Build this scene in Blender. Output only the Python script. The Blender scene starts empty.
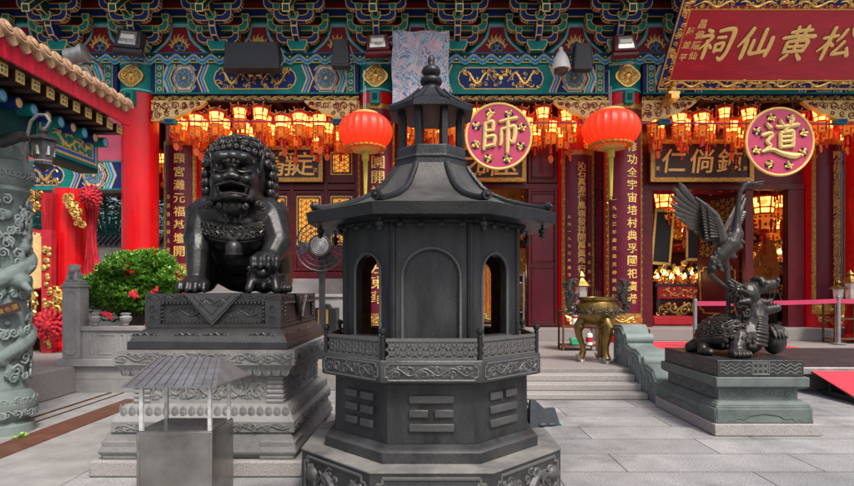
import bpy, bmesh, math, random
from mathutils import Matrix, Vector, noise as mnoise
PI = math.pi
D = bpy.data
SC = bpy.context.scene
COL = SC.collection
rnd = random.Random(7)

# ------------------------------------------------------------------ camera
EYE = 1.6; F = 570.0; CX = 430.0; HY = 291.0      # photo is 854 x 486
cam = D.cameras.new('camera'); camo = D.objects.new('camera', cam); COL.objects.link(camo)
camo.location = (0, 0, EYE); camo.rotation_euler = (PI/2, 0, 0)
cam.sensor_width = 36; cam.lens = F/854*36
cam.shift_x = (427-CX)/854; cam.shift_y = (HY-243)/854
cam.clip_start = .05; cam.clip_end = 400
SC.camera = camo
# ------------------------------------------------------------------ world and sun
SUN_EL, SUN_ROT = math.radians(56), math.radians(150)
w = D.worlds.new('World'); SC.world = w; w.use_nodes = True
nt = w.node_tree; bg = nt.nodes['Background']
sky = nt.nodes.new('ShaderNodeTexSky'); sky.sky_type = 'NISHITA'; sky.sun_disc = False
sky.sun_elevation = SUN_EL; sky.sun_rotation = SUN_ROT
sky.air_density = 1.0; sky.dust_density = 5.0; sky.ozone_density = 1.0
nt.links.new(sky.outputs[0], bg.inputs[0]); bg.inputs[1].default_value = .095
sl = D.lights.new('sun', 'SUN'); sl.energy = 1.5; sl.angle = math.radians(11); sl.color = (1, .97, .94)
so = D.objects.new('sun', sl); COL.objects.link(so)
dirv = Vector((math.sin(SUN_ROT)*math.cos(SUN_EL), math.cos(SUN_ROT)*math.cos(SUN_EL), math.sin(SUN_EL)))
so.rotation_euler = dirv.to_track_quat('Z', 'Y').to_euler(); so.location = dirv*30
vs_ = SC.view_settings
SC.display_settings.display_device = 'sRGB'
vs_.view_transform = 'Standard'; vs_.look = 'None'; vs_.gamma = 1; vs_.exposure = 1.08; vs_.use_curve_mapping = False
SC.render.engine = 'CYCLES'
SC.cycles.use_denoising = True
SC.cycles.max_bounces = 6; SC.cycles.diffuse_bounces = 3; SC.cycles.glossy_bounces = 3
SC.cycles.sample_clamp_indirect = 6

def P(u, v, d):
    """a point of the photo at distance d -> world"""
    return Vector(((u-CX)*d/F, d, EYE-(v-HY)*d/F))
def X(u, d): return (u-CX)*d/F
def Z(v, d): return EYE-(v-HY)*d/F

# ------------------------------------------------------------------ materials
MATS = {}
def mat(name, col, rough=.6, metal=0., var=.25, scale=6., bump=0., bscale=30., coat=0., col2=None, emit=None, estr=0., detail=6, spec=.5, stretch=None):
    m = D.materials.new(name); m.use_nodes = True
    n = m.node_tree.nodes; l = m.node_tree.links; b = n['Principled BSDF']
    tc = n.new('ShaderNodeTexCoord'); src = tc.outputs['Object']
    if stretch:
        mp = n.new('ShaderNodeMapping'); mp.inputs['Scale'].default_value = stretch; l.new(src, mp.inputs[0]); src = mp.outputs[0]
    nz = n.new('ShaderNodeTexNoise'); nz.inputs['Scale'].default_value = scale; nz.inputs['Detail'].default_value = detail
    nz.inputs['Roughness'].default_value = .65; l.new(src, nz.inputs['Vector'])
    rp = n.new('ShaderNodeValToRGB'); l.new(nz.outputs[0], rp.inputs[0])
    lo = [c*(1-var) for c in col]; hi = [min(1, c*(1+var)) for c in col]
    if col2: lo, hi = list(col), list(col2)
    rp.color_ramp.elements[0].position = .32; rp.color_ramp.elements[1].position = .68
    rp.color_ramp.elements[0].color = (*lo, 1); rp.color_ramp.elements[1].color = (*hi, 1)
    l.new(rp.outputs[0], b.inputs['Base Color'])
    b.inputs['Metallic'].default_value = metal
    b.inputs['Specular IOR Level'].default_value = spec
    rr = n.new('ShaderNodeMapRange'); l.new(nz.outputs[0], rr.inputs[0])
    rr.inputs[3].default_value = max(.03, rough-.1); rr.inputs[4].default_value = min(1, rough+.1)
    l.new(rr.outputs[0], b.inputs['Roughness'])
    if coat: b.inputs['Coat Weight'].default_value = coat; b.inputs['Coat Roughness'].default_value = .12
    if bump:
        n2 = n.new('ShaderNodeTexNoise'); n2.inputs['Scale'].default_value = bscale; n2.inputs['Detail'].default_value = 8
        l.new(src, n2.inputs['Vector'])
        bp = n.new('ShaderNodeBump'); bp.inputs['Strength'].default_value = bump; bp.inputs['Distance'].default_value = .02
        l.new(n2.outputs[0], bp.inputs['Height']); l.new(bp.outputs[0], b.inputs['Normal'])
    if emit:
        b.inputs['Emission Color'].default_value = (*emit, 1); b.inputs['Emission Strength'].default_value = estr
    MATS[name] = m
    return m
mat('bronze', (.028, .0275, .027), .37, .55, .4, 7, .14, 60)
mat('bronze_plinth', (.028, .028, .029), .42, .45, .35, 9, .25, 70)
mat('bronze_warm', (.040, .036, .032), .39, .55, .45, 8, .15, 60)  # slightly lighter, warmer bronze for turtle, crane and censer trim
mat('iron', (.009, .009, .0098), .44, .3, .35, 5, .22, 55, col2=(.024, .0245, .026))
mat('iron_worn', (.013, .0135, .0145), .48, .25, .5, 3, .26, 45, col2=(.056, .056, .057))
mat('iron_dusty', (.07, .07, .072), .75, .0, .3, 3, .2, 40, col2=(.21, .20, .175))
mat('rust', (.16, .055, .018), .85, .1, .5, 9, .3, 40, col2=(.035, .02, .014))
mat('stone_carved', (.065, .064, .061), .82, 0, .3, 3.5, .3, 50, col2=(.185, .182, .174))
mat('stone_grey', (.20, .195, .185), .8, 0, .3, 3, .22, 60, col2=(.31, .30, .285))
mat('stone_green', (.088, .118, .108), .7, 0, .3, 4, .25, 45, col2=(.175, .215, .20))
mat('stone_greendark', (.065, .085, .078), .6, 0, .25, 5, .25, 50, col2=(.125, .15, .14))
mat('granite', (.20, .185, .175), .75, 0, .45, 70, .25, 90, col2=(.40, .37, .345), detail=3)
mat('granite_red', (.17, .15, .14), .75, 0, .45, 60, .22, 80, col2=(.29, .26, .24), detail=3)
mat('steel', (.26, .24, .215), .24, .95, .25, 2.2, .05, 8, col2=(.52, .51, .49))
mat('steel_paint', (.58, .58, .55), .5, .3, .35, 14, .1, 30)
mat('red_lacquer', (.60, .004, .008), .3, 0, .12, 2, .03, 8, coat=.18, spec=.3)
mat('red_board', (.46, .006, .022), .34, 0, .22, 3, .03, 20, coat=.25, stretch=(.5, 3, 3))
mat('wood_red', (.095, .006, .010), .42, 0, .3, 6, .08, 30, coat=.1, spec=.3)
mat('wood_dark', (.035, .012, .010), .5, 0, .4, 6, .08, 30)
mat('maroon', (.11, .006, .018), .4, 0, .2, 4, .04, 30, coat=.15, spec=.3)
mat('crimson', (.46, .035, .10), .4, 0, .12, 4, .03, 20)
mat('panel_red', (.20, .006, .014), .5, 0, .2, 6, spec=.25)
mat('gold', (.74, .46, .13), .34, .85, .25, 14, .1, 40)
mat('gold_dark', (.42, .24, .06), .45, .75, .5, 18, .2, 50)
mat('brass', (.16, .10, .028), .36, .9, .5, 9, .12, 40, col2=(.34, .22, .07))
mat('gold_paint', (.78, .50, .14), .5, .15, .15, 14)
mat('cream', (.74, .53, .22), .6, 0, .15, 12, spec=.3)
mat('teal', (.004, .205, .185), .5, 0, .2, 5, spec=.22)
mat('teal_dark', (.002, .048, .046), .55, 0, .25, 5, spec=.2)
mat('aqua', (.16, .52, .47), .5, 0, .15, 5)
mat('navy', (.008, .028, .145), .5, 0, .25, 5, spec=.22)
mat('blue', (.022, .13, .50), .5, 0, .2, 5, spec=.22)
mat('sky_blue', (.20, .42, .62), .5, 0, .15, 5)
mat('white_line', (.74, .72, .64), .6, 0, .1, 5)
mat('pink_wall', (.62, .10, .17), .6, 0, .12, 3)
mat('black', (.012, .012, .013), .45, 0, .3, 6)
mat('black_plastic', (.022, .022, .026), .42, 0, .2, 8, .05, 200)
mat('grey_metal', (.30, .30, .29), .4, .6, .25, 6)
mat('white_plastic', (.70, .68, .63), .35, 0, .08, 5)
mat('glass_lamp', (.55, .53, .48), .12, .6, .3, 8)
mat('glass_dark', (.05, .05, .05), .08, 0, .2, 8)
mat('cloth_red', (.46, .010, .022), .75, 0, .25, 5, .2, 12)
mat('carpet', (.52, .035, .055), .9, 0, .12, 40, .15, 180)
mat('mat_dark', (.030, .022, .022), .6, 0, .35, 3, .1, 60)
mat('rust_plate', (.10, .035, .020), .55, .2, .4, 4, .15, 40, col2=(.17, .075, .045))
mat('plywood', (.34, .15, .05), .7, 0, .3, 5)
mat('tile_orange', (.30, .15, .08), .6, 0, .3, 9, .3, 40, col2=(.52, .34, .19))
mat('tile_grey', (.22, .21, .20), .8, 0, .3, 9, .2, 40)
mat('leaf', (.035, .13, .012), .45, 0, .5, 5, col2=(.12, .30, .03))
mat('leaf_new', (.17, .40, .045), .45, 0, .3, 9, col2=(.31, .55, .09))
mat('leaf_far', (.022, .06, .016), .6, 0, .5, 1.5, col2=(.085, .16, .04))
mat('bark', (.07, .05, .035), .85, 0, .3, 9, .3, 30)
mat('net_green', (.01, .24, .19), .6, 0, .2, 9)
mat('lantern_glass', (.9, .62, .22), .4, 0, .25, 12, emit=(1, .43, .075), estr=2.6)
mat('added_candle_glow', (1, .8, .4), .4, 0, .05, 12, emit=(1, .74, .32), estr=14.0)  # strong glow for the candle flames added on the altars
mat('amber', (.7, .30, .04), .5, 0, .5, 5, emit=(1, .36, .04), estr=.40)
mat('lantern_red', (.62, .02, .012), .45, 0, .2, 12)
mat('lamp_bronze', (.065, .06, .058), .42, .6, .4, 12, .2, 50)
mat('crown_orange', (.68, .21, .02), .5, .1, .6, 18, emit=(1, .21, .015), estr=.2)
mat('lantern_silk', (.74, .022, .008), .45, 0, .15, 6, coat=.08, emit=(1, .045, .004), estr=.30)
mat('orange_paint', (.70, .22, .025), .5, .1, .5, 18)
mat('pink_card', (.75, .13, .14), .6, 0, .2, 8)
mat('fascia_red', (.50, .006, .030), .34, 0, .3, 5, .05, 20, coat=.25, stretch=(1, 5, .5))
mat('iron_streak', (.010, .0105, .0115), .5, .25, .5, 1.8, .26, 45, col2=(.040, .041, .042), stretch=(4, 4, 1.1))
mat('iron_roof', (.016, .016, .017), .6, .15, .5, 2.6, .26, 45, col2=(.092, .087, .078))
mat('tassel_orange', (.68, .10, .015), .6, 0, .3, 20)
mat('roof_steel', (.25, .26, .27), .42, .7, .25, 5, .06, 8)
mat('sign_gold', (.92, .63, .20), .5, .1, .1, 14)
mat('tassel_yellow', (.50, .40, .05), .7, 0, .2, 20)
mat('white_red', (.78, .76, .72), .4, 0, .1, 5)
mat('tray_green', (.03, .42, .20), .35, 0, .1, 5)
mat('bag', (.025, .03, .038), .55, 0, .3, 8, .2, 25)
M = MATS
def lamp_variation():
    m = MATS['lantern_glass']; n = m.node_tree.nodes; l = m.node_tree.links; b = n['Principled BSDF']; tc = n.new('ShaderNodeTexCoord')
    v = n.new('ShaderNodeTexNoise'); v.inputs['Scale'].default_value = 7; l.new(tc.outputs['Object'], v.inputs['Vector'])
    r = n.new('ShaderNodeMapRange'); r.inputs[1].default_value = .35; r.inputs[2].default_value = .65; r.inputs[3].default_value = .6; r.inputs[4].default_value = 2.8; l.new(v.outputs[0], r.inputs[0]); l.new(r.outputs[0], b.inputs['Emission Strength'])
lamp_variation()
def ridge_wear_highlight(name, col, lo=.535, hi=.63, amount=.6):  # worn ridges plus relief highlights, both lightened in the base colour
    m = MATS[name]; n = m.node_tree.nodes; l = m.node_tree.links; b = n['Principled BSDF']
    g = n.new('ShaderNodeNewGeometry'); r = n.new('ShaderNodeMapRange'); r.inputs[1].default_value = lo; r.inputs[2].default_value = hi; r.inputs[3].default_value = 0; r.inputs[4].default_value = amount; l.new(g.outputs['Pointiness'], r.inputs[0])
    old = b.inputs['Base Color'].links[0].from_socket; x = n.new('ShaderNodeMix'); x.data_type = 'RGBA'; l.new(r.outputs[0], x.inputs[0]); l.new(old, x.inputs[6]); x.inputs[7].default_value = (*col, 1); l.new(x.outputs[2], b.inputs['Base Color'])
ridge_wear_highlight('iron_worn', (.16, .155, .145)); ridge_wear_highlight('stone_carved', (.32, .315, .30)); ridge_wear_highlight('bronze_plinth', (.10, .098, .095), amount=.5); ridge_wear_highlight('stone_green', (.30, .34, .32), amount=.5); ridge_wear_highlight('bronze', (.10, .09, .08), amount=.35); ridge_wear_highlight('bronze_warm', (.12, .10, .085), amount=.4)
def paving():
    m = mat('paving', (.20, .20, .20), .8, 0, .3, 1.3, .0, 60, col2=(.32, .315, .31))
    n = m.node_tree.nodes; l = m.node_tree.links; b = n['Principled BSDF']
    tc = n.new('ShaderNodeTexCoord')
    br = n.new('ShaderNodeTexBrick'); l.new(tc.outputs['Object'], br.inputs['Vector'])
    br.inputs['Scale'].default_value = 1; br.inputs['Brick Width'].default_value = 1.75; br.inputs['Row Height'].default_value = .56
    br.inputs['Mortar Size'].default_value = .008; br.inputs['Mortar Smooth'].default_value = .3
    br.inputs['Color1'].default_value = (.74, .75, .77, 1); br.inputs['Color2'].default_value = (1.16, 1.14, 1.11, 1); br.inputs['Mortar'].default_value = (.30, .27, .24, 1)
    br.offset = .37
    sp = n.new('ShaderNodeTexNoise'); sp.inputs['Scale'].default_value = 75; sp.inputs['Detail'].default_value = 2; l.new(tc.outputs['Object'], sp.inputs['Vector'])
    sr = n.new('ShaderNodeMapRange'); sr.inputs[1].default_value = .3; sr.inputs[2].default_value = .7; sr.inputs[3].default_value = .58; sr.inputs[4].default_value = 1.40; l.new(sp.outputs[0], sr.inputs[0])
    st = n.new('ShaderNodeTexNoise'); st.inputs['Scale'].default_value = .9; st.inputs['Detail'].default_value = 9; st.inputs['Roughness'].default_value = .7; l.new(tc.outputs['Object'], st.inputs['Vector'])
    sm = n.new('ShaderNodeMapRange'); sm.inputs[1].default_value = .34; sm.inputs[2].default_value = .50; sm.inputs[3].default_value = .60; sm.inputs[4].default_value = 1.04; l.new(st.outputs[0], sm.inputs[0])
    rp = [x for x in n if x.type == 'VALTORGB'][0]
    mx = n.new('ShaderNodeMix'); mx.data_type = 'RGBA'; mx.blend_type = 'MULTIPLY'; mx.inputs[0].default_value = 1
    l.new(rp.outputs[0], mx.inputs[6]); l.new(br.outputs['Color'], mx.inputs[7])
    mu = n.new('ShaderNodeMath'); mu.operation = 'MULTIPLY'; l.new(sr.outputs[0], mu.inputs[0]); l.new(sm.outputs[0], mu.inputs[1])
    m2 = n.new('ShaderNodeMix'); m2.data_type = 'RGBA'; m2.blend_type = 'MULTIPLY'; m2.inputs[0].default_value = 1
    l.new(mx.outputs[2], m2.inputs[6]); l.new(mu.outputs[0], m2.inputs[7]); l.new(m2.outputs[2], b.inputs['Base Color'])
    bp = n.new('ShaderNodeBump'); bp.inputs['Strength'].default_value = .5; bp.inputs['Distance'].default_value = .01
    ad = n.new('ShaderNodeMath'); ad.operation = 'MULTIPLY_ADD'; l.new(br.outputs['Fac'], ad.inputs[0]); ad.inputs[1].default_value = -1.2; l.new(sp.outputs[0], ad.inputs[2])
    l.new(ad.outputs[0], bp.inputs['Height']); l.new(bp.outputs[0], b.inputs['Normal'])
paving()
def brocade():
    """pale cloth woven with clouds, dragons and medallions"""
    m = D.materials.new('brocade'); m.use_nodes = True; n = m.node_tree.nodes; l = m.node_tree.links; b = n['Principled BSDF']
    tc = n.new('ShaderNodeTexCoord')
    nz = n.new('ShaderNodeTexNoise'); nz.inputs['Scale'].default_value = 3.0; nz.inputs['Detail'].default_value = 3; nz.inputs['Distortion'].default_value = 1.1; l.new(tc.outputs['Object'], nz.inputs['Vector'])
    r = n.new('ShaderNodeValToRGB'); l.new(nz.outputs[0], r.inputs[0]); e = r.color_ramp.elements
    e[0].position = .30; e[0].color = (.10, .14, .30, 1); e[1].position = .72; e[1].color = (.44, .46, .46, 1)
    dk, pl_, rs_, tq = (.075, .11, .26), (.42, .42, .43), (.50, .27, .29), (.12, .34, .38)
    for p, c in ((.37, pl_), (.40, dk), (.42, pl_), (.45, rs_), (.47, pl_), (.49, dk), (.51, dk), (.53, pl_), (.555, tq), (.575, pl_), (.60, dk), (.62, pl_), (.65, rs_), (.67, pl_)):
        k = e.new(p); k.color = (*c, 1)
    vo = n.new('ShaderNodeTexVoronoi'); vo.inputs['Scale'].default_value = 1.6; l.new(tc.outputs['Object'], vo.inputs['Vector'])
    vr = n.new('ShaderNodeValToRGB'); l.new(vo.outputs['Distance'], vr.inputs[0]); vr.color_ramp.elements[0].position = .22; vr.color_ramp.elements[0].color = (1, 1, 1, 1); vr.color_ramp.elements[1].position = .26; vr.color_ramp.elements[1].color = (0, 0, 0, 1)
    mx = n.new('ShaderNodeMix'); mx.data_type = 'RGBA'; mf = n.new('ShaderNodeMath'); mf.operation = 'MULTIPLY'; mf.inputs[1].default_value = .45
    l.new(vr.outputs[0], mf.inputs[0]); l.new(mf.outputs[0], mx.inputs[0]); l.new(r.outputs[0], mx.inputs[6])
    cc = n.new('ShaderNodeMix'); cc.data_type = 'RGBA'; l.new(vo.outputs['Color'], cc.inputs[0]); cc.inputs[6].default_value = (.62, .22, .28, 1); cc.inputs[7].default_value = (.20, .52, .52, 1)
    l.new(cc.outputs[2], mx.inputs[7]); l.new(mx.outputs[2], b.inputs['Base Color']); b.inputs['Roughness'].default_value = .55; MATS['brocade'] = m
brocade()

# ------------------------------------------------------------------ mesh builder
class MB:
    def __init__(s): s.v = []; s.f = []; s.m = []; s.T = None
    def add(s, vs, fs, m=0):
        o = len(s.v)
        s.v.extend([s.T @ Vector(p) for p in vs] if s.T is not None else [Vector(p) for p in vs])
        s.f.extend([tuple(i+o for i in f) for f in fs]); s.m.extend([m]*len(fs)); return s
    def box(s, x0, x1, y0, y1, z0, z1, m=0):
        return s.add([(x0,y0,z0),(x1,y0,z0),(x1,y1,z0),(x0,y1,z0),(x0,y0,z1),(x1,y0,z1),(x1,y1,z1),(x0,y1,z1)],
                     [(0,3,2,1),(4,5,6,7),(0,1,5,4),(1,2,6,5),(2,3,7,6),(3,0,4,7)], m)
    def frus(s, a, z0, b, z1, m=0):   # a, b = x0,x1,y0,y1
        return s.add([(a[0],a[2],z0),(a[1],a[2],z0),(a[1],a[3],z0),(a[0],a[3],z0),(b[0],b[2],z1),(b[1],b[2],z1),(b[1],b[3],z1),(b[0],b[3],z1)],
                     [(0,3,2,1),(4,5,6,7),(0,1,5,4),(1,2,6,5),(2,3,7,6),(3,0,4,7)], m)
    def prism(s, poly, y0, y1, m=0):  # poly in xz, counter-clockwise seen from -y
        n = len(poly); vs = [(x, y0, z) for x, z in poly]+[(x, y1, z) for x, z in poly]
        return s.add(vs, [tuple(range(n)), tuple(range(2*n-1, n-1, -1))]+[(i, i+n, (i+1) % n+n, (i+1) % n) for i in range(n)], m)
    def sweepx(s, poly, x0, x1, m=0):  # poly in yz
        n = len(poly); vs = [(x0, y, z) for y, z in poly]+[(x1, y, z) for y, z in poly]
        return s.add(vs, [tuple(range(n-1, -1, -1)), tuple(range(n, 2*n))]+[(i, (i+1) % n, (i+1) % n+n, i+n) for i in range(n)], m)
    def lathe(s, prof, c=(0, 0, 0), n=20, m=0, a0=0., caps=True):
        vs = []; fs = []; k = len(prof)
        for r, z in prof:
            for i in range(n):
                a = a0+2*PI*i/n; vs.append((c[0]+r*math.cos(a), c[1]+r*math.sin(a), c[2]+z))
        for j in range(k-1):
            for i in range(n):
                fs.append((j*n+i, j*n+(i+1) % n, (j+1)*n+(i+1) % n, (j+1)*n+i))
        if caps: fs += [tuple(range(n-1, -1, -1)), tuple(range((k-1)*n, k*n))]
        return s.add(vs, fs, m)
    def oct(s, prof, c, m=0, caps=True):   # prof: (apothem, z), one face towards -y
        return s.lathe([(a/math.cos(PI/8), z) for a, z in prof], c, 8, m, PI/8, caps)
    def disc(s, x, z, r, y0, y1, m=0, n=10):
        return s.prism([(x+r*math.cos(2*PI*i/n), z+r*math.sin(2*PI*i/n)) for i in range(n)], y0, y1, m)
    def tube(s, pts, r, n=6, m=0, flat=1.):
        pts = [Vector(p) for p in pts]; k = len(pts); rs = r if isinstance(r, (list, tuple)) else [r]*k
        vs = []; fs = []; up = None
        for i, p in enumerate(pts):
            t = (pts[min(i+1, k-1)]-pts[max(i-1, 0)]); t = t.normalized() if t.length > 1e-9 else Vector((0, 0, 1))
            if up is None: up = t.orthogonal().normalized()
            up = (up-t*up.dot(t)); up = up.normalized() if up.length > 1e-6 else t.orthogonal().normalized()
            sd = t.cross(up)
            for j in range(n):
                a = 2*PI*j/n; vs.append(p+(up*math.cos(a)+sd*math.sin(a))*rs[i])
        for i in range(k-1):
            for j in range(n):
                fs.append((i*n+j, i*n+(j+1) % n, (i+1)*n+(j+1) % n, (i+1)*n+j))
        fs += [tuple(range(n-1, -1, -1)), tuple(range((k-1)*n, k*n))]
        return s.add(vs, fs, m)
    def ell(s, c, r, rot=None, nu=12, nv=8, m=0):
        if not isinstance(r, (tuple, list)): r = (r, r, r)
        c = Vector(c); R = rot or Matrix.Identity(3); vs = [c+R @ Vector((0, 0, -r[2]))]; fs = []
        for j in range(1, nv):
            b = -PI/2+PI*j/nv
            for i in range(nu):
                a = 2*PI*i/nu; vs.append(c+R @ Vector((r[0]*math.cos(b)*math.cos(a), r[1]*math.cos(b)*math.sin(a), r[2]*math.sin(b))))
        vs.append(c+R @ Vector((0, 0, r[2]))); L = len(vs)-1
        for i in range(nu): fs += [(0, 1+(i+1) % nu, 1+i), (L, L-nu+i, L-nu+(i+1) % nu)]
        for j in range(nv-2):
            for i in range(nu):
                a = 1+j*nu; fs.append((a+i, a+(i+1) % nu, a+nu+(i+1) % nu, a+nu+i))
        return s.add(vs, fs, m)
    def cap(s, a, b, ra, rb, n=10, m=0):     # tapered capsule
        a, b = Vector(a), Vector(b)
        s.ell(a, ra, None, n, 7, m); s.ell(b, rb, None, n, 7, m); return s.tube([a, b], [ra, rb], n, m)
    def chain(s, pts, rs, n=10, m=0):
        for i in range(len(pts)-1): s.cap(pts[i], pts[i+1], rs[i], rs[i+1], n, m)
        return s
    def merge(s, o, m=0):
        return s.add(o.v, o.f, m) if False else s._merge(o, m)
    def _merge(s, o, m):
        off = len(s.v); s.v.extend([s.T @ p for p in o.v] if s.T is not None else o.v)
        s.f.extend([tuple(i+off for i in f) for f in o.f]); s.m.extend([m if m is not None else k for k in o.m]); return s
    def mesh(s, name, mats, inset=None, sharp=38, org=Vector((0, 0, 0)), bevel=None):
        me = D.meshes.new(name); me.from_pydata([tuple(p-org) for p in s.v], [], s.f)
        for k in mats: me.materials.append(M[k] if isinstance(k, str) else k)
        me.polygons.foreach_set('material_index', s.m)
        bm = bmesh.new(); bm.from_mesh(me)
        bmesh.ops.recalc_face_normals(bm, faces=bm.faces)
        if inset:
            th, bi, amin = inset
            big = [f for f in bm.faces if f.calc_area() > amin and f.material_index != bi]
            for f in big:
                res = bmesh.ops.inset_region(bm, faces=[f], thickness=th, use_even_offset=True)
                for g in res['faces']: g.material_index = bi
        bm.to_mesh(me); bm.free()
        me.polygons.foreach_set('use_smooth', [True]*len(me.polygons)); me.set_sharp_from_angle(angle=math.radians(sharp))
        return me
    def build(s, name, mats, parent=None, bevel=0., inset=None, sharp=38, label=None, cat=None, group=None, kind=None, org=None):
        if isinstance(mats, str): mats = [mats]
        if org is None: org = Vector(parent_origin(parent)) if parent else Vector((0, 0, 0))
        me = s.mesh(name, mats, inset, sharp, Vector(org))
        o = D.objects.new(name, me); COL.objects.link(o)
        if parent: o.parent = parent
        else: o.location = org
        if bevel:
            b = o.modifiers.new('bevel', 'BEVEL'); b.width = bevel; b.segments = 2; b.limit_method = 'ANGLE'; b.angle_limit = math.radians(40)
        tag(o, label, cat, group, kind); return o
def parent_origin(o):
    p = Vector((0, 0, 0))
    while o: p += o.location; o = o.parent
    return p
def tag(o, label=None, cat=None, group=None, kind=None):
    for k, v in (('label', label), ('category', cat), ('group', group), ('kind', kind)):
        if v: o[k] = v
    return o
def empty(name, loc, label, cat, group=None):
    o = D.objects.new(name, None); COL.objects.link(o); o.location = loc; o.empty_display_size = .2
    return tag(o, label, cat, group)
def copy_tree(o, parent=None):
    c = o.copy(); COL.objects.link(c)
    if parent: c.parent = parent
    for ch in list(o.children): copy_tree(ch, c)
    return c
def organic(mb, voxel=.015, smooth=4, wob=0.):
    """melt a pile of forms into one continuous skin"""
    me = D.meshes.new('tmp'); me.from_pydata([tuple(p) for p in mb.v], [], mb.f)
    bm = bmesh.new(); bm.from_mesh(me); bmesh.ops.recalc_face_normals(bm, faces=bm.faces); bm.to_mesh(me); bm.free()
    o = D.objects.new('tmp', me); COL.objects.link(o)
    r = o.modifiers.new('r', 'REMESH'); r.mode = 'VOXEL'; r.voxel_size = voxel; r.adaptivity = 0
    sm = o.modifiers.new('s', 'SMOOTH'); sm.iterations = smooth; sm.factor = .5
    bpy.context.view_layer.update(); dg = bpy.context.evaluated_depsgraph_get()
    m2 = D.meshes.new_from_object(o.evaluated_get(dg))
    out = MB(); out.v = [v.co.copy() for v in m2.vertices]; out.f = [tuple(p.vertices) for p in m2.polygons]; out.m = [0]*len(out.f)
    if wob:
        for i, v in enumerate(out.v):
            out.v[i] = v+mnoise.noise_vector(v*9)*wob
    D.objects.remove(o); D.meshes.remove(me); D.meshes.remove(m2); return out

# ------------------------------------------------------------------ ornament in a local frame: x right, z up, relief towards -y
def frame(o, ux=(1, 0, 0), un=(0, -1, 0)):
    """matrix: local x -> ux, local -y -> un, local z -> up"""
    ux = Vector(ux).normalized(); un = Vector(un).normalized(); uz = ux.cross(-un).normalized()
    return Matrix(((ux.x, -un.x, uz.x, o[0]), (ux.y, -un.y, uz.y, o[1]), (ux.z, -un.z, uz.z, o[2]), (0, 0, 0, 1)))
def curl(mb, cx, cz, R, turns, a0, sgn, r0, m=0, n=11, sides=5, y=0.):
    pts = []; rs = []
    for i in range(n):
        t = i/(n-1); a = a0+sgn*turns*2*PI*t; q = R*(1-.82*t)
        pts.append((cx+q*math.cos(a), y, cz+q*math.sin(a))); rs.append(r0*(1-.45*t) if i else r0*.4)
    mb.tube(pts, rs, sides, m)
def scrolls(mb, x0, x1, z0, z1, n, r0, m=0, seed=1, leaves=True, y=0.):
    """a running vine of curls between x0..x1, z0..z1"""
    q = random.Random(seed); W = x1-x0; H = z1-z0; zc = (z0+z1)/2; u = W/n
    N = n*6+1
    mb.tube([(x0+W*i/(N-1), y, zc+H*.24*math.sin(PI*n*i/(N-1))) for i in range(N)], r0*.9, 5, m)
    for i in range(n):
        s = 1 if i % 2 == 0 else -1; cx = x0+u*(i+.5)
        R = min(H*.34, u*.42)
        curl(mb, cx, zc-s*H*.10, R, 1.35, PI/2*s+q.uniform(-.4, .4), s, r0, m, y=y)
        curl(mb, cx+u*.42, zc+s*H*.30, R*.5, 1.1, -PI/2*s+q.uniform(-.5, .5), -s, r0*.75, m, 8, y=y)
        curl(mb, cx-u*.40, zc-s*H*.30, R*.45, 1.1, q.uniform(0, 6), s, r0*.75, m, 8, y=y)
        if leaves:
            for k in range(3):
                a = q.uniform(0, 2*PI); mb.ell((cx+q.uniform(-.45, .45)*u, y, zc+q.uniform(-.4, .4)*H), (r0*2.2, r0*.9, r0*1.1), Matrix.Rotation(a, 3, 'Y'), 6, 4, m)
def panel_frame(mb, x0, x1, z0, z1, r, c=.0, m=0, y=0., n=5):
    if c > 0: p = [(x0+c, z0), (x1-c, z0), (x1-c, z0+c), (x1, z0+c), (x1, z1-c), (x1-c, z1-c), (x1-c, z1), (x0+c, z1), (x0+c, z1-c), (x0, z1-c), (x0, z0+c), (x0+c, z0+c), (x0+c, z0)]
    else: p = [(x0, z0), (x1, z0), (x1, z1), (x0, z1), (x0, z0)]
    for a, b in zip(p, p[1:]): mb.tube([(a[0], y, a[1]), (b[0], y, b[1])], r, n, m)
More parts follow.
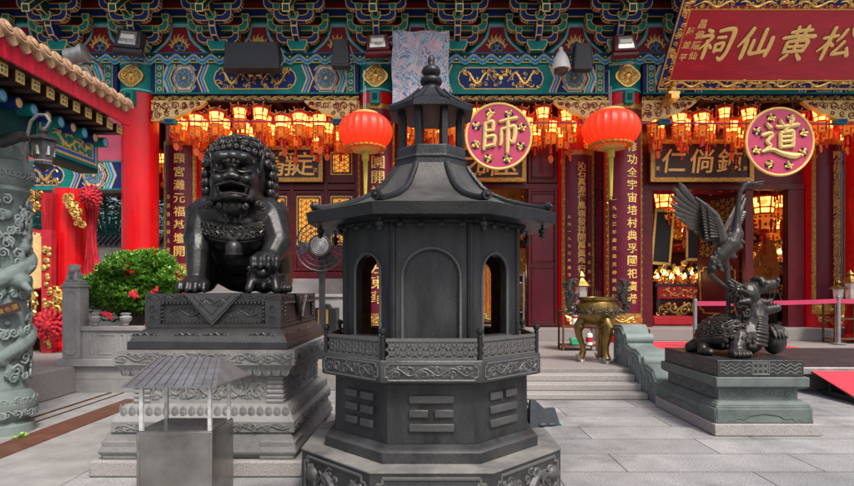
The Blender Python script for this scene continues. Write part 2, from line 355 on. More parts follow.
def dragon(mb, x0, x1, zc, h, r, m=0, seed=1, y=0., flip=False):
    """sinuous dragon: wavy tapered body, scaly humps, head with mane, legs with claws, drifting flames"""
    q = random.Random(seed); W = x1-x0; N = 26; pts = []; rs = []
    f = (lambda x: x0+x1-x) if flip else (lambda x: x)
    for i in range(N):
        t = i/(N-1); pts.append((f(x0+W*(.06+.80*t)), y, zc+h*.30*math.sin(t*PI*3.1+.6)*(1-.25*t))); rs.append(r*(.35+.75*math.sin(PI*min(1, t*1.05+.04))))
    mb.tube(pts, rs, 6, m)
    hx, hz = f(x1-W*.08), zc+h*.16
    mb.ell((hx, y, hz), (r*2.1, r*1.2, r*1.6), None, 8, 6, m); mb.ell((f(x1-W*.02), y, hz-r*.4), (r*1.4, r, r*.8), None, 6, 5, m)
    for k in range(5): curl(mb, f(x1-W*.13)-0, hz+q.uniform(-.2, .25)*h, h*.10, 1, q.uniform(0, 6), 1, r*.45, m, 7, y=y)
    for t in (.2, .42, .62, .82):
        i = int(t*(N-1)); p = pts[i]; s = -1 if math.sin(t*PI*3.1+.6) > 0 else 1
        e = (p[0]+q.uniform(-.05, .05)*W, y, p[2]+s*h*.22); mb.tube([p, e], [r*.7, r*.4], 5, m)
        for c in (-1, 0, 1): mb.tube([e, (e[0]+c*h*.07, y, e[2]+s*h*.09)], [r*.4, r*.12], 4, m)
    for k in range(15): curl(mb, f(x0+W*(k+q.random())/15), zc+q.choice((-1, 1))*h*q.uniform(.20, .44), h*q.uniform(.09, .16), 1.1, q.uniform(0, 6), q.choice((-1, 1)), r*.55, m, 8, y=y)
    for i in range(3, N-3, 2): mb.tube([pts[i], (pts[i][0]+r*.4, y, pts[i][2]+rs[i]*1.9)], [r*.45, r*.08], 4, m)
GLY = {}
def glyph(ch, bold=.022):
    if (ch, bold) not in GLY:
        cu = D.curves.new('t', 'FONT'); cu.body = ch; cu.offset = bold; cu.extrude = .05; cu.resolution_u = 3
        o = D.objects.new('t', cu); COL.objects.link(o); bpy.context.view_layer.update()
        me = D.meshes.new_from_object(o.evaluated_get(bpy.context.evaluated_depsgraph_get()))
        V = [v.co.copy() for v in me.vertices]; Fc = [tuple(p.vertices) for p in me.polygons]
        D.objects.remove(o); D.curves.remove(cu); D.meshes.remove(me)
        xs = [v.x for v in V] or [0]; ys = [v.y for v in V] or [0]
        c = Vector(((min(xs)+max(xs))/2, (min(ys)+max(ys))/2, 0)); s = 1/max(max(xs)-min(xs), max(ys)-min(ys), .3)
        GLY[ch, bold] = ([(v-c)*s for v in V], Fc)
    return GLY[ch, bold]
def write(mb, ch, x, z, s, y=0., m=0, depth=.02, shear=0., rot=0., sx=1., bold=.009):
    V, Fc = glyph(ch, bold); zmax = .05
    c, sn = math.cos(rot), math.sin(rot); out = []
    for v in V:
        a, b = (v.x+v.y*shear)*s*sx, v.y*s
        out.append((x+a*c-b*sn, y-(depth if v.z > 0 else -.002), z+a*sn+b*c))
    mb.add(out, Fc, m)
def column_text(mb, txt, x, z1, z0, s, y=0., m=0, depth=.015, **k):
    n = len(txt); st = (z1-z0)/n
    for i, ch in enumerate(txt): write(mb, ch, x, z1-st*(i+.5), s, y, m, depth, **k)

# brush written characters: strokes as (points, widths) in a unit box, y up
def catmull(pts, n=6):
    P_ = [Vector(p) for p in pts]; out = []
    for i in range(len(P_)-1):
        a, b, c, d_ = P_[max(i-1, 0)], P_[i], P_[i+1], P_[min(i+2, len(P_)-1)]
        for k in range(n):
            t = k/n; out.append(.5*((2*b)+(c-a)*t+(2*a-5*b+4*c-d_)*t*t+(3*b-a-3*c+d_)*t**3))
    return out+[P_[-1]]
def brush(mb, strokes, cx, cz, s, y, m, depth, grow=0.):
    for st in strokes:
        pts = [(p[0], p[1]) for p in st]; ws = [p[2] for p in st]; c = catmull([(x, z, w_) for x, z, w_ in st]) if len(st) > 2 else [Vector(st[0]).lerp(Vector(st[1]), k/5) for k in range(6)]
        L_ = []; R_2 = []; n = len(c)
        for i in range(n):
            t = c[min(i+1, n-1)]-c[max(i-1, 0)]; t = Vector((t.x, t.y, 0)); t = t.normalized() if t.length > 1e-6 else Vector((1, 0, 0)); w_ = c[i].z*.5+grow
            nn = Vector((-t.y, t.x, 0)); L_.append((c[i].x+nn.x*w_, c[i].y+nn.y*w_)); R_2.append((c[i].x-nn.x*w_, c[i].y-nn.y*w_))
        def w3(p, dy): return (cx+p[0]*s, y+dy, cz+p[1]*s)
        t0 = (c[0]-c[1]); t0 = Vector((t0.x, t0.y)).normalized()*(c[0].z*.35+grow); t1 = (c[-1]-c[-2]); t1 = Vector((t1.x, t1.y)).normalized()*(c[-1].z*.35+grow)
        L2 = [(c[0].x+t0.x, c[0].y+t0.y)]+L_+[(c[-1].x+t1.x, c[-1].y+t1.y)]; R2 = [L2[0]]+R_2+[L2[-1]]; mid = [L2[0]]+[(v.x, v.y) for v in c]+[L2[-1]]; N = len(L2); vs = []
        for i in range(N): vs += [w3(L2[i], 0), w3(L2[i], -depth*.6), w3(mid[i], -depth), w3(R2[i], -depth*.6), w3(R2[i], 0)]
        mb.add(vs, [(i*5+j, i*5+j+1, i*5+6+j, i*5+5+j) for i in range(N-1) for j in range(4)], m)
BR = {
 '祠': [[(-.34,.40,.07),(-.20,.34,.09)], [(-.46,.20,.06),(-.30,.24,.07),(-.16,.22,.07),(-.26,.04,.06),(-.46,-.16,.03)], [(-.27,.10,.08),(-.27,-.20,.09),(-.28,-.44,.08)], [(-.20,-.02,.06),(-.12,-.12,.08)],
        [(.0,.36,.07),(.22,.42,.09),(.40,.42,.11),(.44,.30,.12),(.42,.0,.10),(.38,-.28,.09),(.28,-.46,.10),(.16,-.40,.05)], [(.00,.18,.06),(.24,.20,.07)], [(.00,-.0,.07),(.02,-.24,.08)], [(.02,-.01,.06),(.22,.02,.08),(.20,-.20,.07)], [(.03,-.20,.06),(.20,-.17,.07)]],
 '仙': [[(-.22,.46,.09),(-.32,.20,.10),(-.52,-.08,.03)], [(-.30,.14,.09),(-.30,-.14,.11),(-.32,-.44,.10)], [(.16,.44,.09),(.15,.10,.10),(.14,-.22,.09)], [(-.10,.12,.08),(-.11,-.10,.09),(-.10,-.28,.09),(.10,-.26,.08),(.36,-.20,.09)], [(.42,.20,.10),(.42,-.08,.11),(.38,-.36,.10)]],
 '黄': [[(-.28,.32,.07),(.0,.38,.08),(.30,.40,.08)], [(-.12,.50,.07),(-.10,.22,.08)], [(.16,.52,.08),(.12,.24,.08)], [(-.46,.16,.07),(-.05,.22,.09),(.46,.22,.10)], [(-.28,.06,.08),(-.28,-.26,.09)], [(-.26,.06,.07),(.05,.10,.08),(.30,.08,.10),(.26,-.22,.09)], [(.0,.20,.08),(.0,-.22,.08)], [(-.24,-.09,.06),(.22,-.06,.07)], [(-.26,-.24,.07),(.24,-.20,.08)], [(-.14,-.32,.07),(-.30,-.48,.06)], [(.12,-.30,.07),(.28,-.46,.11)]],
 '松': [[(-.46,.16,.06),(-.26,.20,.08),(-.06,.24,.07)], [(-.24,.48,.09),(-.26,.05,.10),(-.27,-.46,.09)], [(-.26,.10,.07),(-.36,-.08,.06),(-.50,-.22,.03)], [(-.22,.04,.06),(-.10,-.06,.08)], [(.12,.42,.08),(.06,.22,.08),(-.04,.08,.03)], [(.28,.46,.06),(.38,.30,.10),(.50,.20,.10)], [(.20,.08,.08),(.08,-.14,.07),(-.02,-.30,.07),(.16,-.28,.08),(.40,-.24,.07)], [(.34,-.10,.06),(.46,-.36,.11)]],
 '赤': [[(-.26,.28,.08),(.26,.32,.09)], [(.0,.48,.09),(.0,.10,.09)], [(-.44,.06,.08),(.0,.11,.09),(.46,.10,.10)], [(-.10,.06,.08),(-.14,-.20,.08),(-.32,-.44,.04)], [(.12,.06,.08),(.14,-.24,.09),(.10,-.44,.08),(.0,-.36,.04)], [(-.28,-.10,.07),(-.42,-.26,.05)], [(.28,-.06,.07),(.44,-.26,.10)]],
 '師': [[(-.22,.50,.07),(-.30,.36,.05)], [(-.36,.30,.08),(-.37,-.10,.08),(-.40,-.42,.07)], [(-.36,.28,.06),(-.16,.32,.08),(-.16,.08,.07)], [(-.34,.08,.06),(-.16,.10,.06)], [(-.36,-.10,.06),(-.12,-.06,.08),(-.14,-.32,.07)], [(-.36,-.34,.07),(-.14,-.28,.07)], [(.02,.32,.06),(.24,.38,.07),(.48,.42,.09)], [(.06,.12,.07),(.06,-.20,.07),(.03,-.30,.05)], [(.06,.12,.06),(.28,.18,.07),(.42,.18,.10),(.42,-.06,.09),(.36,-.22,.08),(.28,-.16,.04)], [(.24,.36,.08),(.24,-.10,.09),(.22,-.52,.06)]],
 '道': [[(-.02,.50,.06),(.06,.38,.08)], [(.34,.54,.08),(.24,.38,.05)], [(-.10,.32,.07),(.18,.34,.08),(.46,.38,.09)], [(.20,.34,.07),(.10,.20,.06)], [(.0,.16,.08),(.0,-.22,.08)], [(.0,.16,.06),(.22,.20,.08),(.32,.18,.09),(.31,-.20,.08)], [(.03,.06,.05),(.28,.08,.06)], [(.03,-.06,.05),(.28,-.04,.06)], [(.02,-.20,.06),(.30,-.17,.06)], [(-.36,.40,.07),(-.26,.30,.10)], [(-.46,.10,.06),(-.26,.16,.07),(-.22,.10,.07),(-.34,-.06,.07),(-.26,-.16,.07),(-.40,-.30,.05)], [(-.46,-.32,.04),(-.22,-.26,.07),(.05,-.36,.10),(.36,-.42,.13),(.54,-.38,.03)]],
}
# ================================================================== GROUND
TZ = .36                                     # terrace height
mb = MB(); mb.box(-60, 60, -30, 90, -.3, 0); mb.build('ground', 'paving', kind='structure')
mb = MB()
mb.box(-3.3, 14, 9.14, 24, .003, TZ); mb.box(-14, -3.3, 8.98, 24, .003, TZ); mb.box(-14, -5.57, 4.0, 8.98, .003, .42)
mb.build('terrace', 'granite_red', kind='structure', bevel=.012)
mb = MB()
mb.box(-1.2, 3.2, 8.34, 9.14, .003, .09); mb.box(-1.2, 3.2, 8.60, 9.14, .09, .19); mb.box(-1.2, 3.2, 8.88, 9.14, .19, .29)
mb.build('stone_steps', 'granite', kind='structure', bevel=.014)
mb = MB(); mb.add([(-5.5, 4.0, .004), (-3.0, 4.0, .004), (-3.2, 8.97, .004), (-5.56, 8.97, .004)], [(0, 1, 2, 3)]); mb.build('side_path', 'stone_grey', kind='structure')

# ================================================================== TEMPLE HALL
hall = empty('temple_hall', (1.7, 14.0, TZ), 'red and teal painted temple hall with bracketed eaves and lattice doors', 'temple')
CD, CR = 14.0, .42
COLX = [X(140.5, CD), X(377, CD), X(621.5, CD), X(866, CD)]
ZB1, ZB0 = Z(63, 13.72), Z(94, 13.72)         # painted beam top, bottom
for i, cx in enumerate(COLX):
    c = MB(); c.lathe([(CR*1.16, 0), (CR*1.18, .12), (CR, .2), (CR, ZB0-TZ+.02)], (cx, CD, TZ), 40)
    co = c.build('column', 'red_lacquer', hall)
    c = MB(); c.lathe([(CR, ZB0+.02), (CR+.02, ZB0+.03), (CR+.02, ZB1), (CR, ZB1+.02)], (cx, CD, 0), 40, 0)
    for z in (ZB0+.05, ZB1-.06): c.lathe([(CR+.022, z), (CR+.032, z+.01), (CR+.032, z+.035), (CR+.022, z+.045)], (cx, CD, 0), 40, 1)
    c.build('column_head', ['teal', 'aqua'], co)
    c = MB(); c.T = frame((cx, CD-CR-.03, (ZB0+ZB1)/2))
    lob = [(.265*math.cos(a)*(1+.07*math.cos(4*a)),   .235*math.sin(a)*(1+.07*math.cos(4*a))) for a in [2*PI*k/28 for k in range(28)]]
    c.prism([(x*1.06, z*1.06) for x, z in lob], -.02, .06, 0); c.prism([(x*.92, z*.92) for x, z in lob], -.03, .0, 1)
    for k in range(9): curl(c, .15*math.cos(k*.7), .13*math.sin(k*.7), .07, 1.3, k*1.1, 1 if k % 2 else -1, .02, 0, y=-.03)
    c.ell((0, -.03, 0), (.09, .05, .09), None, 8, 6, 0)
    c.build('medallion', ['gold', 'gold_dark'], co)
    c = MB(); c.box(cx-.11, cx+.11, CD-CR-.16, CD-CR+.1, Z(104, 13.5), Z(91, 13.5), 0); c.box(cx-.06, cx+.06, CD-CR-.164, CD-CR-.15, Z(101, 13.5), Z(94, 13.5), 1)
    c.build('socket_block', ['teal', 'teal_dark'], co, bevel=.008)

# ---- painted beams
PM = ['navy', 'teal', 'cream', 'gold_paint', 'aqua', 'blue', 'panel_red', 'gold', 'sky_blue', 'teal_dark', 'white_line']
NAVY, TEAL, CREAM, GP, AQUA, BLUE, PRED, GOLD_, SKYB, TEALD, WHITE = range(11)
def flower(mb, cx, cz, hw, hh, y):
    """hexagon field of peacock-scale petals"""
    hexa = [(cx-hw, cz), (cx-hw*.55, cz-hh), (cx+hw*.55, cz-hh), (cx+hw, cz), (cx+hw*.55, cz+hh), (cx-hw*.55, cz+hh)]
    def hx(k, d0, c): mb.prism([(cx+(x-cx)*k, cz+(z-cz)*k) for x, z in hexa], y-d0, y, c)
    hx(1.0, .012, GP); hx(.94, .018, BLUE); hx(.86, .024, CREAM)
    r = hh*.115
    for ring, (R, n) in enumerate(((hh*.62, 14), (hh*.38, 9), (hh*.15, 5))):
        for k in range(n):
            a = 2*PI*(k+.5*ring)/n; px, pz = cx+R*math.cos(a)*min(1.12, hw/hh), cz+R*math.sin(a)
            mb.disc(px, pz, r*1.2, y-.030, y, TEAL if (k+ring) % 2 else BLUE, 9); mb.disc(px, pz, r*.62, y-.034, y, GP, 8); mb.disc(px, pz, r*.44, y-.038, y, NAVY if k % 2 else TEAL, 8)
    mb.disc(cx, cz, r*.9, y-.04, y, GP, 9)
    for sx in (-1, 1):
        for sz in (-1, 1):
            px, pz = cx+sx*hw*.80, cz+sz*hh*.72
            for k in range(3): mb.disc(px+sx*hw*.09*(k-1), pz+sz*hh*.1*(1-k), r*.85, y-.02, y, BLUE if k % 2 else TEAL, 8); mb.disc(px+sx*hw*.09*(k-1), pz+sz*hh*.1*(1-k), r*.5, y-.024, y, GP, 8)
def chevron(mb, x, cz, hh, y, sgn, cols, wd, pk):
    """stack of > shaped stripes starting at x going sgn"""
    for k, c in enumerate(cols):
        a = x+sgn*wd*k; b = a+sgn*wd
        for s in (-1, 1):
            q = [(a+sgn*pk, cz), (b+sgn*pk, cz), (b, cz+s*hh), (a, cz+s*hh)]
            ar = sum(q[i][0]*q[(i+1) % 4][1]-q[(i+1) % 4][0]*q[i][1] for i in range(4))
            mb.prism(q if ar > 0 else q[::-1], y-.012-.001*(k % 2), y, c)
def painted_beam(mb, x0, x1, z0, z1, y, seed, ends=True):
    L = x1-x0; cz = (z0+z1)/2; hh = (z1-z0)/2; cx = (x0+x1)/2; H = L/2
    mb.box(x0, x1, y, y+.45, z0, z1, NAVY)
    t = .035; mb.box(x0, x1, y-.016, y+.01, z0, z0+t, TEAL); mb.box(x0, x1, y-.016, y+.01, z1-t, z1, TEAL)
    h2 = hh-t
    q = H*.50; mb.prism([(cx-q, cz), (cx-q+.14, cz-h2), (cx+q-.14, cz-h2), (cx+q, cz), (cx+q-.14, cz+h2), (cx-q+.14, cz+h2)], y-.010, y, TEAL)
    def rr(hw, h, c): return [(cx-hw+c, cz-h), (cx+hw-c, cz-h), (cx+hw-c*.6, cz-h+c*.5), (cx+hw, cz-h+c), (cx+hw+c*.35, cz), (cx+hw, cz+h-c), (cx+hw-c*.6, cz+h-c*.5), (cx+hw-c, cz+h), (cx-hw+c, cz+h), (cx-hw+c*.6, cz+h-c*.5), (cx-hw, cz+h-c), (cx-hw-c*.35, cz), (cx-hw, cz-h+c), (cx-hw+c*.6, cz-h+c*.5)]
    mb.prism(rr(H*.385, h2*.78, .12), y-.018, y, GP); mb.prism(rr(H*.385-.025, h2*.78-.025, .11), y-.024, y, NAVY)
    dragon(mb, cx-H*.36, cx-.03, cz, h2*1.45, .034, GOLD_, seed, y-.03); dragon(mb, cx+.03, cx+H*.36, cz, h2*1.45, .034, GOLD_, seed+1, y-.03, True)
    mb.disc(cx, cz, .05, y-.05, y, GOLD_, 10)
    for s in (-1, 1):
        chevron(mb, cx+s*(q-.14), cz, hh-t, y-.002, s, (GP, BLUE, SKYB, NAVY, GP), .036, .13)
        flower(mb, cx+s*H*.685, cz, H*.118, h2*.96, y-.004)
        chevron(mb, cx+s*(H*.77), cz, hh-t, y-.002, s, (GP, TEAL, AQUA, BLUE, SKYB, GP), .034, .13)
        if ends:
            e = cx+s*H*.925; mb.box(e-.10, e+.10, y-.012, y, z0+t, z1-t, GP); mb.box(e-.085, e+.085, y-.018, y, z0+t, z1-t, TEAL)
            for k in range(4): zz = z0+t+(k+.5)*(2*h2)/4; mb.disc(e, zz, .055, y-.024, y, CREAM, 8); mb.disc(e, zz, .034, y-.03, y, BLUE if k % 2 else TEAL, 8)
            curl(mb, cx+s*H*.855, cz-hh*.4, .07, 1, 1, 1, .012, SKYB, y=y); curl(mb, cx+s*H*.855, cz+hh*.45, .07, 1, 2, -1, .012, SKYB, y=y)
def cloud_band(mb, x0, x1, z0, z1, y):
    mb.box(x0, x1, y, y+.4, z0, z1, TEALD); n = max(1, round((x1-x0)/.42)); u = (x1-x0)/n; H = z1-z0
    mb.tube([(x0, y, z0+.012), (x1, y, z0+.012)], .014, 4, GP); mb.tube([(x0, y, z1-.01), (x1, y, z1-.01)], .012, 4, BLUE)
    for k in range(n):
        c = x0+u*(k+.5); s = 1 if k % 2 else -1
        for j, (dz, r, m) in enumerate(((.0, .030, SKYB), (-.035, .026, BLUE), (-.07, .02, AQUA), (.034, .010, GP))):
            mb.tube([(c+u*.54*(i/8-.5)*2*.5*1.9, y-.004*j, z0+H*.42+dz+H*.26*math.cos((i/8-.5)*2*PI)) for i in range(9)], r, 5, m)
        curl(mb, c-u*.30, z0+H*.34, H*.2, 1.1, 0, 1, .018, AQUA if k % 2 else SKYB, y=y-.02); curl(mb, c+u*.30, z0+H*.34, H*.2, 1.1, PI, -1, .018, SKYB if k % 2 else AQUA, y=y-.02)
        mb.disc(c+u*.5, z0+H*.55, .022, y-.04, y, GP, 7); mb.disc(c, z0+H*.3, .02, y-.04, y, GP, 7)
edges = [-13.0]+COLX+[13]
for i in range(5):
    xa = edges[i]+(CR+.0 if i else 0); xb = edges[i+1]-(CR if i < 4 else 0)
    b = MB(); painted_beam(b, xa, xb, ZB0, ZB1, 13.72, 10+i*2); b.build('painted_beam', PM, hall)
b = MB(); cloud_band(b, -13, 13, Z(63, 13.66)+.004, Z(52.5, 13.66), 13.66); b.build('cloud_frieze', PM, hall)
# gold fretwork under the beam
g = MB(); zt = ZB0-.004
for i in range(4):
    xa, xb = edges[i]+CR, edges[i+1]-CR
    if i == 0: xa = edges[1]-5.5
    g.box(xa, xb, 13.80, 13.9, zt-.14, zt, 1)
    scrolls(g, xa, xb, zt-.13, zt, int((xb-xa)/.16), .014, 0, 40+i, False, 13.79)
g.build('gilt_fretwork', ['gold', 'wood_dark'], hall)
# corner wings (cream carved brackets beside each column)
def wing(cx, s):
    L, H = 1.32, .50; z1 = ZB0-.15
    pr = [(0, -H), (.25, -H), (.45, -H*.86), (.62, -H*.92), (.85, -H*.70), (1.05, -H*.62), (1.2, -H*.40), (1.4, -H*.30), (1.55, -.04), (1.55, 0), (0, 0)]
    x0 = cx+s*(CR-.02)
    def pl(k, y0, y1, c, m):
        q = [(x0+s*(x if k == 1 else .04+x*.93), z1+(z if k == 1 else -.025+z*.86)) for x, z in pr]
        q = [(x0+(x_-x0)*L/1.55, z_) for x_, z_ in q]; m.prism(q if s > 0 else q[::-1], y0, y1, c)
    m = MB(); pl(1, 13.72, 13.86, 0, m); pl(0, 13.71, 13.73, 1, m)
    r = random.Random(int(cx*10)+s)
    for x, z, R in ((.16, -.16, .11), (.2, -.36, .09), (.42, -.14, .10), (.46, -.33, .08), (.68, -.13, .10), (.74, -.30, .06), (.93, -.13, .085), (1.15, -.11, .075), (1.34, -.08, .05)):
        curl(m, x0+s*x*.85, z1+z, R, 1.4, r.uniform(0, 6), s, .016, 2, y=13.705)
    for k in range(46):
        x = r.random()**1.3*1.2; zl = -H*(1-.72*x/1.28)+.07; z = r.uniform(zl, -.05); curl(m, x0+s*x, z1+z, r.uniform(.03, .055), 1.1, r.uniform(0, 6), r.choice((-1, 1)), .010, 2, 8, 4, y=13.707)
    m.box(x0+s*.50-.13, x0+s*.50+.13, 13.55, 13.74, z1-H-.10, z1-H+.01, 3); m.box(x0+s*.5-.1, x0+s*.5+.1, 13.54, 13.552, z1-H-.08, z1-H-.01, 4)
    return m.build('corner_wing', ['gold_paint', 'cream', 'panel_red', 'teal', 'navy'], hall, bevel=.004)
for i, cx in enumerate(COLX):
    if i: wing(cx, -1)
    if i < 3: wing(cx, 1)

# ---- bracket sets
def arm_poly(hw, h, t, c):
    """boat shaped bracket arm: level middle, ends curving up"""
    o = [(-hw, h), (-hw, h*.62)]+[(-hw+c*(1-math.cos(a)), h*.62-(h*.62)*math.sin(a)) for a in (.45, .9, 1.3)]+[(-hw+c*1.1, 0)]
    r = [(-x, z) for x, z in o[::-1]]
    i = [(hw-t, h), (hw-t, h*.8)]+[(hw-t-c*.8*(1-math.cos(a)), h*.8-(h*.8-t)*math.sin(a)) for a in (.5, 1.0, 1.5)]
    ii = [(-x, z) for x, z in i[::-1]]
    return o+r+i+ii
def dou(mb, x, z, y, w=.17, h=.16, m=1, dp=.2):
    mb.prism([(x-w*.30, z), (x+w*.30, z), (x+w*.5, z+h*.45), (x+w*.5, z+h), (x-w*.5, z+h), (x-w*.5, z+h*.45)], y-dp/2, y+dp/2, m)
B = MB(); k = .0239
B.prism([(-7*k, 0), (7*k, 0), (8*k, 2*k), (10*k, 6*k), (10*k, 10.5*k), (-10*k, 10.5*k), (-10*k, 6*k), (-8*k, 2*k)], -.14, .1, 1)
def arm(hw, z, y, h=.27, t=.135, c=.16, m=0): B.prism([(x, z+q) for x, q in arm_poly(hw, h, t, c)], y-.075, y+.075, m)
arm(.50, 8*k, -.02); dou(B, -.43, 17*k, -.02); dou(B, .43, 17*k, -.02)
arm(.72, 20*k, -.01, m=1); dou(B, -.65, 30*k, -.01); dou(B, .65, 30*k, -.01)
arm(.46, 22*k, -.42, m=0); dou(B, -.39, 32*k, -.42); dou(B, .39, 32*k, -.42)
arm(.70, 33*k, -.42, m=0); dou(B, -.62, 43*k, -.42); dou(B, .62, 43*k, -.42)
arm(.44, 36*k, -.84, m=1); dou(B, -.38, 46*k, -.84); dou(B, .38, 46*k, -.84)
arm(.70, 47*k, -.84, m=0)
# arms reaching out, their curved noses towards the court
B.T = Matrix(((0, 0, 0, 0), (0, 0, 0, 0), (0, 0, 0, 0), (0, 0, 0, 1)))
B.T = None
B.sweepx([(-.10, 8*k), (-.34, 11*k), (-.46, 18*k), (-.46, 24*k), (.1, 24*k), (.1, 8*k)], -.075, .075, 0)
dou(B, 0, 22*k, -.42, .24, .19, 1, .26)
B.sweepx([(-.4, 25*k), (-.76, 27*k), (-.90, 34*k), (-.90, 39*k), (-.3, 39*k), (-.3, 25*k)], -.07, .07, 2)
dou(B, 0, 36*k, -.84, .24, .19, 1, .26)
B.add([(-.085, -.55, 1.02), (.085, -.55, 1.02), (.085, -1.18, .40), (-.085, -1.18, .40), (-.085, -.55, 1.22), (.085, -.55, 1.22), (.085, -1.20, .57), (-.085, -1.20, .57)],
      [(0, 1, 2, 3), (4, 7, 6, 5), (0, 4, 5, 1), (1, 5, 6, 2), (2, 6, 7, 3), (3, 7, 4, 0)], 2)
bset = B.mesh('bracket_set', ['navy', 'teal', 'teal_dark', 'gold_paint'], (.017, 3, .004))
b0 = None
for i in range(16):
    u = 60+79.4*(i-4); o = D.objects.new('bracket_set', bset); COL.objects.link(o); o.parent = hall
    o.location = Vector((X(u, 13.6), 13.62, Z(52, 13.6)))-hall.location
# ---- board behind the brackets with flaming jewels
g = MB(); zq = Z(52.3, 13.75); g.box(-13, 13, 13.80, 13.95, zq, zq+2.0, 0)
g.box(-13, 13, 13.74, 13.80, zq+36*k, zq+44*k, 1); g.box(-13, 13, 13.72, 13.80, zq+45*k, zq+54*k, 6); g.box(-13, 13, 13.3, 13.5, zq+48*k, zq+53*k, 1)
for i in range(16):
    cx = X(60+79.4*(i-4), 13.75); g.box(cx-.62, cx+.62, 13.785, 13.80, zq+11*k, zq+19*k, 6); g.box(cx-.75, cx+.75, 13.785, 13.80, zq+25*k, zq+32*k, 6)
for zz in (36, 44): g.box(-13, 13, 13.732, 13.75, zq+zz*k-.012, zq+zz*k+.012, 4)
for i in range(15):
    cx = X(100+79.4*(i-4), 13.75)
    bell = [(-.62, 0), (.62, 0), (.50, .10), (.36, .22), (.25, .36), (.20, .52), (.17, .66), (-.17, .66), (-.20, .52), (-.25, .36), (-.36, .22), (-.50, .10)]
    for s, dd, c in ((1.14, .012, 2), (1.07, .018, 3), (1.0, .024, 5), (.93, .032, 6)):
        g.prism([(cx+x*s, zq+z*s) for x, z in bell], 13.80-dd, 13.80, c)
    q = random.Random(i)
    for j in range(15):
        a = PI*(j+.5)/15; r0 = .17; r1 = .24+.06*(j % 2)
        g.tube([(cx+r0*math.cos(a), 13.765, zq+.10+r0*.9*math.sin(a)), (cx+r1*.86*math.cos(a+.12), 13.76, zq+.10+r1*math.sin(a)), (cx+(r1+.03)*.8*math.cos(a), 13.765, zq+.10+(r1+.05)*math.sin(a))], [.024, .016, .004], 4, 7)
    for x, z in ((-.075, .10), (.075, .10), (0, .215)): g.ell((cx+x, 13.765, zq+z), (.068, .02, .068), None, 9, 5, 8); g.disc(cx+x, zq+z, .05, 13.738, 13.75, 9, 9)
g.build('bracket_board', ['teal_dark', 'navy', 'teal', 'aqua', 'gold_paint', 'sky_blue', 'panel_red', 'gold_paint', 'aqua', 'navy'], hall)
# ---- roof over it all
r = MB()
zr = zq+56*k
r.add([(-13.4, 11.6, zr+.0), (13.4, 11.6, zr), (13.4, 18, zr+3.2), (-13.4, 18, zr+3.2), (-13.4, 11.6, zr-.16), (13.4, 11.6, zr-.16), (13.4, 22, zr-.16), (-13.4, 22, zr-.16), (-13.4, 22, zr+.4), (13.4, 22, zr+.4)],
      [(0, 1, 2, 3), (0, 4, 5, 1), (4, 7, 6, 5), (3, 2, 9, 8), (8, 9, 6, 7), (0, 3, 8, 7, 4), (1, 5, 6, 9, 2)], 0)
for i in range(67):
    x = -13.2+.4*i; r.tube([(x, 11.55, zr+.05), (x, 18, zr+3.25)], .09, 6, 1)
r.build('roof', ['wood_dark', 'tile_orange'], hall)

# ---- wall, doors, windows at d = 15
WD = 15.0; SZ = .653; CEIL = Z(99, 14.2)
wl = MB(); g = MB()
g.box(X(640, WD)-.05, 12, 14.2, 15.3, TZ-.003, SZ); g.box(X(395, WD), X(606, WD), 14.2, 15.3, TZ-.003, SZ); g.build('door_sill', 'granite_red', hall, bevel=.015)
g = MB(); g.box(X(172, WD), X(362, WD), 14.86, 15.2, TZ-.003, 1.92); g.box(X(172, WD), X(362, WD), 14.80, 14.86, 1.46, 1.56); g.build('dado_wall', 'stone_grey', hall, bevel=.012)
def wb(u0, u1, v0, v1, y0=15.0, y1=15.18, m=0): wl.box(X(u0, WD), X(u1, WD), y0, y1, Z(v1, WD), Z(v0, WD), m)
wb(172, 395, 96, 279, 15.08, 15.2)                       # left bay backing
wb(395, 466, 96, 327, 15.05, 15.2); wb(527, 606, 96, 327, 15.05, 15.2); wb(466, 527, 96, 187, 15.05, 15.2)
wb(104, 172, 96, 196, 15.6, 15.75); wb(640, 652, 96, 327, 14.95, 15.2); wb(652, 803, 96, 186, 15.05, 15.2); wb(745, 753, 186, 327, 14.98, 15.18); wb(787, 803, 186, 327, 14.95, 15.2); wb(803, 870, 96, 327, 15.05, 15.2)
wb(640, 803, 184, 190, 14.93, 15.06); wb(172, 362, 184, 190, 14.98, 15.1); wb(395, 606, 184, 189, 14.96, 15.06); wb(172, 362, 272, 279.2, 14.96, 15.1)
for u in (190, 226, 260, 292, 326, 357): wb(u-2, u+2, 110, 276, 14.97, 15.1)
wl.build('front_wall', 'wood_red', hall, bevel=.008)
def lattice(mb, x0, x1, z0, z1, y, st, r, m):
    """triangular grid of bars clipped to a rectangle"""
    for ang in (PI/2, PI/6, -PI/6):
        dx, dz = math.cos(ang), math.sin(ang); nx, nz = -dz, dx
        cs = [nx*x+nz*z for x in (x0, x1) for z in (z0, z1)]; c = math.floor(min(cs)/st)*st
        while c <= max(cs):
            t0, t1 = -99., 99.; px, pz = nx*c, nz*c
            for p, dd, lo, hi in ((px, dx, x0, x1), (pz, dz, z0, z1)):
                if abs(dd) < 1e-6:
                    if not lo <= p <= hi: t0, t1 = 1, 0
                else:
                    a, b = sorted(((lo-p)/dd, (hi-p)/dd)); t0, t1 = max(t0, a), min(t1, b)
            if t1-t0 > .02: mb.tube([(px+dx*t0, y, pz+dz*t0), (px+dx*t1, y, pz+dz*t1)], r, 4, m)
            c += st
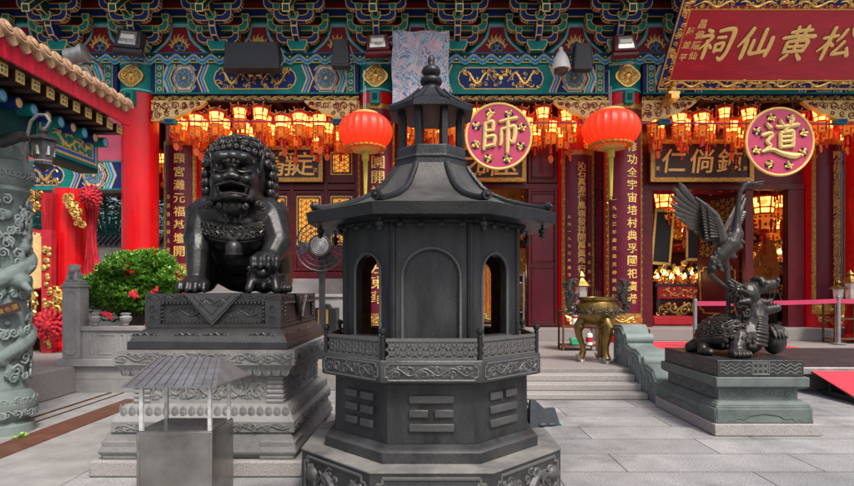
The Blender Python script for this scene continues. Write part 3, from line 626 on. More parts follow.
def leaf(u0, u1, v0, v1, y, lat=None, panels=(), name='door_leaf', glow=True):
    x0, x1, z0, z1 = X(u0, WD), X(u1, WD), Z(v1, WD), Z(v0, WD)
    m = MB(); m.box(x0, x1, y, y+.06, z0, z1, 0); f = .07
    for a, b, c, d_ in ((x0, x0+f, z0, z1), (x1-f, x1, z0, z1), (x0+f, x1-f, z0, z0+f), (x0+f, x1-f, z1-f, z1)): m.box(a, b, y-.04, y, c, d_, 0)
    for pa, pb in panels:
        za, zb = Z(pb, WD), Z(pa, WD); m.box(x0+f*1.5, x1-f*1.5, y-.018, y, za+.03, zb-.03, 1); panel_frame(m, x0+f*1.3, x1-f*1.3, za, zb, .016, 0, 0, y-.01)
    o = m.build(name, ['wood_red', 'maroon'], hall, bevel=.006)
    if lat:
        za, zb = Z(lat[1], WD), Z(lat[0], WD); l = MB(); xa, xb = x0+f+.05, x1-f-.05
        l.box(xa-.05, xb+.05, y-.014, y-.004, za-.05, zb+.05, 3); l.box(xa, xb, y-.022, y-.014, za, zb, 0)
        lattice(l, xa, xb, za, zb, y-.035, .125, .014, 1); panel_frame(l, xa, xb, za, zb, .02, 0, 2, y-.03)
        l.build('lattice_window', ['amber', 'gold_dark', 'wood_dark', 'gold_paint'], o)
    return o
for a, b in ((192, 224), (228, 258), (262, 290), (294, 324), (328, 355)):
    leaf(a, b, 191, 271, 15.0, (198, 243), ((248, 268),)); leaf(a, b, 112, 183, 15.0, (154, 173), ((120, 148),), 'transom')
leaf(528, 557, 189, 326, 14.98, None, ((194, 204), (210, 262), (268, 322))); leaf(528, 557, 112, 183, 14.99, None, ((130, 178),), 'transom')
leaf(591, 605, 112, 326, 14.98, None, ((120, 190), (200, 262), (268, 322)))
leaf(430, 464, 189, 326, 14.98, (198, 250), ((258, 320),))
leaf(840, 868, 112, 326, 14.98, None, ((186, 200), (206, 262), (268, 322)))
# lattice leaf standing open in the right doorway
m = MB(); hx = X(743, WD); m.T = Matrix.Translation((hx, 15.2, 0)) @ Matrix.Rotation(math.radians(-62), 4, 'Z')
za, zb = SZ+.02, Z(190, WD); W = 1.25
m.box(-W, 0, 0, .05, za, zb, 0); m.box(-W+.1, -.1, -.02, 0, za+1.9, zb-.15, 2); lattice(m, -W+.1, -.1, za+1.9, zb-.15, -.03, .15, .02, 1); panel_frame(m, -W+.1, -.1, za+.3, za+1.6, .02, .1, 1, -.01)
m.build('open_door_leaf', ['wood_red', 'gold_dark', 'wood_dark'], hall)
# ---- porch ceiling and the room inside
c = MB(); c.box(-7.5, 12, 13.95, 22, CEIL, CEIL+.15); 
for i in range(40): c.box(-7.2+.48*i, -7.1+.48*i, 13.9, 15.05, CEIL-.12, CEIL-.002)
c.build('porch_ceiling', 'wood_dark', hall)
rm = MB(); rm.box(X(175, WD), 12, 15.3, 21.6, .3, SZ-.004, 1); rm.box(X(175, WD), 12, 21.4, 21.6, SZ, CEIL, 0); rm.box(X(175, WD)-.1, X(175, WD), 15.2, 21.6, .3, CEIL, 0); rm.box(11.9, 12, 15.2, 21.6, .3, CEIL, 0)
for i in range(14):
    x = -5+1.2*i
    for z in (1.4, 2.7, 4.0): rm.box(x-.5, x+.5, 21.34, 21.4, z-.5, z+.5, 2); 
    for z in (1.4, 2.7, 4.0):
        for s in (-1, 1): (curl(rm, x+s*.2, z, .19, 1.3, 1+s, s, .05, 3, y=21.33), curl(rm, x+s*.3, z+.3, .14, 1.3, 2+s, -s, .04, 3, y=21.33), curl(rm, x+s*.3, z-.3, .14, 1.3, s, s, .04, 3, y=21.33))
rm.build('interior', ['wood_red', 'granite_red', 'gold_dark', 'gold'], hall)
# half columns on the wall carrying couplets
for u in (184, 575.5, 822.5):
    c = MB(); cx = X(u, WD); c.lathe([(.50, SZ if u > 500 else TZ), (.50, CEIL)], (cx, 15.12, 0), 32); c.build('wall_column', 'red_lacquer', hall)
# ================================================================== INCENSE FURNACE (eight sided)
FC = (.01, 4.80); fx, fy = FC; T8 = math.tan(PI/8)
furn = empty('incense_furnace', (fx, fy, 0), 'tall black octagonal iron furnace with trigram base and domed pagoda roof', 'incense burner')
def face(k, a):      # frame of face k at apothem a
    t = k*PI/4; return frame((fx+a*math.sin(t), fy-a*math.cos(t), 0), (math.cos(t), math.sin(t), 0), (math.sin(t), -math.cos(t), 0))
def corner(k, a, z):
    t = (k+.5)*PI/4; r = a/math.cos(PI/8); return (fx+r*math.sin(t), fy-r*math.cos(t), z)
c0 = (fx, fy, 0)
b = MB(); b.oct([(.995, .0), (.995, .372), (.988, .378)], c0, 0); b.oct([(1.003, .378), (1.003, .39), (.997, .394), (.30, .394)], c0, 1)
pl = b.build('plinth', ['iron_worn', 'iron_dusty'], furn, bevel=.004)
rl = MB(); hw = .995*T8
for k in range(8):
    rl.T = face(k, .995); panel_frame(rl, -hw+.045, hw-.045, .035, .345, .012, .04, 0, 0)
    q = random.Random(k)
    if k % 2 == 0: scrolls(rl, -hw+.08, hw-.08, .06, .32, 5, .017, 0, 60+k)
    else:
        dragon(rl, -hw+.08, hw-.06, .19, .24, .036, 0, 70+k, 0, k == 7)
        for j in range(10): curl(rl, q.uniform(-hw+.1, hw-.1), q.uniform(.07, .32), .045, 1.2, q.uniform(0, 6), 1, .012, 0, 8)
rl.build('relief', 'iron_worn', pl)
b = MB(); b.oct([(.832, .395), (.832, .47), (.825, .478), (.79, .492), (.762, .51), (.758, .512)], c0, 0); b.build('base_moulding', 'iron_worn', furn, bevel=.004)
b = MB(); b.oct([(.758, .512), (.752, .955)], c0); tb = b.build('trigram_drum', 'iron_streak', furn, bevel=.004)
TRI = {0: (1, 0, 1), 7: (0, 0, 0), 1: (0, 1, 1), 2: (1, 1, 1), 3: (0, 1, 0), 4: (1, 0, 0), 5: (0, 0, 1), 6: (1, 1, 0)}
for k, bits in TRI.items():
    tg = MB(); tg.T = face(k, .756)
    for j, bt in enumerate(bits):
        z = .83-.10*j
        for xa, xb in (((-.16, .16),) if bt else ((-.16, -.022), (.022, .16))): tg.box(xa, xb, -.02, .02, z-.028, z+.028)
    tg.build('trigram', 'iron_worn', tb, bevel=.006)
b = MB(); b.oct([(.73, .935), (.835, .955), (.851, .962), (.851, 1.105), (.843, 1.119), (.5, 1.119)], c0); gl = b.build('gallery', 'iron_worn', furn, bevel=.004)
rl = MB(); hw = .851*T8
for k in range(8):
    rl.T = face(k, .851); panel_frame(rl, -hw+.03, hw-.03, .978, 1.092, .007, .022, 0); scrolls(rl, -hw+.06, hw-.06, .985, 1.085, 6, .0095, 0, 80+k)
rl.build('relief', 'iron_worn', gl)
# railing: quatrefoil fretwork panels between knobbed posts
for k in range(8):
    r = MB(); r.T = face(k, .815); hw = .815*T8-.02
    r.box(-hw, hw, -.012, .012, 1.245, 1.268); r.box(-hw, hw, -.012, .012, 1.119, 1.135)
    n = 8; u = 2*hw/n
    for j in range(n):
        for i in (0, 1):
            x = -hw+u*(j+.5); z = 1.163+.055*i
            for aa in (PI/4, -PI/4, 0, PI/2):
                L = u*(.74 if aa in (PI/4, -PI/4) else .3)
                r.tube([(x-L*math.cos(aa), 0, z-L*.78*math.sin(aa)), (x+L*math.cos(aa), 0, z+L*.78*math.sin(aa))], .008, 4)
            r.ell((x+u/2, 0, z), (.017, .010, .019), None, 7, 4); r.ell((x, 0, z+.028), (.014, .010, .012), None, 7, 4)
    r.build('railing', 'iron_worn', furn)
p = MB(); p.lathe([(.017, 0), (.017, .165), (.022, .168), (.012, .178), (.020, .184), (.027, .2), (.024, .217), (.010, .228), (.002, .23)], (0, 0, 0), 10)
pm = p.mesh('railing_post', ['iron'])
for k in range(8):
    o = D.objects.new('railing_post', pm); COL.objects.link(o); o.parent = furn; o.location = Vector(corner(k, .822, 1.115))-furn.location
# fire chamber: open arches on the slanting faces, blind arches on the others
A = .68; hw = A*T8; Zc0, Zc1 = 1.12, 2.10; t = .05
ch = MB()
for k in range(8):
    ch.T = face(k, A); opened = k % 2 == 1
    aw, zb, zs = (.135, 1.27, 1.735) if opened else (.195, 1.25, 1.70)
    inner = hw-t*T8
    for x0, x1 in ((-hw, -aw), (aw, hw)):
        ch.add([(x0, 0, Zc0), (x1, 0, Zc0), (x1 if x1 == -aw else inner, t, Zc0), (x0 if x0 == aw else -inner, t, Zc0), (x0, 0, Zc1), (x1, 0, Zc1), (x1 if x1 == -aw else inner, t, Zc1), (x0 if x0 == aw else -inner, t, Zc1)], [(0,1,5,4)], 0)
        n = len(ch.v)-8; ch.f += [(n+3, n+7, n+6, n+2), ((n+1, n+2, n+6, n+5) if x1 == -aw else (n+0, n+4, n+7, n+3))]; ch.m += [1, 2]
    ch.box(-aw, aw, 0, t, Zc0, zb, 0)
    N = 14
    for i in range(N):
        a0, a1 = PI-PI*i/N, PI-PI*(i+1)/N
        xa, za, xb, zb2 = aw*math.cos(a0), zs+aw*math.sin(a0), aw*math.cos(a1), zs+aw*math.sin(a1)
        ch.add([(xa, 0, za), (xb, 0, zb2), (xb, 0, Zc1), (xa, 0, Zc1)], [(0, 1, 2, 3)], 0)
        ch.add([(xa, t, za), (xb, t, zb2), (xb, t, Zc1), (xa, t, Zc1)], [(3, 2, 1, 0)], 1)
        ch.add([(xa, 0, za), (xb, 0, zb2), (xb, t, zb2), (xa, t, za)], [(0, 1, 2, 3)], 2)
    if not opened: ch.box(-aw-.01, aw+.01, .022, .03, zb-.01, zs+aw+.01, 0)
cho = ch.build('fire_chamber', ['iron_streak', 'rust', 'iron'], furn)
for k in range(8):
    tr = MB(); tr.T = face(k, A+.004); opened = k % 2 == 1
    aw, zb, zs = (.15, 1.262, 1.735) if opened else (.21, 1.25, 1.70)
    tr.tube([(-aw, 0, zb), (-aw, 0, zs)]+[(aw*math.cos(PI-PI*i/14), 0, zs+aw*math.sin(PI*i/14)) for i in range(1, 14)]+[(aw, 0, zs), (aw, 0, zb)], .012, 6)
    tr.box(-aw-.03, aw+.03, -.02, .02, zb-.03, zb); tr.build('arch_trim', 'iron_worn', cho)
for k in range(8): b = MB(); b.tube([corner(k, A-.004, 1.12), corner(k, A-.004, 2.1)], .026, 8); b.build('corner_pilaster', 'iron', cho)
b = MB(); b.oct([(.60, 1.12), (.60, 1.20), (.58, 1.2)], c0, 0); q = random.Random(5)
for i in range(60): b.ell((fx+q.uniform(-.45, .45), fy+q.uniform(-.45, .45), 1.2), (q.uniform(.03, .08), q.uniform(.03, .08), q.uniform(.02, .05)), None, 6, 4, 1)
b.build('ash_bed', ['rust', 'iron_dusty'], cho)
# main roof
b = MB(); b.oct([(.64, 2.10), (.70, 2.115), (.90, 2.125), (.945, 2.118), (.955, 2.122), (.966, 2.205), (.95, 2.209)], c0, 0); eave = b
b = MB(); b.oct([(.6, 2.15), (.949, 2.2095), (.94, 2.214), (.86, 2.228), (.75, 2.255), (.60, 2.305), (.486, 2.365), (.41, 2.43), (.355, 2.50), (.315, 2.565), (.292, 2.62)], c0, 0)
rf = b.build('roof', ['iron_roof'], furn, sharp=24); eave.build('eave_fascia', 'iron', rf)
rg = MB(); prof = [(.292, 2.615), (.315, 2.57), (.36, 2.505), (.41, 2.438), (.486, 2.375), (.60, 2.318), (.75, 2.27), (.86, 2.245), (.90, 2.25)]
for k in range(8):
    rg.tube([Vector(corner(k, a, z)) for a, z in prof], [.024]*7+[.028, .032], 8)
    cpt = Vector(corner(k, .905, 2.252)); out = (Vector((cpt.x-fx, cpt.y-fy, 0))).normalized()
    rg.tube([cpt-out*.012+Vector((0, 0, .006)), cpt+out*.02+Vector((0, 0, .006))], .036, 12); rg.ell(cpt+out*.022+Vector((0, 0, .006)), .017, None, 8, 5)
rg.build('roof_ridge', 'iron', rf)
d = MB()
for k in range(8):
    c = Vector(corner(k, .865, 2.118)); d.lathe([(.012, 0), (.012, -.03), (.028, -.04), (.03, -.06), (.018, -.075), (.026, -.09), (.004, -.11)], c, 8)
    d.T = face(k, .90); h = .90*T8
    for j in range(4): x = -h*.8+1.6*h*(j+.5)/4; d.ell((x, .17, 2.085), (.03, .02, .03), None, 7, 5)
    d.box(-h*.85, h*.85, .16, .20, 2.09, 2.112); d.T = None
d.build('eave_bracket', 'iron', rf)
# lantern stage on top
b = MB(); b.oct([(.285, 2.60), (.287, 2.665), (.296, 2.67), (.296, 2.685), (.279, 2.69), (.279, 2.765), (.27, 2.772), (.1, 2.772)], c0); cu = b.build('cupola', 'iron_worn', furn, bevel=.004)
b = MB()
for k in range(8):
    x, y, z = corner(k, .243, 2.77); b.T = Matrix.Translation((x, y, z)) @ Matrix.Rotation((k+.5)*PI/4, 4, 'Z'); b.box(-.026, .026, -.026, .026, 0, .31); b.T = None
b.build('cupola_post', 'iron', cu, bevel=.004)
b = MB(); b.oct([(.22, 3.075), (.335, 3.06), (.341, 3.065), (.342, 3.105), (.325, 3.118), (.27, 3.142), (.22, 3.172), (.17, 3.21), (.13, 3.25), (.098, 3.285)], c0); cr = b.build('cupola_roof', 'iron', cu, sharp=24)
b = MB()
for k in range(8): b.tube([Vector(corner(k, a, z)) for a, z in [(.338, 3.11), (.27, 3.146), (.22, 3.176), (.17, 3.214), (.13, 3.254), (.1, 3.285)]], .013, 6)
b.build('cupola_ridge', 'iron', cr)
b = MB(); b.lathe([(.10, 3.27), (.088, 3.30), (.07, 3.315), (.066, 3.33), (.088, 3.342), (.094, 3.365), (.085, 3.388), (.058, 3.397), (.054, 3.405), (.074, 3.425), (.080, 3.45), (.066, 3.48), (.036, 3.498), (.026, 3.51), (.030, 3.53), (.027, 3.56), (.012, 3.585), (.002, 3.59)], c0, 24); b.build('finial', 'iron', cu, sharp=60)
# dark bag left on the plinth
bg_ = MB(); bx, by, bz = X(540, 5.1), 5.1, .395
bg_.T = Matrix.Translation((bx, by, bz)) @ Matrix.Rotation(.3, 4, 'Z')
bg_.frus((-.13, .19, -.06, .06), 0, (-.10, -.06, -.012, .012), .24); bg_.frus((-.10, .17, -.05, .05), .02, (-.07, .14, -.02, .02), .15)
bg_.tube([(-.14, 0, .1), (-.16, 0, .2), (-.13, 0, .22), (-.10, 0, .14)], .008, 5); bg_.ell((.0, -.05, .02), (.05, .03, .022)); bg_.ell((.09, -.05, .018), (.05, .03, .02)); bg_.ell((.17, -.03, .016), (.03, .02, .012), None, 8, 6, 1)
bg_.v = bg_.v; bg_.build('bag', ['bag', 'tray_green'], org=Vector((bx, by, bz)), bevel=.01, label='small dark grey crumpled bag lying on the furnace plinth', cat='bag')

# ================================================================== GUARDIAN LION
LX, LY = -1.945, 5.86
LD0, LD1 = 4.95, 6.75
sp = empty('stone_pedestal', (LX-.05, 5.85, 0), 'carved pale grey stone pedestal with lotus bands under the bronze lion', 'pedestal')
def tier(name, x0, x1, y0, y1, z0, z1, m, parent, bv=.015, x0b=None):
    b = MB(); b.box(x0, x1, y0, y1, z0, z1); return b.build(name, m, parent, bevel=bv)
def sides(mb, x0, x1, y0, y1, fn):
    """run fn(width) in the frame of front, right and left side"""
    mb.T = frame(((x0+x1)/2, y0, 0)); fn(x1-x0, 0)
    mb.T = frame((x1, (y0+y1)/2, 0), (0, 1, 0), (1, 0, 0)); fn(y1-y0, 1)
    mb.T = frame((x0, (y0+y1)/2, 0), (0, -1, 0), (-1, 0, 0)); fn(y1-y0, 2); mb.T = None
def petals(mb, w, z0, z1, n, up, d=.03, m=0):
    u = w/n; H = z1-z0
    for i in range(n):
        x = -w/2+u*(i+.5); s = 1 if up else -1; zc = (z0+z1)/2
        mb.ell((x, 0, zc), (u*.46, d, H*.5), None, 8, 6, m); mb.ell((x, -d*.55, zc-s*H*.08), (u*.27, d*.7, H*.33), None, 8, 5, m)
tier('footing', -2.92, -1.10, LD0-.07, LD1+.05, .003, .14, 'granite', sp)
b = MB(); x0, x1, y0, y1 = -2.87, -1.15, LD0-.04, LD1+.02
b.frus((x0+.05, x1-.05, y0+.05, y1-.05), .141, (x0, x1, y0, y1), .20); b.frus((x0, x1, y0, y1), .20, (x0+.06, x1-.06, y0+.06, y1-.06), .37)
def foot(w, s):
    for sx in (-1, 1): b.prism([(sx*(w/2-.30)-.3*(sx < 0)-.0*(sx > 0)+(0 if sx > 0 else .0), .142)]+[(sx*(w/2-.30)+(.3 if sx > 0 else 0), .142), (sx*(w/2-.30)+(.3 if sx > 0 else 0), .30), (sx*(w/2-.30)-.3*(sx < 0), .30)], -.012, .04, 0)
    for i in range(5): b.ell(((i-2)*w*.07, -.0, .17), (w*.045, .025, .05), None, 8, 6)
sides(b, x0+.03, x1-.03, y0+.03, y1-.03, foot); b.build('foot', 'stone_carved', sp, bevel=.012)
b = MB(); b.box(-2.77, -1.18, LD0, LD1, .372, .46)
sides(b, -2.77, -1.18, LD0, LD1, lambda w, s: scrolls(b, -w/2+.04, w/2-.04, .378, .452, int(w/.13), .012, 0, 3+s)); b.build('scroll_band', 'stone_carved', sp, bevel=.006)
b = MB(); b.frus((-2.77, -1.18, LD0, LD1), .461, (-2.68, -1.26, LD0+.08, LD1-.08), .60)
sides(b, -2.73, -1.21, LD0+.035, LD1-.035, lambda w, s: petals(b, w-.03, .468, .60, int(w/.075), True, .008)); b.build('lower_lotus', 'stone_carved', sp)
b = MB(); b.box(-2.62, -1.32, LD0+.13, LD1-.13, .60, .86)
def waist(w, s):
    scrolls(b, -w/2+.14, w/2-.14, .62, .84, int(w/.17), .019, 0, 13+s); scrolls(b, -w/2+.14, w/2-.14, .62, .84, int(w/.12), .013, 0, 43+s)
    for sx in (-1, 1):
        for j in range(6): b.tube([(sx*(w/2-.06)-.07, 0, .62+.042*j), (sx*(w/2-.06)+.07, 0, .62+.042*j)], .021, 6)
sides(b, -2.62, -1.32, LD0+.13, LD1-.13, waist); b.build('waist', 'stone_carved', sp)
b = MB(); b.frus((-2.66, -1.28, LD0+.09, LD1-.09), .845, (-2.75, -1.18, LD0+.01, LD1-.01), .96)
sides(b, -2.72, -1.21, LD0+.04, LD1-.04, lambda w, s: petals(b, w-.03, .85, .955, int(w/.08), False, .008)); b.build('upper_lotus', 'stone_carved', sp)
b = MB(); b.box(-2.76, -1.175, LD0, LD1, .956, 1.083)
sides(b, -2.76, -1.175, LD0, LD1, lambda w, s: (scrolls(b, -w/2+.03, w/2-.03, .965, 1.07, int(w/.13), .013, 0, 23+s), scrolls(b, -w/2+.05, w/2-.02, .968, 1.07, int(w/.10), .009, 0, 63+s))); b.build('top_slab', 'stone_carved', sp, bevel=.008)

bp_ = empty('bronze_plinth', (LX, 5.86, 1.083), 'dark bronze plinth with hanging pointed cloth carved under the lion', 'plinth')
y0, y1 = 4.99, 6.72
b = MB(); b.box(-2.655, -1.245, y0, y1, 1.084, 1.157); b.build('plinth_base', 'bronze_plinth', bp_, bevel=.006)
b = MB(); b.frus((-2.64, -1.26, y0+.015, y1-.015), 1.157, (-2.62, -1.28, y0+.03, y1-.03), 1.205); b.frus((-2.62, -1.28, y0+.03, y1-.03), 1.205, (-2.53, -1.35, y0+.12, y1-.12), 1.275)
def clouds(w, s):
    for x in (-w*.42, -w*.14, w*.05, w*.36):
        for dx, r in ((0, .045), (-.06, .03), (.06, .03), (.1, .02), (-.1, .02)): curl(b, x+dx, 1.205, r, 1.3, dx*20, 1 if dx > 0 else -1, .010, 0, 8)
sides(b, -2.61, -1.29, y0+.035, y1-.035, clouds); b.build('cloud_moulding', 'bronze_plinth', bp_)
b = MB(); x0, x1, z0, z1 = -2.55, -1.335, 1.272, 1.576; yb0, yb1 = 5.10, 6.62
b.box(x0+.02, x1-.02, yb0+.03, yb1-.03, z0, z1-.07); b.box(x0, x1, yb0, yb1, z1-.07, z1)
def deck(w, s):
    for sx in (-1, 1):
        b.box(sx*(w/2-.07)-.07, sx*(w/2-.07)+.07, -.001, .04, z0, z1-.071)
        for zz in (1.345, 1.435): curl(b, sx*(w/2-.07), zz, .04, 1.6, 0, 1, .008, 0, 10)
    b.box(-w/2+.14, w/2-.14, 0, .04, z0, z0+.03)
    for sx in (-1, 1):
        for i in range(11): b.ell((sx*(w/2-.16-i*.0345), .0, z1-.085), .014, None, 6, 4); b.ell((sx*(w/2-.16-i*.0345), .01, z0+.04), (.012, .012, .016), None, 6, 4)
        for i in range(5): b.ell((sx*(w/2-.155), .0, z0+.07+i*.035), .014, None, 6, 4)
        scrolls(b, sx*(w/2-.34)-.14, sx*(w/2-.34)+.14, z0+.07, z1-.11, 2, .007, 0, 5+s, False, .03)
    scrolls(b, -w/2+.02, w/2-.02, z1-.062, z1-.008, int(w/.07), .005, 0, 9+s, False)
sides(b, x0, x1, yb0, yb1, deck); b.build('plinth_block', 'bronze_plinth', bp_, bevel=.004)
b = MB()
def cloth(w, s):
    h = .20 if s == 0 else .2
    b.prism([(-.26, z1), (0, z1-.285), (.26, z1)], -.018, .0); 
    for q in (.86, .62): b.tube([(-.26*q, -.02, z1-.015), (0, -.02, z1-.285*q-.004), (.26*q, -.02, z1-.015)], .007, 5)
    scrolls(b, -.12, .12, z1-.12, z1-.03, 3, .006, 0, 2, False, -.02)
sides(b, x0, x1, yb0, yb1, cloth); b.box(x0+.35, x1-.35, yb0-.01, yb1-.2, z1+.0006, z1+.004); b.build('drape', 'bronze_plinth', bp_)

lion = empty('guardian_lion', (LX, LY, 1.58), 'seated dark bronze guardian lion with curled mane, collar bell and paw on its cub', 'statue')
L = Vector((LX, LY, 1.578))
m = MB()
m.ell((0, .12, .60), (.34, .40, .44)); m.ell((0, -.14, .80), (.37, .27, .30)); m.ell((0, -.20, .62), (.30, .24, .26)); m.ell((0, .34, .34), (.40, .36, .34))
for s in (-1, 1):
    m.ell((s*.36, .16, .30), (.15, .34, .29), Matrix.Rotation(.25, 3, 'X')); m.ell((s*.355, -.13, .76), (.155, .2, .22)); m.ell((s*.20, -.27, .78), (.17, .14, .17))
    m.cap((s*.40, .08, .14), (s*.43, -.20, .07), .12, .085); m.ell((s*.43, -.26, .065), (.10, .13, .07))
    for i in range(4): m.ell((s*.43-.075+.05*i, -.375+.012*abs(i-1.5), .045), (.030, .055, .045))
m.cap((0, 0, .9), (0, -.12, 1.12), .30, .24)
# fore legs
m.chain([(-.33, -.18, .78), (-.365, -.27, .52), (-.35, -.36, .40), (-.345, -.43, .17)], [.16, .135, .105, .088]); m.ell((-.36, -.22, .55), (.10, .15, .16)); m.ell((-.345, -.47, .085), (.135, .16, .085))
for i in range(4): x = -.45+.07*i; m.ell((x, -.62+.015*abs(i-1.5), .062), (.039, .07, .062)); m.ell((x, -.675+.015*abs(i-1.5), .035), (.026, .03, .035))
m.chain([(.30, -.18, .80), (.40, -.38, .50), (.335, -.52, .345)], [.165, .13, .10]); m.ell((.305, -.60, .33), (.13, .12, .075))
for i in range(4): x = .20+.068*i; m.ell((x, -.715+.015*abs(i-1.5), .295), (.038, .055, .058)); m.ell((x, -.745+.012*abs(i-1.5), .252), (.026, .03, .035))
# head
m.ell((0, .0, 1.17), (.355, .33, .37)); m.ell((0, .12, .95), (.36, .25, .3)); m.ell((0, -.30, 1.10), (.25, .25, .25))
m.ell((0, -.52, 1.268), (.225, .15, .070)); m.ell((0, -.42, 1.33), (.17, .14, .06)); m.ell((-.11, -.575, 1.255), (.11, .11, .062)); m.ell((.11, -.575, 1.255), (.11, .11, .062))
m.cap((0, -.53, 1.20), (0, -.63, 1.10), .055, .06); m.ell((0, -.655, 1.075), (.10, .06, .042)); m.ell((0, -.55, 1.03), (.19, .11, .045))
for s in (-1, 1):
    m.ell((s*.062, -.685, 1.062), (.038, .03, .028)); m.ell((s*.145, -.575, 1.055), (.085, .09, .055)); m.ell((s*.20, -.44, 1.05), (.065, .13, .11))
    m.cap((s*.05, -.60, 1.205), (s*.20, -.53, 1.235), .026, .032); m.ell((s*.205, -.44, .94), (.05, .12, .10)); m.cap((s*.19, -.52, 1.0), (s*.17, -.52, .90), .04, .045)
    m.ell((s*.275, -.26, 1.27), (.03, .06, .13), Matrix.Rotation(s*.2, 3, 'Y'))
m.ell((0, -.50, .885), (.17, .15, .045)); m.ell((0, -.60, .892), (.125, .08, .042)); m.ell((0, -.34, .93), (.17, .12, .12)); m.ell((0, -.48, .80), (.12, .12, .07))
m.ell((0, -.52, .925), (.075, .13, .020))
def slim(mb, o=Vector((0, 0, 0)), n0=0):
    for v in mb.v:
        t = min(1, max(0, (v.z-o.z-.80)/.16)); t = t*t*(3-2*t); v.x = o.x+(v.x-o.x)*(1-.15*t)
body = organic(m, .0125, 3); slim(body); g = MB(); g.T = Matrix.Translation(L); g.merge(body, 0)
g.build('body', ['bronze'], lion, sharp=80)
mn = MB(); q = random.Random(3)
def curlball(c, r, nrm):
    nrm = Vector(nrm).normalized(); rot = nrm.to_track_quat('-Y', 'Z').to_matrix()
    mn.ell(c, (r, r*.85, r), rot, 9, 6); 
    T0 = mn.T; mn.T = Matrix.Translation(L) @ Matrix.Translation(c) @ rot.to_4x4()
    curl(mn, 0, 0, r*.80, 1.6, q.uniform(0, 6), 1, r*.30, 0, 11, 5, y=-r*.72); mn.ell((0, -r*.95, 0), r*.2, None, 6, 4); mn.T = T0
mn.T = Matrix.Translation(L)
rows = ((1.555, 3, 0, 70, .10, .10), (1.515, 6, 0, 105, .22, .21), (1.45, 6, 14, 110, .305, .29), (1.375, 5, 44, 116, .355, .335), (1.29, 4, 58, 116, .385, .35), (1.195, 4, 64, 118, .40, .35), (1.10, 4, 64, 118, .40, .345), (1.005, 4, 62, 116, .395, .34), (.91, 4, 56, 112, .375, .33), (.83, 3, 60, 105, .34, .32))
for row, (zz, n, a0, a1, rx, ry) in enumerate(rows):
    for i in range(n):
        for sg_ in (-1, 1):
            a = a0+(a1-a0)*(i+.25*(row % 2))/(n-1 if n > 1 else 1)
            if a == 0 and sg_ > 0: continue
            t = math.radians(a)*sg_; c = (rx*math.sin(t), -.01-ry*math.cos(t), zz+q.uniform(-.012, .012)); curlball(c, q.uniform(.046, .056), (math.sin(t), -math.cos(t)*.8, 1.0 if row < 2 else (.35 if row < 5 else .05)))
for s in (-1, 1):
    for i in range(4): curlball((s*(.035+.062*i), -.545+.018*i, 1.365-.010*i), .036, (s*.2, -1, .5))
    for i in range(5): curlball((s*(.025+.048*i), -.665+.026*i, 1.212+.004*i), .022, (s*.1, -1, .1))
    for i in range(3): curlball((s*(.215+.02*i), -.46+.08*i, .86-.02*i), .045, (s*.8, -.8, 0))
for i in range(-2, 3): curlball((i*.058, -.575+.01*abs(i), .815), .034, (0, -1, -.3))
slim(mn, L); mn.build('mane', ['bronze'], lion, sharp=80)
e = MB(); e.T = Matrix.Translation(L)
for s in (-1, 1):
    e.ell((s*.12, -.565, 1.158), (.044, .032, .024), None, 10, 7); e.ell((s*.115, -.597, 1.158), (.016, .01, .016), None, 8, 5, 1)
    e.tube([(s*.05, -.60, 1.14), (s*.11, -.605, 1.125), (s*.18, -.555, 1.15)], .010, 5)
slim(e, L); e.build('eye', ['bronze', 'black'], lion)
e = MB(); e.T = Matrix.Translation(L)
for s in (-1, 1): e.tube([(s*.145, -.575, 1.01), (s*.147, -.59, .965), (s*.14, -.585, .93)], [.022, .016, .004], 6); e.tube([(s*.125, -.575, .89), (s*.125, -.585, .93), (s*.122, -.58, .955)], [.016, .012, .003], 6)
e.tube([(-.205, -.50, .995), (-.14, -.615, 1.005), (0, -.66, 1.03), (.14, -.615, 1.005), (.205, -.50, .995)], .017, 6); e.tube([(-.165, -.52, .91), (-.11, -.63, .913), (0, -.67, .915), (.11, -.63, .913), (.165, -.52, .91)], .016, 6)
slim(e, L); e.build('teeth', 'bronze', lion)
cl = MB(); cl.T = Matrix.Translation(L); pts = []
for i in range(33):
    a = -PI*.60+PI*1.20*i/32; pts.append((.425*math.sin(a), -.02-.425*math.cos(a), .575+.235*(1-math.cos(a))))
for dz, dy, r in ((.0, -.0, .045), (.052, .012, .040), (-.05, .006, .036), (.085, .02, .016), (-.085, .008, .016)): cl.tube([(p[0], p[1]+dy, p[2]+dz) for p in pts], r, 7)
for i in range(1, 32):
    p = pts[i]; a = -PI*.60+PI*1.20*i/32; T0 = cl.T; cl.T = T0 @ frame((p[0]+.042*math.sin(a), p[1]-.042*math.cos(a), p[2]), (math.cos(a), math.sin(a), 0), (math.sin(a), -math.cos(a), 0))
    curl(cl, 0, .028, .038, 1.2, i, 1, .013, 0, 8); curl(cl, 0, -.034, .034, 1.2, i+2, -1, .012, 0, 8); cl.T = T0
co = cl.build('collar', 'bronze', lion)
bl = MB(); bl.T = Matrix.Translation(L); bl.lathe([(.012, .62), (.035, .615), (.068, .585), (.078, .54), (.078, .50), (.084, .495), (.084, .48), (.072, .47), (.05, .445), (.01, .435)], (0, -.505, -.12), 16); bl.tube([(-.06, -.48, .54), (0, -.51, .50), (.06, -.48, .54)], .022, 6)
bl.build('bell', 'bronze', co)
bd_ = MB(); bd_.T = Matrix.Translation(L)
for s in (-1, 1): bd_.tube([(s*.05, -.50, .80), (s*.07, -.47, .74), (s*.05, -.455, .69), (s*.09, -.45, .65)], [.03, .026, .02, .006], 7)
bd_.build('beard', 'bronze', lion)
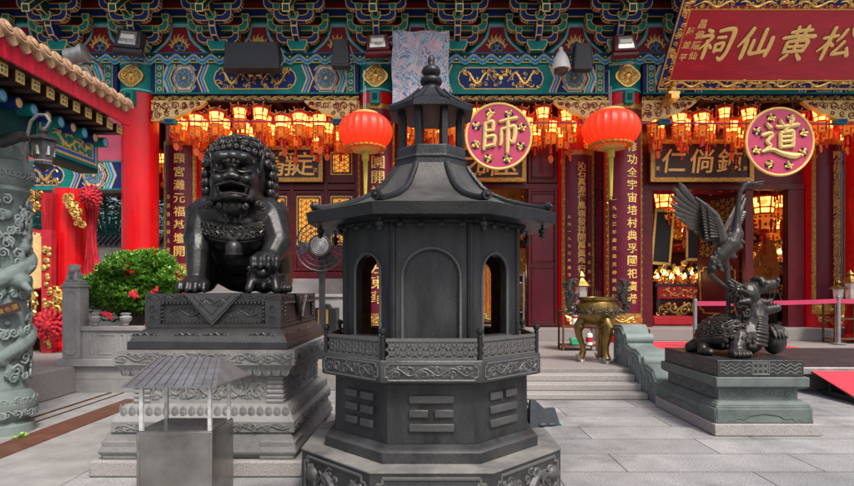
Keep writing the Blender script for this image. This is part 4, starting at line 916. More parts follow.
cb = MB(); cb.ell((.28, -.52, .13), (.15, .15, .13)); cb.ell((.28, -.60, .22), (.115, .10, .09)); cb.ell((.28, -.69, .19), (.06, .05, .045))
for s in (-1, 1): cb.cap((.28+s*.09, -.60, .16), (.28+s*.12, -.68, .04), .05, .04); cb.ell((.28+s*.085, -.60, .29), (.03, .03, .03)); cb.ell((.28+s*.04, -.68, .235), .025)
for i in range(26): a = q.uniform(0, 2*PI); z = q.uniform(.03, .25); cb.ell((.28+.135*math.sin(a), -.54-.13*math.cos(a)*.9, z), .028, None, 7, 5)
cc = organic(cb, .010, 2); g = MB(); g.T = Matrix.Translation(L); g.merge(cc, 0)
cub = g.build('cub', 'bronze', lion, sharp=80)
lion.rotation_euler = (0, 0, math.radians(11))
# small stainless candle cabinet in front
cab = empty('candle_cabinet', (-1.72, 4.1, 0), 'stainless steel candle cabinet with little sloping roof before the lion pedestal', 'cabinet')
b = MB(); b.box(-2.008, -1.49, 3.9, 4.32, .02, .635); b.box(-2.0, -1.50, 3.91, 4.31, .635, .64, 0); 
for x0_, x1_, z0_, z1_ in ((-2.006, -1.492, .61, .634), (-2.006, -1.985, .03, .61), (-1.513, -1.492, .03, .61)): b.box(x0_, x1_, 3.896, 3.9, z0_, z1_)
for zz in (.12, .24, .36, .48, .59):
    for xx in (-1.996, -1.502): b.ell((xx, 3.895, zz), (.005, .003, .005), None, 6, 4)
b.build('box', 'steel', cab, bevel=.002)
for x, y in ((-1.985, 3.925), (-1.515, 3.925), (-1.985, 4.295), (-1.515, 4.295)):
    b = MB(); b.box(x-.012, x+.012, y-.012, y+.012, .64, .97); b.build('post', 'steel_paint', cab)
b = MB(); ze, zr = .957, 1.105
b.add([(-2.085, 3.85, ze), (-1.445, 3.85, ze), (-1.56, 4.25, zr), (-2.04, 4.25, zr), (-1.40, 4.42, ze), (-2.12, 4.42, ze), (-2.085, 3.85, ze-.012), (-1.445, 3.85, ze-.012), (-1.40, 4.42, ze-.012), (-2.12, 4.42, ze-.012)],
      [(0, 1, 2, 3), (1, 4, 2), (4, 5, 3, 2), (5, 0, 3), (0, 6, 7, 1), (1, 7, 8, 4), (4, 8, 9, 5), (5, 9, 6, 0), (6, 9, 8, 7)], 0)
for j in range(1, 5): t = j/5; b.tube([(-2.085+.045*t, 3.85+.4*t, ze+.148*t+.002), (-1.445-.115*t, 3.85+.4*t, ze+.148*t+.002)], .0022, 4, 0)
for i in range(10):
    t = (i+.5)/10; b.tube([(-2.085+.64*t, 3.85, ze+.003), (-2.04+.48*t, 4.25, zr+.003)], .0032, 4, 1)
b.build('roof', ['roof_steel', 'rust'], cab)

# ================================================================== DRAGON TURTLE AND CRANE
gp = empty('green_pedestal', (3.72, 7.05, 0), 'stepped grey green stone pedestal on granite footing under the dragon turtle', 'pedestal')
b = MB(); b.box(3.13, 4.31, 6.26, 7.92, .003, .135); b.build('footing', 'granite', gp, bevel=.01)
b = MB(); b.frus((3.15, 4.24, 6.29, 7.88), .136, (3.17, 4.22, 6.31, 7.86), .33); b.frus((3.17, 4.22, 6.31, 7.86), .33, (3.22, 4.17, 6.36, 7.82), .375)
def apron(w, s):
    q = w/2
    pr = [(-q, .20), (-q, .136), (-q+.10, .136), (-q+.13, .16), (-q+.19, .15), (-q+.23, .18), (-q+.30, .165), (-q+.36, .21), (0, .235), (q-.36, .21), (q-.30, .165), (q-.23, .18), (q-.19, .15), (q-.13, .16), (q-.10, .136), (q, .136), (q, .20), (q, .30), (-q, .30)]
    b.prism(pr[::1], -.022, .0)
sides(b, 3.17, 4.22, 6.31, 7.86, apron); b.build('foot', 'stone_greendark', gp, bevel=.012)
b = MB(); b.box(3.25, 4.14, 6.42, 7.78, .37, .51)
sides(b, 3.25, 4.14, 6.42, 7.78, lambda w, s: scrolls(b, -w/2+.03, w/2-.03, .39, .50, int(w/.16), .007, 0, 33+s, False)); b.build('waist', 'stone_greendark', gp)
b = MB(); b.frus((3.22, 4.18, 6.39, 7.81), .505, (3.18, 4.22, 6.33, 7.86), .53); b.box(3.18, 4.22, 6.33, 7.86, .53, .64); b.build('cap_slab', 'stone_greendark', gp, bevel=.01)
tp = empty('wave_plinth', (3.7, 7.05, .64), 'square dark bronze plinth engraved with waves beneath the dragon turtle', 'plinth')
b = MB(); b.box(3.21, 4.18, 6.37, 7.80, .642, .826)
b.build('block', 'bronze_plinth', tp, bevel=.008)
b = MB()
def waves(w, s):
    for j in range(3):
        for xa, xb in ((-w/2+.03, -.11), (.11, w/2-.03)): b.tube([(xa+(xb-xa)*i/28, 0, .69+.042*j+.014*math.sin(i/28*PI*7)) for i in range(29)], .005, 4)
    panel_frame(b, -.095, .095, .665, .80, .006, 0)
    for i in range(3):
        for j in range(2): panel_frame(b, -.08+.055*i, -.035+.055*i, .675+.062*j, .722+.062*j, .005, 0)
sides(b, 3.21, 4.18, 6.37, 7.80, waves); b.build('wave_engraving', 'iron_dusty', tp)

TO = Vector((3.735, 6.98, .826)); turt = empty('dragon_turtle', TO, 'dark bronze dragon headed turtle with open jaws on wave plinth', 'statue')
q = random.Random(9); m = MB(); R_ = Matrix.Rotation
m.ell((-.16, .08, .20), (.40, .40, .15)); m.ell((-.14, .06, .27), (.37, .37, .22), R_(-.18, 3, 'Y'))
m.ell((.10, -.10, .22), (.26, .27, .22)); m.chain([(.12, -.08, .25), (.22, -.12, .45), (.24, -.12, .60)], [.25, .175, .125])
m.chain([(-.10, -.26, .2), (-.20, -.38, .10)], [.15, .10]); m.ell((-.20, -.43, .06), (.15, .11, .06))
for i in range(5): m.ell((-.32+.058*i, -.53+.012*abs(i-2), .045), (.032, .055, .045), None, 8, 6)
m.chain([(.22, -.02, .22), (.44, -.06, .22)], [.17, .12]); 
m.cap((-.42, .05, .12), (-.52, -.05, .06), .12, .08); m.ell((-.50, -.18, .05), (.08, .10, .05)); m.cap((-.45, .25, .1), (-.55, .3, .06), .1, .07)
m.ell((.12, -.12, .75), (.17, .15, .15)); m.chain([(.22, -.14, .83), (.40, -.15, .86), (.51, -.15, .885)], [.105, .075, .052]); m.ell((.53, -.15, .92), (.05, .075, .042)); m.ell((.53, -.15, .865), (.04, .06, .03))
m.chain([(.14, -.13, .64), (.36, -.16, .555), (.54, -.17, .585)], [.095, .070, .052]); m.cap((.20, -.15, .66), (.36, -.15, .60), .045, .03); m.ell((.36, -.15, .45), (.05, .05, .05))
m.ell((.25, -.15, .935), (.09, .12, .042)); m.cap((.06, -.12, .82), (-.12, -.1, .93), .045, .018)
for s in (-1, 1): m.ell((.27, -.14+s*.115, .885), (.055, .04, .045)); m.cap((.10, -.12+s*.13, .74), (-.08, -.12+s*.19, .80), .05, .02); m.cap((.05, -.12+s*.13, .66), (-.10, -.12+s*.16, .66), .05, .02)
bd = organic(m, .0115, 3); g = MB(); g.T = Matrix.Translation(TO); g.merge(bd, 0); g.build('body', 'bronze_warm', turt, sharp=80)
s_ = MB(); s_.T = Matrix.Translation(TO)
# shell: rim and hexagon scutes on the dome
C0 = Vector((-.14, .06, .27)); RR = R_(-.18, 3, 'Y')
def dome(a, b_): return C0+RR @ Vector((.385*math.cos(b_)*math.cos(a), .385*math.cos(b_)*math.sin(a), .235*math.sin(b_)))
s_.tube([dome(2*PI*i/40, -.02) for i in range(41)], .024, 7); s_.tube([dome(2*PI*i/40, .14) for i in range(41)], .010, 5)
for r, (bb, n) in enumerate(((.28, 20), (.55, 15), (.85, 10), (1.15, 6))):
    for i in range(n):
        a = 2*PI*(i+.5*r)/n; w = 2*PI/n*.5; hb = .14
        hexp = [dome(a+w*x, bb+hb*z) for x, z in ((-1, -.5), (0, -1), (1, -.5), (1, .5), (0, 1), (-1, .5))]
        s_.tube(hexp+[hexp[0]], .0065, 5); s_.ell(dome(a, bb), (.03, .03, .012), None, 7, 5)
s_.build('shell_scutes', 'bronze_warm', turt); turt.scale = (.80, .88, .98)
s_ = MB(); s_.T = Matrix.Translation(TO)
NK = [((.10, -.10, .16), .27), ((.15, -.10, .30), .245), ((.19, -.115, .40), .195), ((.21, -.12, .48), .15)]
for i in range(10):                # plates of the throat, hugging the neck
    t = i/9*2.999; k_ = int(t); f = t-k_; (c0_, r0_), (c1_, r1_) = NK[k_], NK[k_+1]; c = Vector(c0_).lerp(Vector(c1_), f); r = r0_+(r1_-r0_)*f
    s_.tube([(c.x+r*.99*math.sin(a), c.y-r*.99*math.cos(a), c.z-.035*math.sin(a)) for a in [(-.15+1.35*j/10) for j in range(11)]], [.008]+[.022-.007*i/9]*9+[.008], 6)
s_.build('throat_plates', 'bronze_warm', turt)
s_ = MB(); s_.T = Matrix.Translation(TO)
for i in range(20):
    a = q.uniform(2.0, 4.4); c = (.10+.16*math.cos(a)+q.uniform(-.03, .03), -.12+q.uniform(-.14, .1), .70+.18*math.sin(a)*.9+q.uniform(-.1, .08)); T0 = s_.T
    s_.T = T0 @ Matrix.Translation(c); curl(s_, 0, 0, .065, 1.3, q.uniform(0, 6), 1, .024, 0, 9); s_.T = T0
for i in range(8): s_.tube([(.06, -.2+.02*i, .60+.03*i), (-.03, -.22+.03*i, .62+.035*i), (-.10, -.2+.03*i, .60+.045*i)], [.03, .025, .006], 6)
for i in range(46): a, b_ = q.uniform(-2.6, -.3), q.uniform(-.5, .3); s_.ell((-.08+.30*math.cos(a), -.10+.32*math.sin(a), .20+.16*b_), (.026, .016, .026), None, 6, 4)
s_.build('mane', 'bronze_warm', turt)
s_ = MB(); s_.T = Matrix.Translation(TO)
for i in range(6):
    x = .29+.04*i
    for sy in (-.05, .05): s_.tube([(x+.02, -.15+sy, .805), (x+.02, -.15+sy, .755 if i != 4 else .70)], [.016, .003], 5); s_.tube([(x, -.16+sy*.9, .60), (x, -.16+sy*.9, .655 if i != 4 else .71)], [.014, .003], 5)
for sy in (-1, 1): s_.ell((.29, -.14+sy*.145, .89), .026, None, 8, 6)
s_.chain([(.24, -.16, .665), (.38, -.165, .655), (.46, -.165, .69)], [.05, .035, .015], 8)
s_.build('teeth', 'bronze_warm', turt)
s_ = MB(); s_.ell((.54, -.10, .165), (.16, .15, .16), None, 20, 14)
for i in range(4):
    x = .455+.055*i; hz = lambda y_: .165+math.sqrt(max(.0004, .175**2-(x-.54)**2-(y_+.10)**2)); s_.chain([(x, -.02, hz(-.02)), (x, -.14, hz(-.14)+.012), (x, -.215, hz(-.215)), (x, -.262, .165+.06)], [.035, .038, .034, .016], 7)
s_.ell((.50, -.03, .27), (.12, .09, .08))
g = MB(); g.T = Matrix.Translation(TO); g.merge(organic(s_, .010, 2), 0); g.build('ball', 'bronze_warm', turt, sharp=80)

crane = empty('crane_statue', P(729, 315, 7.05), 'dark bronze crane with raised spread wing standing on the dragon turtle shell', 'statue')
cd = 7.02
def cp(u, v, dy=0.): return P(u, v, cd+dy)
m = MB(); px = cd/F
m.chain([cp(712, 268), cp(720, 256), cp(731, 244), cp(736, 234)], [5*px, 8.5*px, 9.5*px, 7*px], 12)
m.chain([cp(736, 236), cp(736.5, 224), cp(737.5, 212), cp(738.5, 202), cp(740, 193), cp(744, 186), cp(748, 183.5)], [7*px, 4.0*px, 2.9*px, 2.4*px, 2.3*px, 2.7*px, 3.4*px], 9)
m.chain([cp(749, 183.6), cp(754, 183.5), cp(765, 180.8)], [3.4*px, 2*px, .5*px], 8); m.chain([cp(750, 185), cp(756, 185.2), cp(764, 184)], [2*px, 1.4*px, .5*px], 8)
m.chain([cp(714, 264), cp(710, 273)], [5.5*px, 2.8*px]); m.chain([cp(722, 256), cp(727, 270)], [6*px, 2.8*px])
m.ell(cp(721, 240, .02), (9*px, 9*px, 8*px))
bd = organic(m, .0085, 3); g = MB(); g.merge(bd, 0)
for i in range(60):   # breast feathers
    a = q.random(); c = cp(713+22*a+q.uniform(-6, 6), 264-26*a+q.uniform(-6, 8)); c.y -= 7.4*px+q.uniform(-.04, -.01); g.ell(c, (.020, .004, .034), R_(q.uniform(-.9, -.3), 3, 'Y'), 6, 4)
g.build('body', 'bronze_warm', crane, sharp=80)
lg = MB(); lg.tube([cp(727, 268), cp(728, 286), cp(728.5, 300), cp(728, 315)], [3*px, 2.0*px, 2*px, 2.4*px], 8); 
for i in range(16): c = cp(728.2, 276+2.4*i); lg.lathe([(2.0*px, -.008), (2.6*px, 0), (2.0*px, .008)], c, 8)
lg.build('leg', 'bronze_warm', crane)
lg = MB(); lg.tube([cp(710, 273), cp(711, 275), cp(722, 284), cp(733, 293)], [3.2*px, 2.6*px, 2.0*px, 2.2*px], 8)
for t in (-1, 0, 1): lg.tube([cp(733, 293), cp(737+t, 296+t*2, t*.03), cp(739+2*t, 299+t, t*.04)], [2*px, 1.6*px, .6*px], 6)
lg.build('leg', 'bronze_warm', crane)
def feather(mb, a, b_, wd, th=.010, bend=0., dy=0.):
    a, b_ = Vector(a), Vector(b_); d_ = b_-a; n = Vector((0, 1, 0)); sd = d_.cross(n).normalized(); vs = []; N = 7
    for i in range(N):
        t = i/(N-1); c = a+d_*t+sd*bend*math.sin(PI*t)*d_.length; w = wd*(.55+.75*t-.1*t*t) if t < .8 else wd*(1.12*(1-((t-.8)/.2)**2*.92))
        for sx, yy in ((-1, .3), (0, -1), (1, .3), (0, .9)): vs.append(c+sd*sx*w+n*yy*th)
    fs = [(i*4+j, i*4+(j+1) % 4, i*4+4+(j+1) % 4, i*4+4+j) for i in range(N-1) for j in range(4)]+[(3, 2, 1, 0), (N*4-4, N*4-3, N*4-2, N*4-1)]
    mb.add(vs, fs)
wg = MB()
tips = [(678, 181), (673, 187), (670.5, 195), (669, 203), (671, 211), (676, 217.5), (682, 222), (687, 226.5), (694, 232), (700, 238), (707, 243)]
roots = [(712, 213), (711, 214.5), (710, 216), (710, 218), (711, 220.5), (712, 223), (713, 226), (714, 229), (715, 233), (717, 237), (719, 241)]
for i, (a, b_) in enumerate(zip(roots, tips)): feather(wg, cp(a[0], a[1], -.02+.012*i), cp(b_[0], b_[1], -.10+.018*i), 2.9*px, .008, .06-.006*i)
for i in range(13):
    t = i/12; a = cp(717-4*t, 226+14*t-12*(1-t)*0, -.06); feather(wg, cp(716+3*t, 214+24*t, -.035), cp(700+5*t, 203+36*t, -.065+.02*t), 2.0*px, .012, .03)
for i in range(9):
    t = i/8; feather(wg, cp(718+2*t, 218+18*t, -.055), cp(707+3*t, 209+28*t, -.075), 1.7*px, .012, .03)
wg.chain([cp(722, 240, -.02), cp(720, 228, -.03), cp(716, 216, -.03), cp(706, 206, -.05), cp(696, 198, -.06)], [6*px, 4.5*px, 3.6*px, 2.6*px, 1.4*px], 8)
wg.build('wing', 'bronze_warm', crane)
wg = MB(); wg.chain([cp(728, 238, .12), cp(735, 225, .2), cp(740, 212, .24), cp(745, 199, .27)], [5*px, 4*px, 3*px, 1.5*px], 8)
for i in range(9): t = i/8; feather(wg, cp(727+8*t, 240-22*t, .14+.1*t), cp(726+19*t, 226-32*t, .30), 2.6*px, .012, .05); feather(wg, cp(729+10*t, 240-26*t, .18+.1*t), cp(738+9*t, 228-16*t, .30), 2.2*px, .012, -.05)
wg.build('wing', 'bronze_warm', crane)

# ================================================================== STAIR CHEEK (scroll stone)
ck = empty('stair_cheek', (3.4, 8.8, 0), 'pale green stone stair cheek with scrolled top beside the granite steps', 'stone balustrade')
pr = [(9.95, .30), (9.95, 1.02), (9.55, 1.04), (9.45, .98), (9.40, .86), (9.30, .76), (9.1, .70), (8.9, .70), (8.72, .66), (8.66, .55), (8.58, .50), (8.42, .52), (8.20, .48), (8.07, .36), (8.05, .004), (9.95, .004)]
b = MB(); b.sweepx(pr, 3.2, 3.62); b.build('cheek_block', 'stone_green', ck, bevel=.018)
b = MB(); b.T = frame((3.2, 9.0, 0), (0, -1, 0), (-1, 0, 0))
b.tube([(9.0-y, 0, z-.06) for y, z in pr[1:14]], .016, 6)
for c in ((-.42, .80, .12), (.05, .50, .11), (.42, .36, .10), (.70, .28, .11), (-.65, .62, .12), (-.2, .45, .09), (.3, .18, .08), (-.7, .85, .09)): curl(b, c[0], c[1], c[2], 1.6, c[0]*5, 1 if c[1] > .4 else -1, .022, 0, 13)
b.build('scroll_carving', 'stone_green', ck)
b = MB()
for y, z, r in ((9.33, .82, .085), (8.55, .54, .075)): b.T = Matrix.Translation((0, y, z)) @ Matrix.Rotation(PI/2, 4, 'Y'); b.lathe([(r, 3.19), (r, 3.63)], (0, 0, 0), 16)
b.T = None; b.build('scroll_roll', 'stone_green', ck)

# ================================================================== TERRACE BALUSTRADE, left
bl = empty('stone_balustrade', (-5.2, 9.1, .42), 'grey stone balustrade panel with post behind the lion pedestal', 'balustrade')
d = 8.965
b = MB(); x0 = X(75.5, d); b.box(x0, -3.2, d, d+.4, .004, .205); b.box(x0+.0, -3.2, d+.003, d+.4, .209, .415)
for xx in (X(97, d), X(140, d)): b.box(xx-.004, xx+.004, d-.002, d+.01, .21, .415)
b.box(X(59, d), -3.2, d-.06, d+.42, .42, .53); b.build('base_course', 'stone_grey', bl, bevel=.012)
b = MB(); b.box(X(62, d), X(79, d), d, d+.27, .53, 1.66); b.box(X(61.5, d)-.01, X(79.5, d)+.01, d-.02, d+.29, 1.66, 1.70); b.box(X(63, d), X(78, d), d, d+.27, 1.70, 1.745)
panel_frame(b, X(64.5, d), X(76.5, d), .60, 1.60, .014, .04, 0, d-.002); b.build('post', 'stone_grey', bl, bevel=.01)
b = MB(); b.box(X(79, d), -3.2, d+.06, d+.22, .53, 1.03); b.box(X(79, d), -3.2, d+.03, d+.25, .97, 1.04)
for ua, ub in ((88, 92), (96, 113), (118, 122), (127, 150)): panel_frame(b, X(ua, d), X(ub, d), .60, .90, .012, 0, 0, d+.06)
b.build('panel', 'stone_grey', bl, bevel=.008)
for u in (90, 121):
    b = MB(); b.lathe([(.03, 0), (.05, .02), (.045, .04), (.085, .09), (.095, .14), (.06, .17), (.08, .20), (.05, .21)], (X(u, d), d+.14, 1.04), 14); b.build('gourd_baluster', 'stone_grey', bl)
lo = P(71, 266, d); cu2 = MB()
z0 = 1.747; cx = X(70.5, d)
cu2.ell((cx, d+.14, z0+.10), (.085, .10, .10)); cu2.ell((cx+.01, d+.06, z0+.20), (.075, .075, .075)); cu2.ell((cx+.02, d-.0, z0+.18), (.05, .04, .04)); cu2.box(cx-.1, cx+.1, d+.02, d+.26, z0, z0+.03)
for s in (-1, 1): cu2.cap((cx+s*.05, d+.05, z0+.12), (cx+s*.06, d+.02, z0+.03), .035, .03); cu2.ell((cx+s*.06, d+.08, z0+.255), .022)
for i in range(14): a = i*2.4; cu2.ell((cx+.08*math.sin(a), d+.10+.05*math.cos(a), z0+.16+.008*i), .024)
lg = organic(cu2, .011, 2); lg.build('stone_lion', ['stone_grey'], org=Vector((cx, d+.14, z0)), sharp=80, label='small seated stone lion on top of the grey balustrade post', cat='stone lion')

# rust plate on the ground, left
b = MB(); b.add([(-4.45, 4.0, .008), (-4.08, 4.0, .008), (-4.12, 8.35, .008), (-4.49, 8.3, .008)], [(0, 1, 2, 3)])
b = MB(); b.frus((-4.46, -4.08, 4.4, 8.35), .006, (-4.45, -4.09, 4.41, 8.34), .02); b.build('rusty_plate', 'rust_plate', org=Vector((-4.3, 6.3, .006)), bevel=.003, label='long rust brown metal plate lying on the paving beside the carved column', cat='metal plate')
b = MB(); b.box(-5.0, -4.97, 4.2, 8.9, .006, .02); b.box(-4.80, -4.775, 4.2, 8.9, .006, .016); b.build('drain_edge', 'rust', org=Vector((-4.9, 6.5, .006)), label='thin dark drain edging running along the left path', cat='drain')

# right: dark platform, carpets
b = MB(); b.box(5.45, 10.5, 8.9, 11.9, TZ+.003, TZ+.05); b.box(5.43, 10.5, 8.86, 8.9, TZ-.06, TZ+.05, 1); b.build('dark_platform', ['mat_dark', 'grey_metal'], org=Vector((7, 10, TZ)), bevel=.008, label='low dark brown board platform on the terrace at right', cat='platform')
cr_ = empty('carpet_ramp', (7, 8.3, 0), 'red carpeted ramp sloping down from the dark platform at right edge', 'ramp')
b = MB(); b.add([(5.93, 8.86, .345), (10.3, 8.86, .345), (10.3, 7.75, .05), (5.93, 7.75, .05), (5.93, 8.86, .355), (10.3, 8.86, .355), (10.3, 7.73, .06), (5.93, 7.73, .06)], [(0, 1, 2, 3), (4, 7, 6, 5), (0, 4, 5, 1), (1, 5, 6, 2), (2, 6, 7, 3), (3, 7, 4, 0)]); b.build('carpet', 'carpet', cr_)
b = MB(); b.add([(5.96, 8.85, .33), (10.2, 8.85, .33), (10.2, 7.8, .03), (5.96, 7.8, .03), (5.96, 8.85, .343), (10.2, 8.85, .343), (10.2, 7.77, .046), (5.96, 7.77, .046)], [(0, 1, 2, 3), (4, 7, 6, 5), (0, 4, 5, 1), (1, 5, 6, 2), (2, 6, 7, 3), (3, 7, 4, 0)]); b.build('plywood_deck', 'plywood', cr_)
for x in (6.05, 7.4): 
    b = MB(); b.box(x, x+.06, 8.0, 8.8, .004, .08); b.box(x, x+.06, 8.6, 8.66, .08, .28); b.build('ramp_support', 'black', cr_)
b = MB(); b.box(4.75, 8.0, 12.2, 13.85, TZ+.003, TZ+.012); b.build('red_carpet', 'carpet', org=Vector((6, 13, TZ)), label='strip of red carpet on the terrace before the right doorway', cat='carpet')
b = MB(); b.box(-1.0, 2.25, 12.0, 13.6, TZ+.003, TZ+.012); b.build('red_carpet', 'carpet', org=Vector((.6, 12.8, TZ)), label='strip of red carpet on the terrace behind the furnace', cat='carpet')

# stanchions
st0 = None
for n, (u, v, dd) in enumerate(((695, 300, 12.4), (838.5, 297, 13.2))):
    s = empty('stanchion', (X(u, dd), dd, TZ), ('steel queue post behind the dragon turtle with red belt' if n == 0 else 'steel queue post near the right edge before the couplet column'), 'stanchion', 'queue posts before the right doorway')
    zt = Z(v, dd); b = MB(); b.lathe([(.16, 0), (.16, .02), (.05, .035), (.042, .04), (.042, zt-TZ-.06), (.048, zt-TZ-.058), (.048, zt-TZ), (.04, zt-TZ+.01)], (X(u, dd), dd, TZ+.013), 18); b.build('post', 'grey_metal', s)
b = MB(); a, c = Vector((X(695, 12.4), 12.4, Z(303.5, 12.4))), Vector((X(838.5, 13.2), 13.2, Z(301, 13.2)))
def belt(a, c):
    N = 8; vs = []
    for i in range(N+1):
        t = i/N; p = a.lerp(c, t); p.z -= .02*math.sin(PI*t); vs += [p+Vector((0, -.004, -.05)), p+Vector((0, -.004, .05)), p+Vector((0, .004, .05)), p+Vector((0, .004, -.05))]
    b.add(vs, [(i*4+j, i*4+(j+1) % 4, i*4+4+(j+1) % 4, i*4+4+j) for i in range(N) for j in range(4)])
belt(a, c); belt(c, Vector((11.2, 13.5, Z(301, 13.2)))); b.build('belt', 'crimson', org=Vector(a), label='bright red barrier belt stretched between the steel queue posts', cat='barrier belt')

# censer
ce = empty('bronze_censer', (X(597, 10), 10.0, TZ), 'brass three legged censer with dragon handles standing at the top of the steps', 'censer')
c = Vector((X(597, 10), 10.0, 0)); pz = 10/F
b = MB(); b.lathe([(0.02, Z(326, 10)), (.20, Z(324, 10)), (.33, Z(317, 10)), (.375, Z(310, 10)), (.36, Z(305, 10)), (.30, Z(302.5, 10)), (.29, Z(301.5, 10)), (.315, Z(300, 10)), (.315, Z(297.5, 10)), (.29, Z(297, 10)), (.27, Z(299, 10)), (.25, Z(303, 10)), (.02, Z(304, 10))], c, 36, 0, caps=False)
bw = b.build('bowl', 'brass', ce)
b = MB()
for k in range(10):
    a = 2*PI*k/10; b.T = frame((c.x+.365*math.sin(a), c.y-.365*math.cos(a), 0), (math.cos(a), math.sin(a), 0), (math.sin(a), -math.cos(a), 0)); scrolls(b, -.1, .1, Z(316, 10), Z(306, 10), 2, .010, 0, k)
b.build('relief', 'bronze_warm', bw)
for k in range(3):
    a = math.radians((20, 150, 265)[k]); ux, uy = math.sin(a), -math.cos(a); b = MB()
    f = lambda r, v: (c.x+r*ux, c.y+r*uy, Z(v, 10))
    b.tube([f(.24, 319), f(.33, 327), f(.31, 336), f(.25, 345), f(.24, 352), f(.28, 358)], [.09, .085, .06, .05, .055, .065], 10); b.ell(f(.30, 327), (.09, .09, .08))
    b.lathe([(.05, 0), (.075, .02), (.06, .06), (.03, .07)], (c.x+.27*ux, c.y+.27*uy, Z(362.5, 10)+.0), 10, 1); b.T = None
    for s in (-1, 1): b.tube([f(.28, 360), (c.x+.32*ux+s*.08*uy, c.y+.32*uy-s*.08*ux, Z(359, 10)), (c.x+.34*ux+s*.12*uy, c.y+.34*uy-s*.12*ux, Z(355, 10))], [.03, .025, .012], 6, 1)
    b.build('leg', ['brass', 'grey_metal'], ce)
for s in (-1, 1):
    b = MB(); cx = c.x+s*.46; b.tube([(c.x+s*.34, 10, Z(309, 10)), (cx, 10, Z(312, 10)), (cx+s*.05, 10, Z(304, 10)), (cx-s*.03, 10, Z(296, 10)), (cx+s*.04, 10, Z(288, 10)), (cx+s*.0, 10, Z(281, 10)), (cx-s*.06, 10, Z(279, 10))], [.05, .05, .055, .06, .055, .05, .02], 8)
    q = random.Random(4+s)
    for i in range(26): curl(b, cx+q.uniform(-.10, .10), q.uniform(Z(311, 10), Z(281, 10)), q.uniform(.04, .07), 1.2, q.uniform(0, 6), 1, .018, 0, 8, 5, 10+q.uniform(-.05, .05))
    b.build('dragon_handle', 'bronze_warm', ce)
b = MB()
for i in range(4): b.tube([(c.x-.02+.03*i, 10+.02*i, Z(302, 10)), (c.x-.03+.035*i, 10, Z(289+i, 10))], .006, 4)
b.build('incense_stick', 'rust', org=Vector((c.x, 10, Z(302, 10))), label='few thin incense sticks standing in the brass censer', cat='incense sticks')
# little racks with offerings
def rack(u0, u1, v0, v1, d, lab):
    x0, x1, z0, z1 = X(u0, d), X(u1, d), TZ, Z(v0, d); r = empty('metal_rack', ((x0+x1)/2, d, z0), lab, 'rack'); b = MB()
    for x in (x0, x1):
        for y in (d-.2, d+.2): b.box(x-.018, x+.018, y-.018, y+.018, z0+.003, z1)
    b.build('frame', 'rust', r)
    for z in (z0+.09, z0+.09+(z1-z0)*.5, z1-.02): b = MB(); b.box(x0-.018, x1+.018, d-.22, d+.22, z, z+.025); b.build('shelf', 'rust', r)
    return x0, x1, z0, z1
x0, x1, z0, z1 = rack(561, 594, 311, 343, 12.0, 'small rust red metal rack behind the brass censer')
zs1 = z0+.09+(z1-z0)*.5+.026; zs0 = z0+.117
b = MB(); b.lathe([(.075, 0), (.075, .2), (.06, .22)], (X(574, 12), 11.9, zs1), 14, 0); b.lathe([(.078, .15), (.078, .19)], (X(574, 12), 11.9, zs1), 14, 1); b.lathe([(.06, .22), (.06, .26), (.03, .27)], (X(574, 12), 11.9, zs1), 14, 2); b.build('canister', ['white_red', 'cloth_red', 'tray_green'], org=Vector((X(574, 12), 11.9, zs1)), label='white canister with green lid on the upper shelf of the rust red rack', cat='canister')
b = MB(); b.frus((X(570, 12), X(579, 12), 11.85, 12.0), zs0, (X(569, 12), X(581, 12), 11.83, 12.02), zs0+.14); b.build('tray', 'tray_green', org=Vector((X(575, 12), 11.9, zs0)), bevel=.01, label='green plastic tray on the lower shelf of the rust red rack', cat='tray')
b = MB(); b.lathe([(.07, 0), (.07, .22), (.03, .26), (.03, .31)], (X(588, 12), 11.9, zs0), 14, 0); b.lathe([(.073, .06), (.073, .16)], (X(588, 12), 11.9, zs0), 14, 1); b.build('bottle', ['white_red', 'cloth_red'], org=Vector((X(588, 12), 11.9, zs0)), label='white bottle with red label on the lower shelf of the rust red rack', cat='bottle')
def oil_lamp(u, v0, v1, d, zbase, lab):
    cx = X(u, d); r = empty('oil_lamp', (cx, d, zbase), lab, 'lamp'); H = Z(v0, d)-zbase; b = MB(); b.lathe([(.13, 0), (.15, .03), (.12, .06), (.12, .08)], (cx, d, zbase), 6); b.build('base', 'brass', r)
    b = MB(); b.lathe([(.10, .08), (.13, H*.6)], (cx, d, zbase), 6); b.build('glass', 'glass_lamp', r)
    b = MB(); b.lathe([(.20, H*.6), (.21, H*.63), (.14, H*.72), (.06, H*.80), (.05, H*.84), (.09, H*.87), (.05, H*.93), (.01, H)], (cx, d, zbase), 6); b.build('hood', 'brass', r)
oil_lamp(581.5, 271, 311, 12.0, z1+.006, 'six sided brass lamp standing on the rust red rack')
x0, x1, z0, z1 = rack(829, 860, 303, 342, 13.6, 'metal rack at the right edge beside the steel queue post')
oil_lamp(850, 270, 303, 13.6, z1+.006, 'six sided brass lamp on the rack at the right edge')
oil_lamp(838, 280, 303, 13.7, z1+.006, 'shorter brass lamp standing left on the right edge rack')

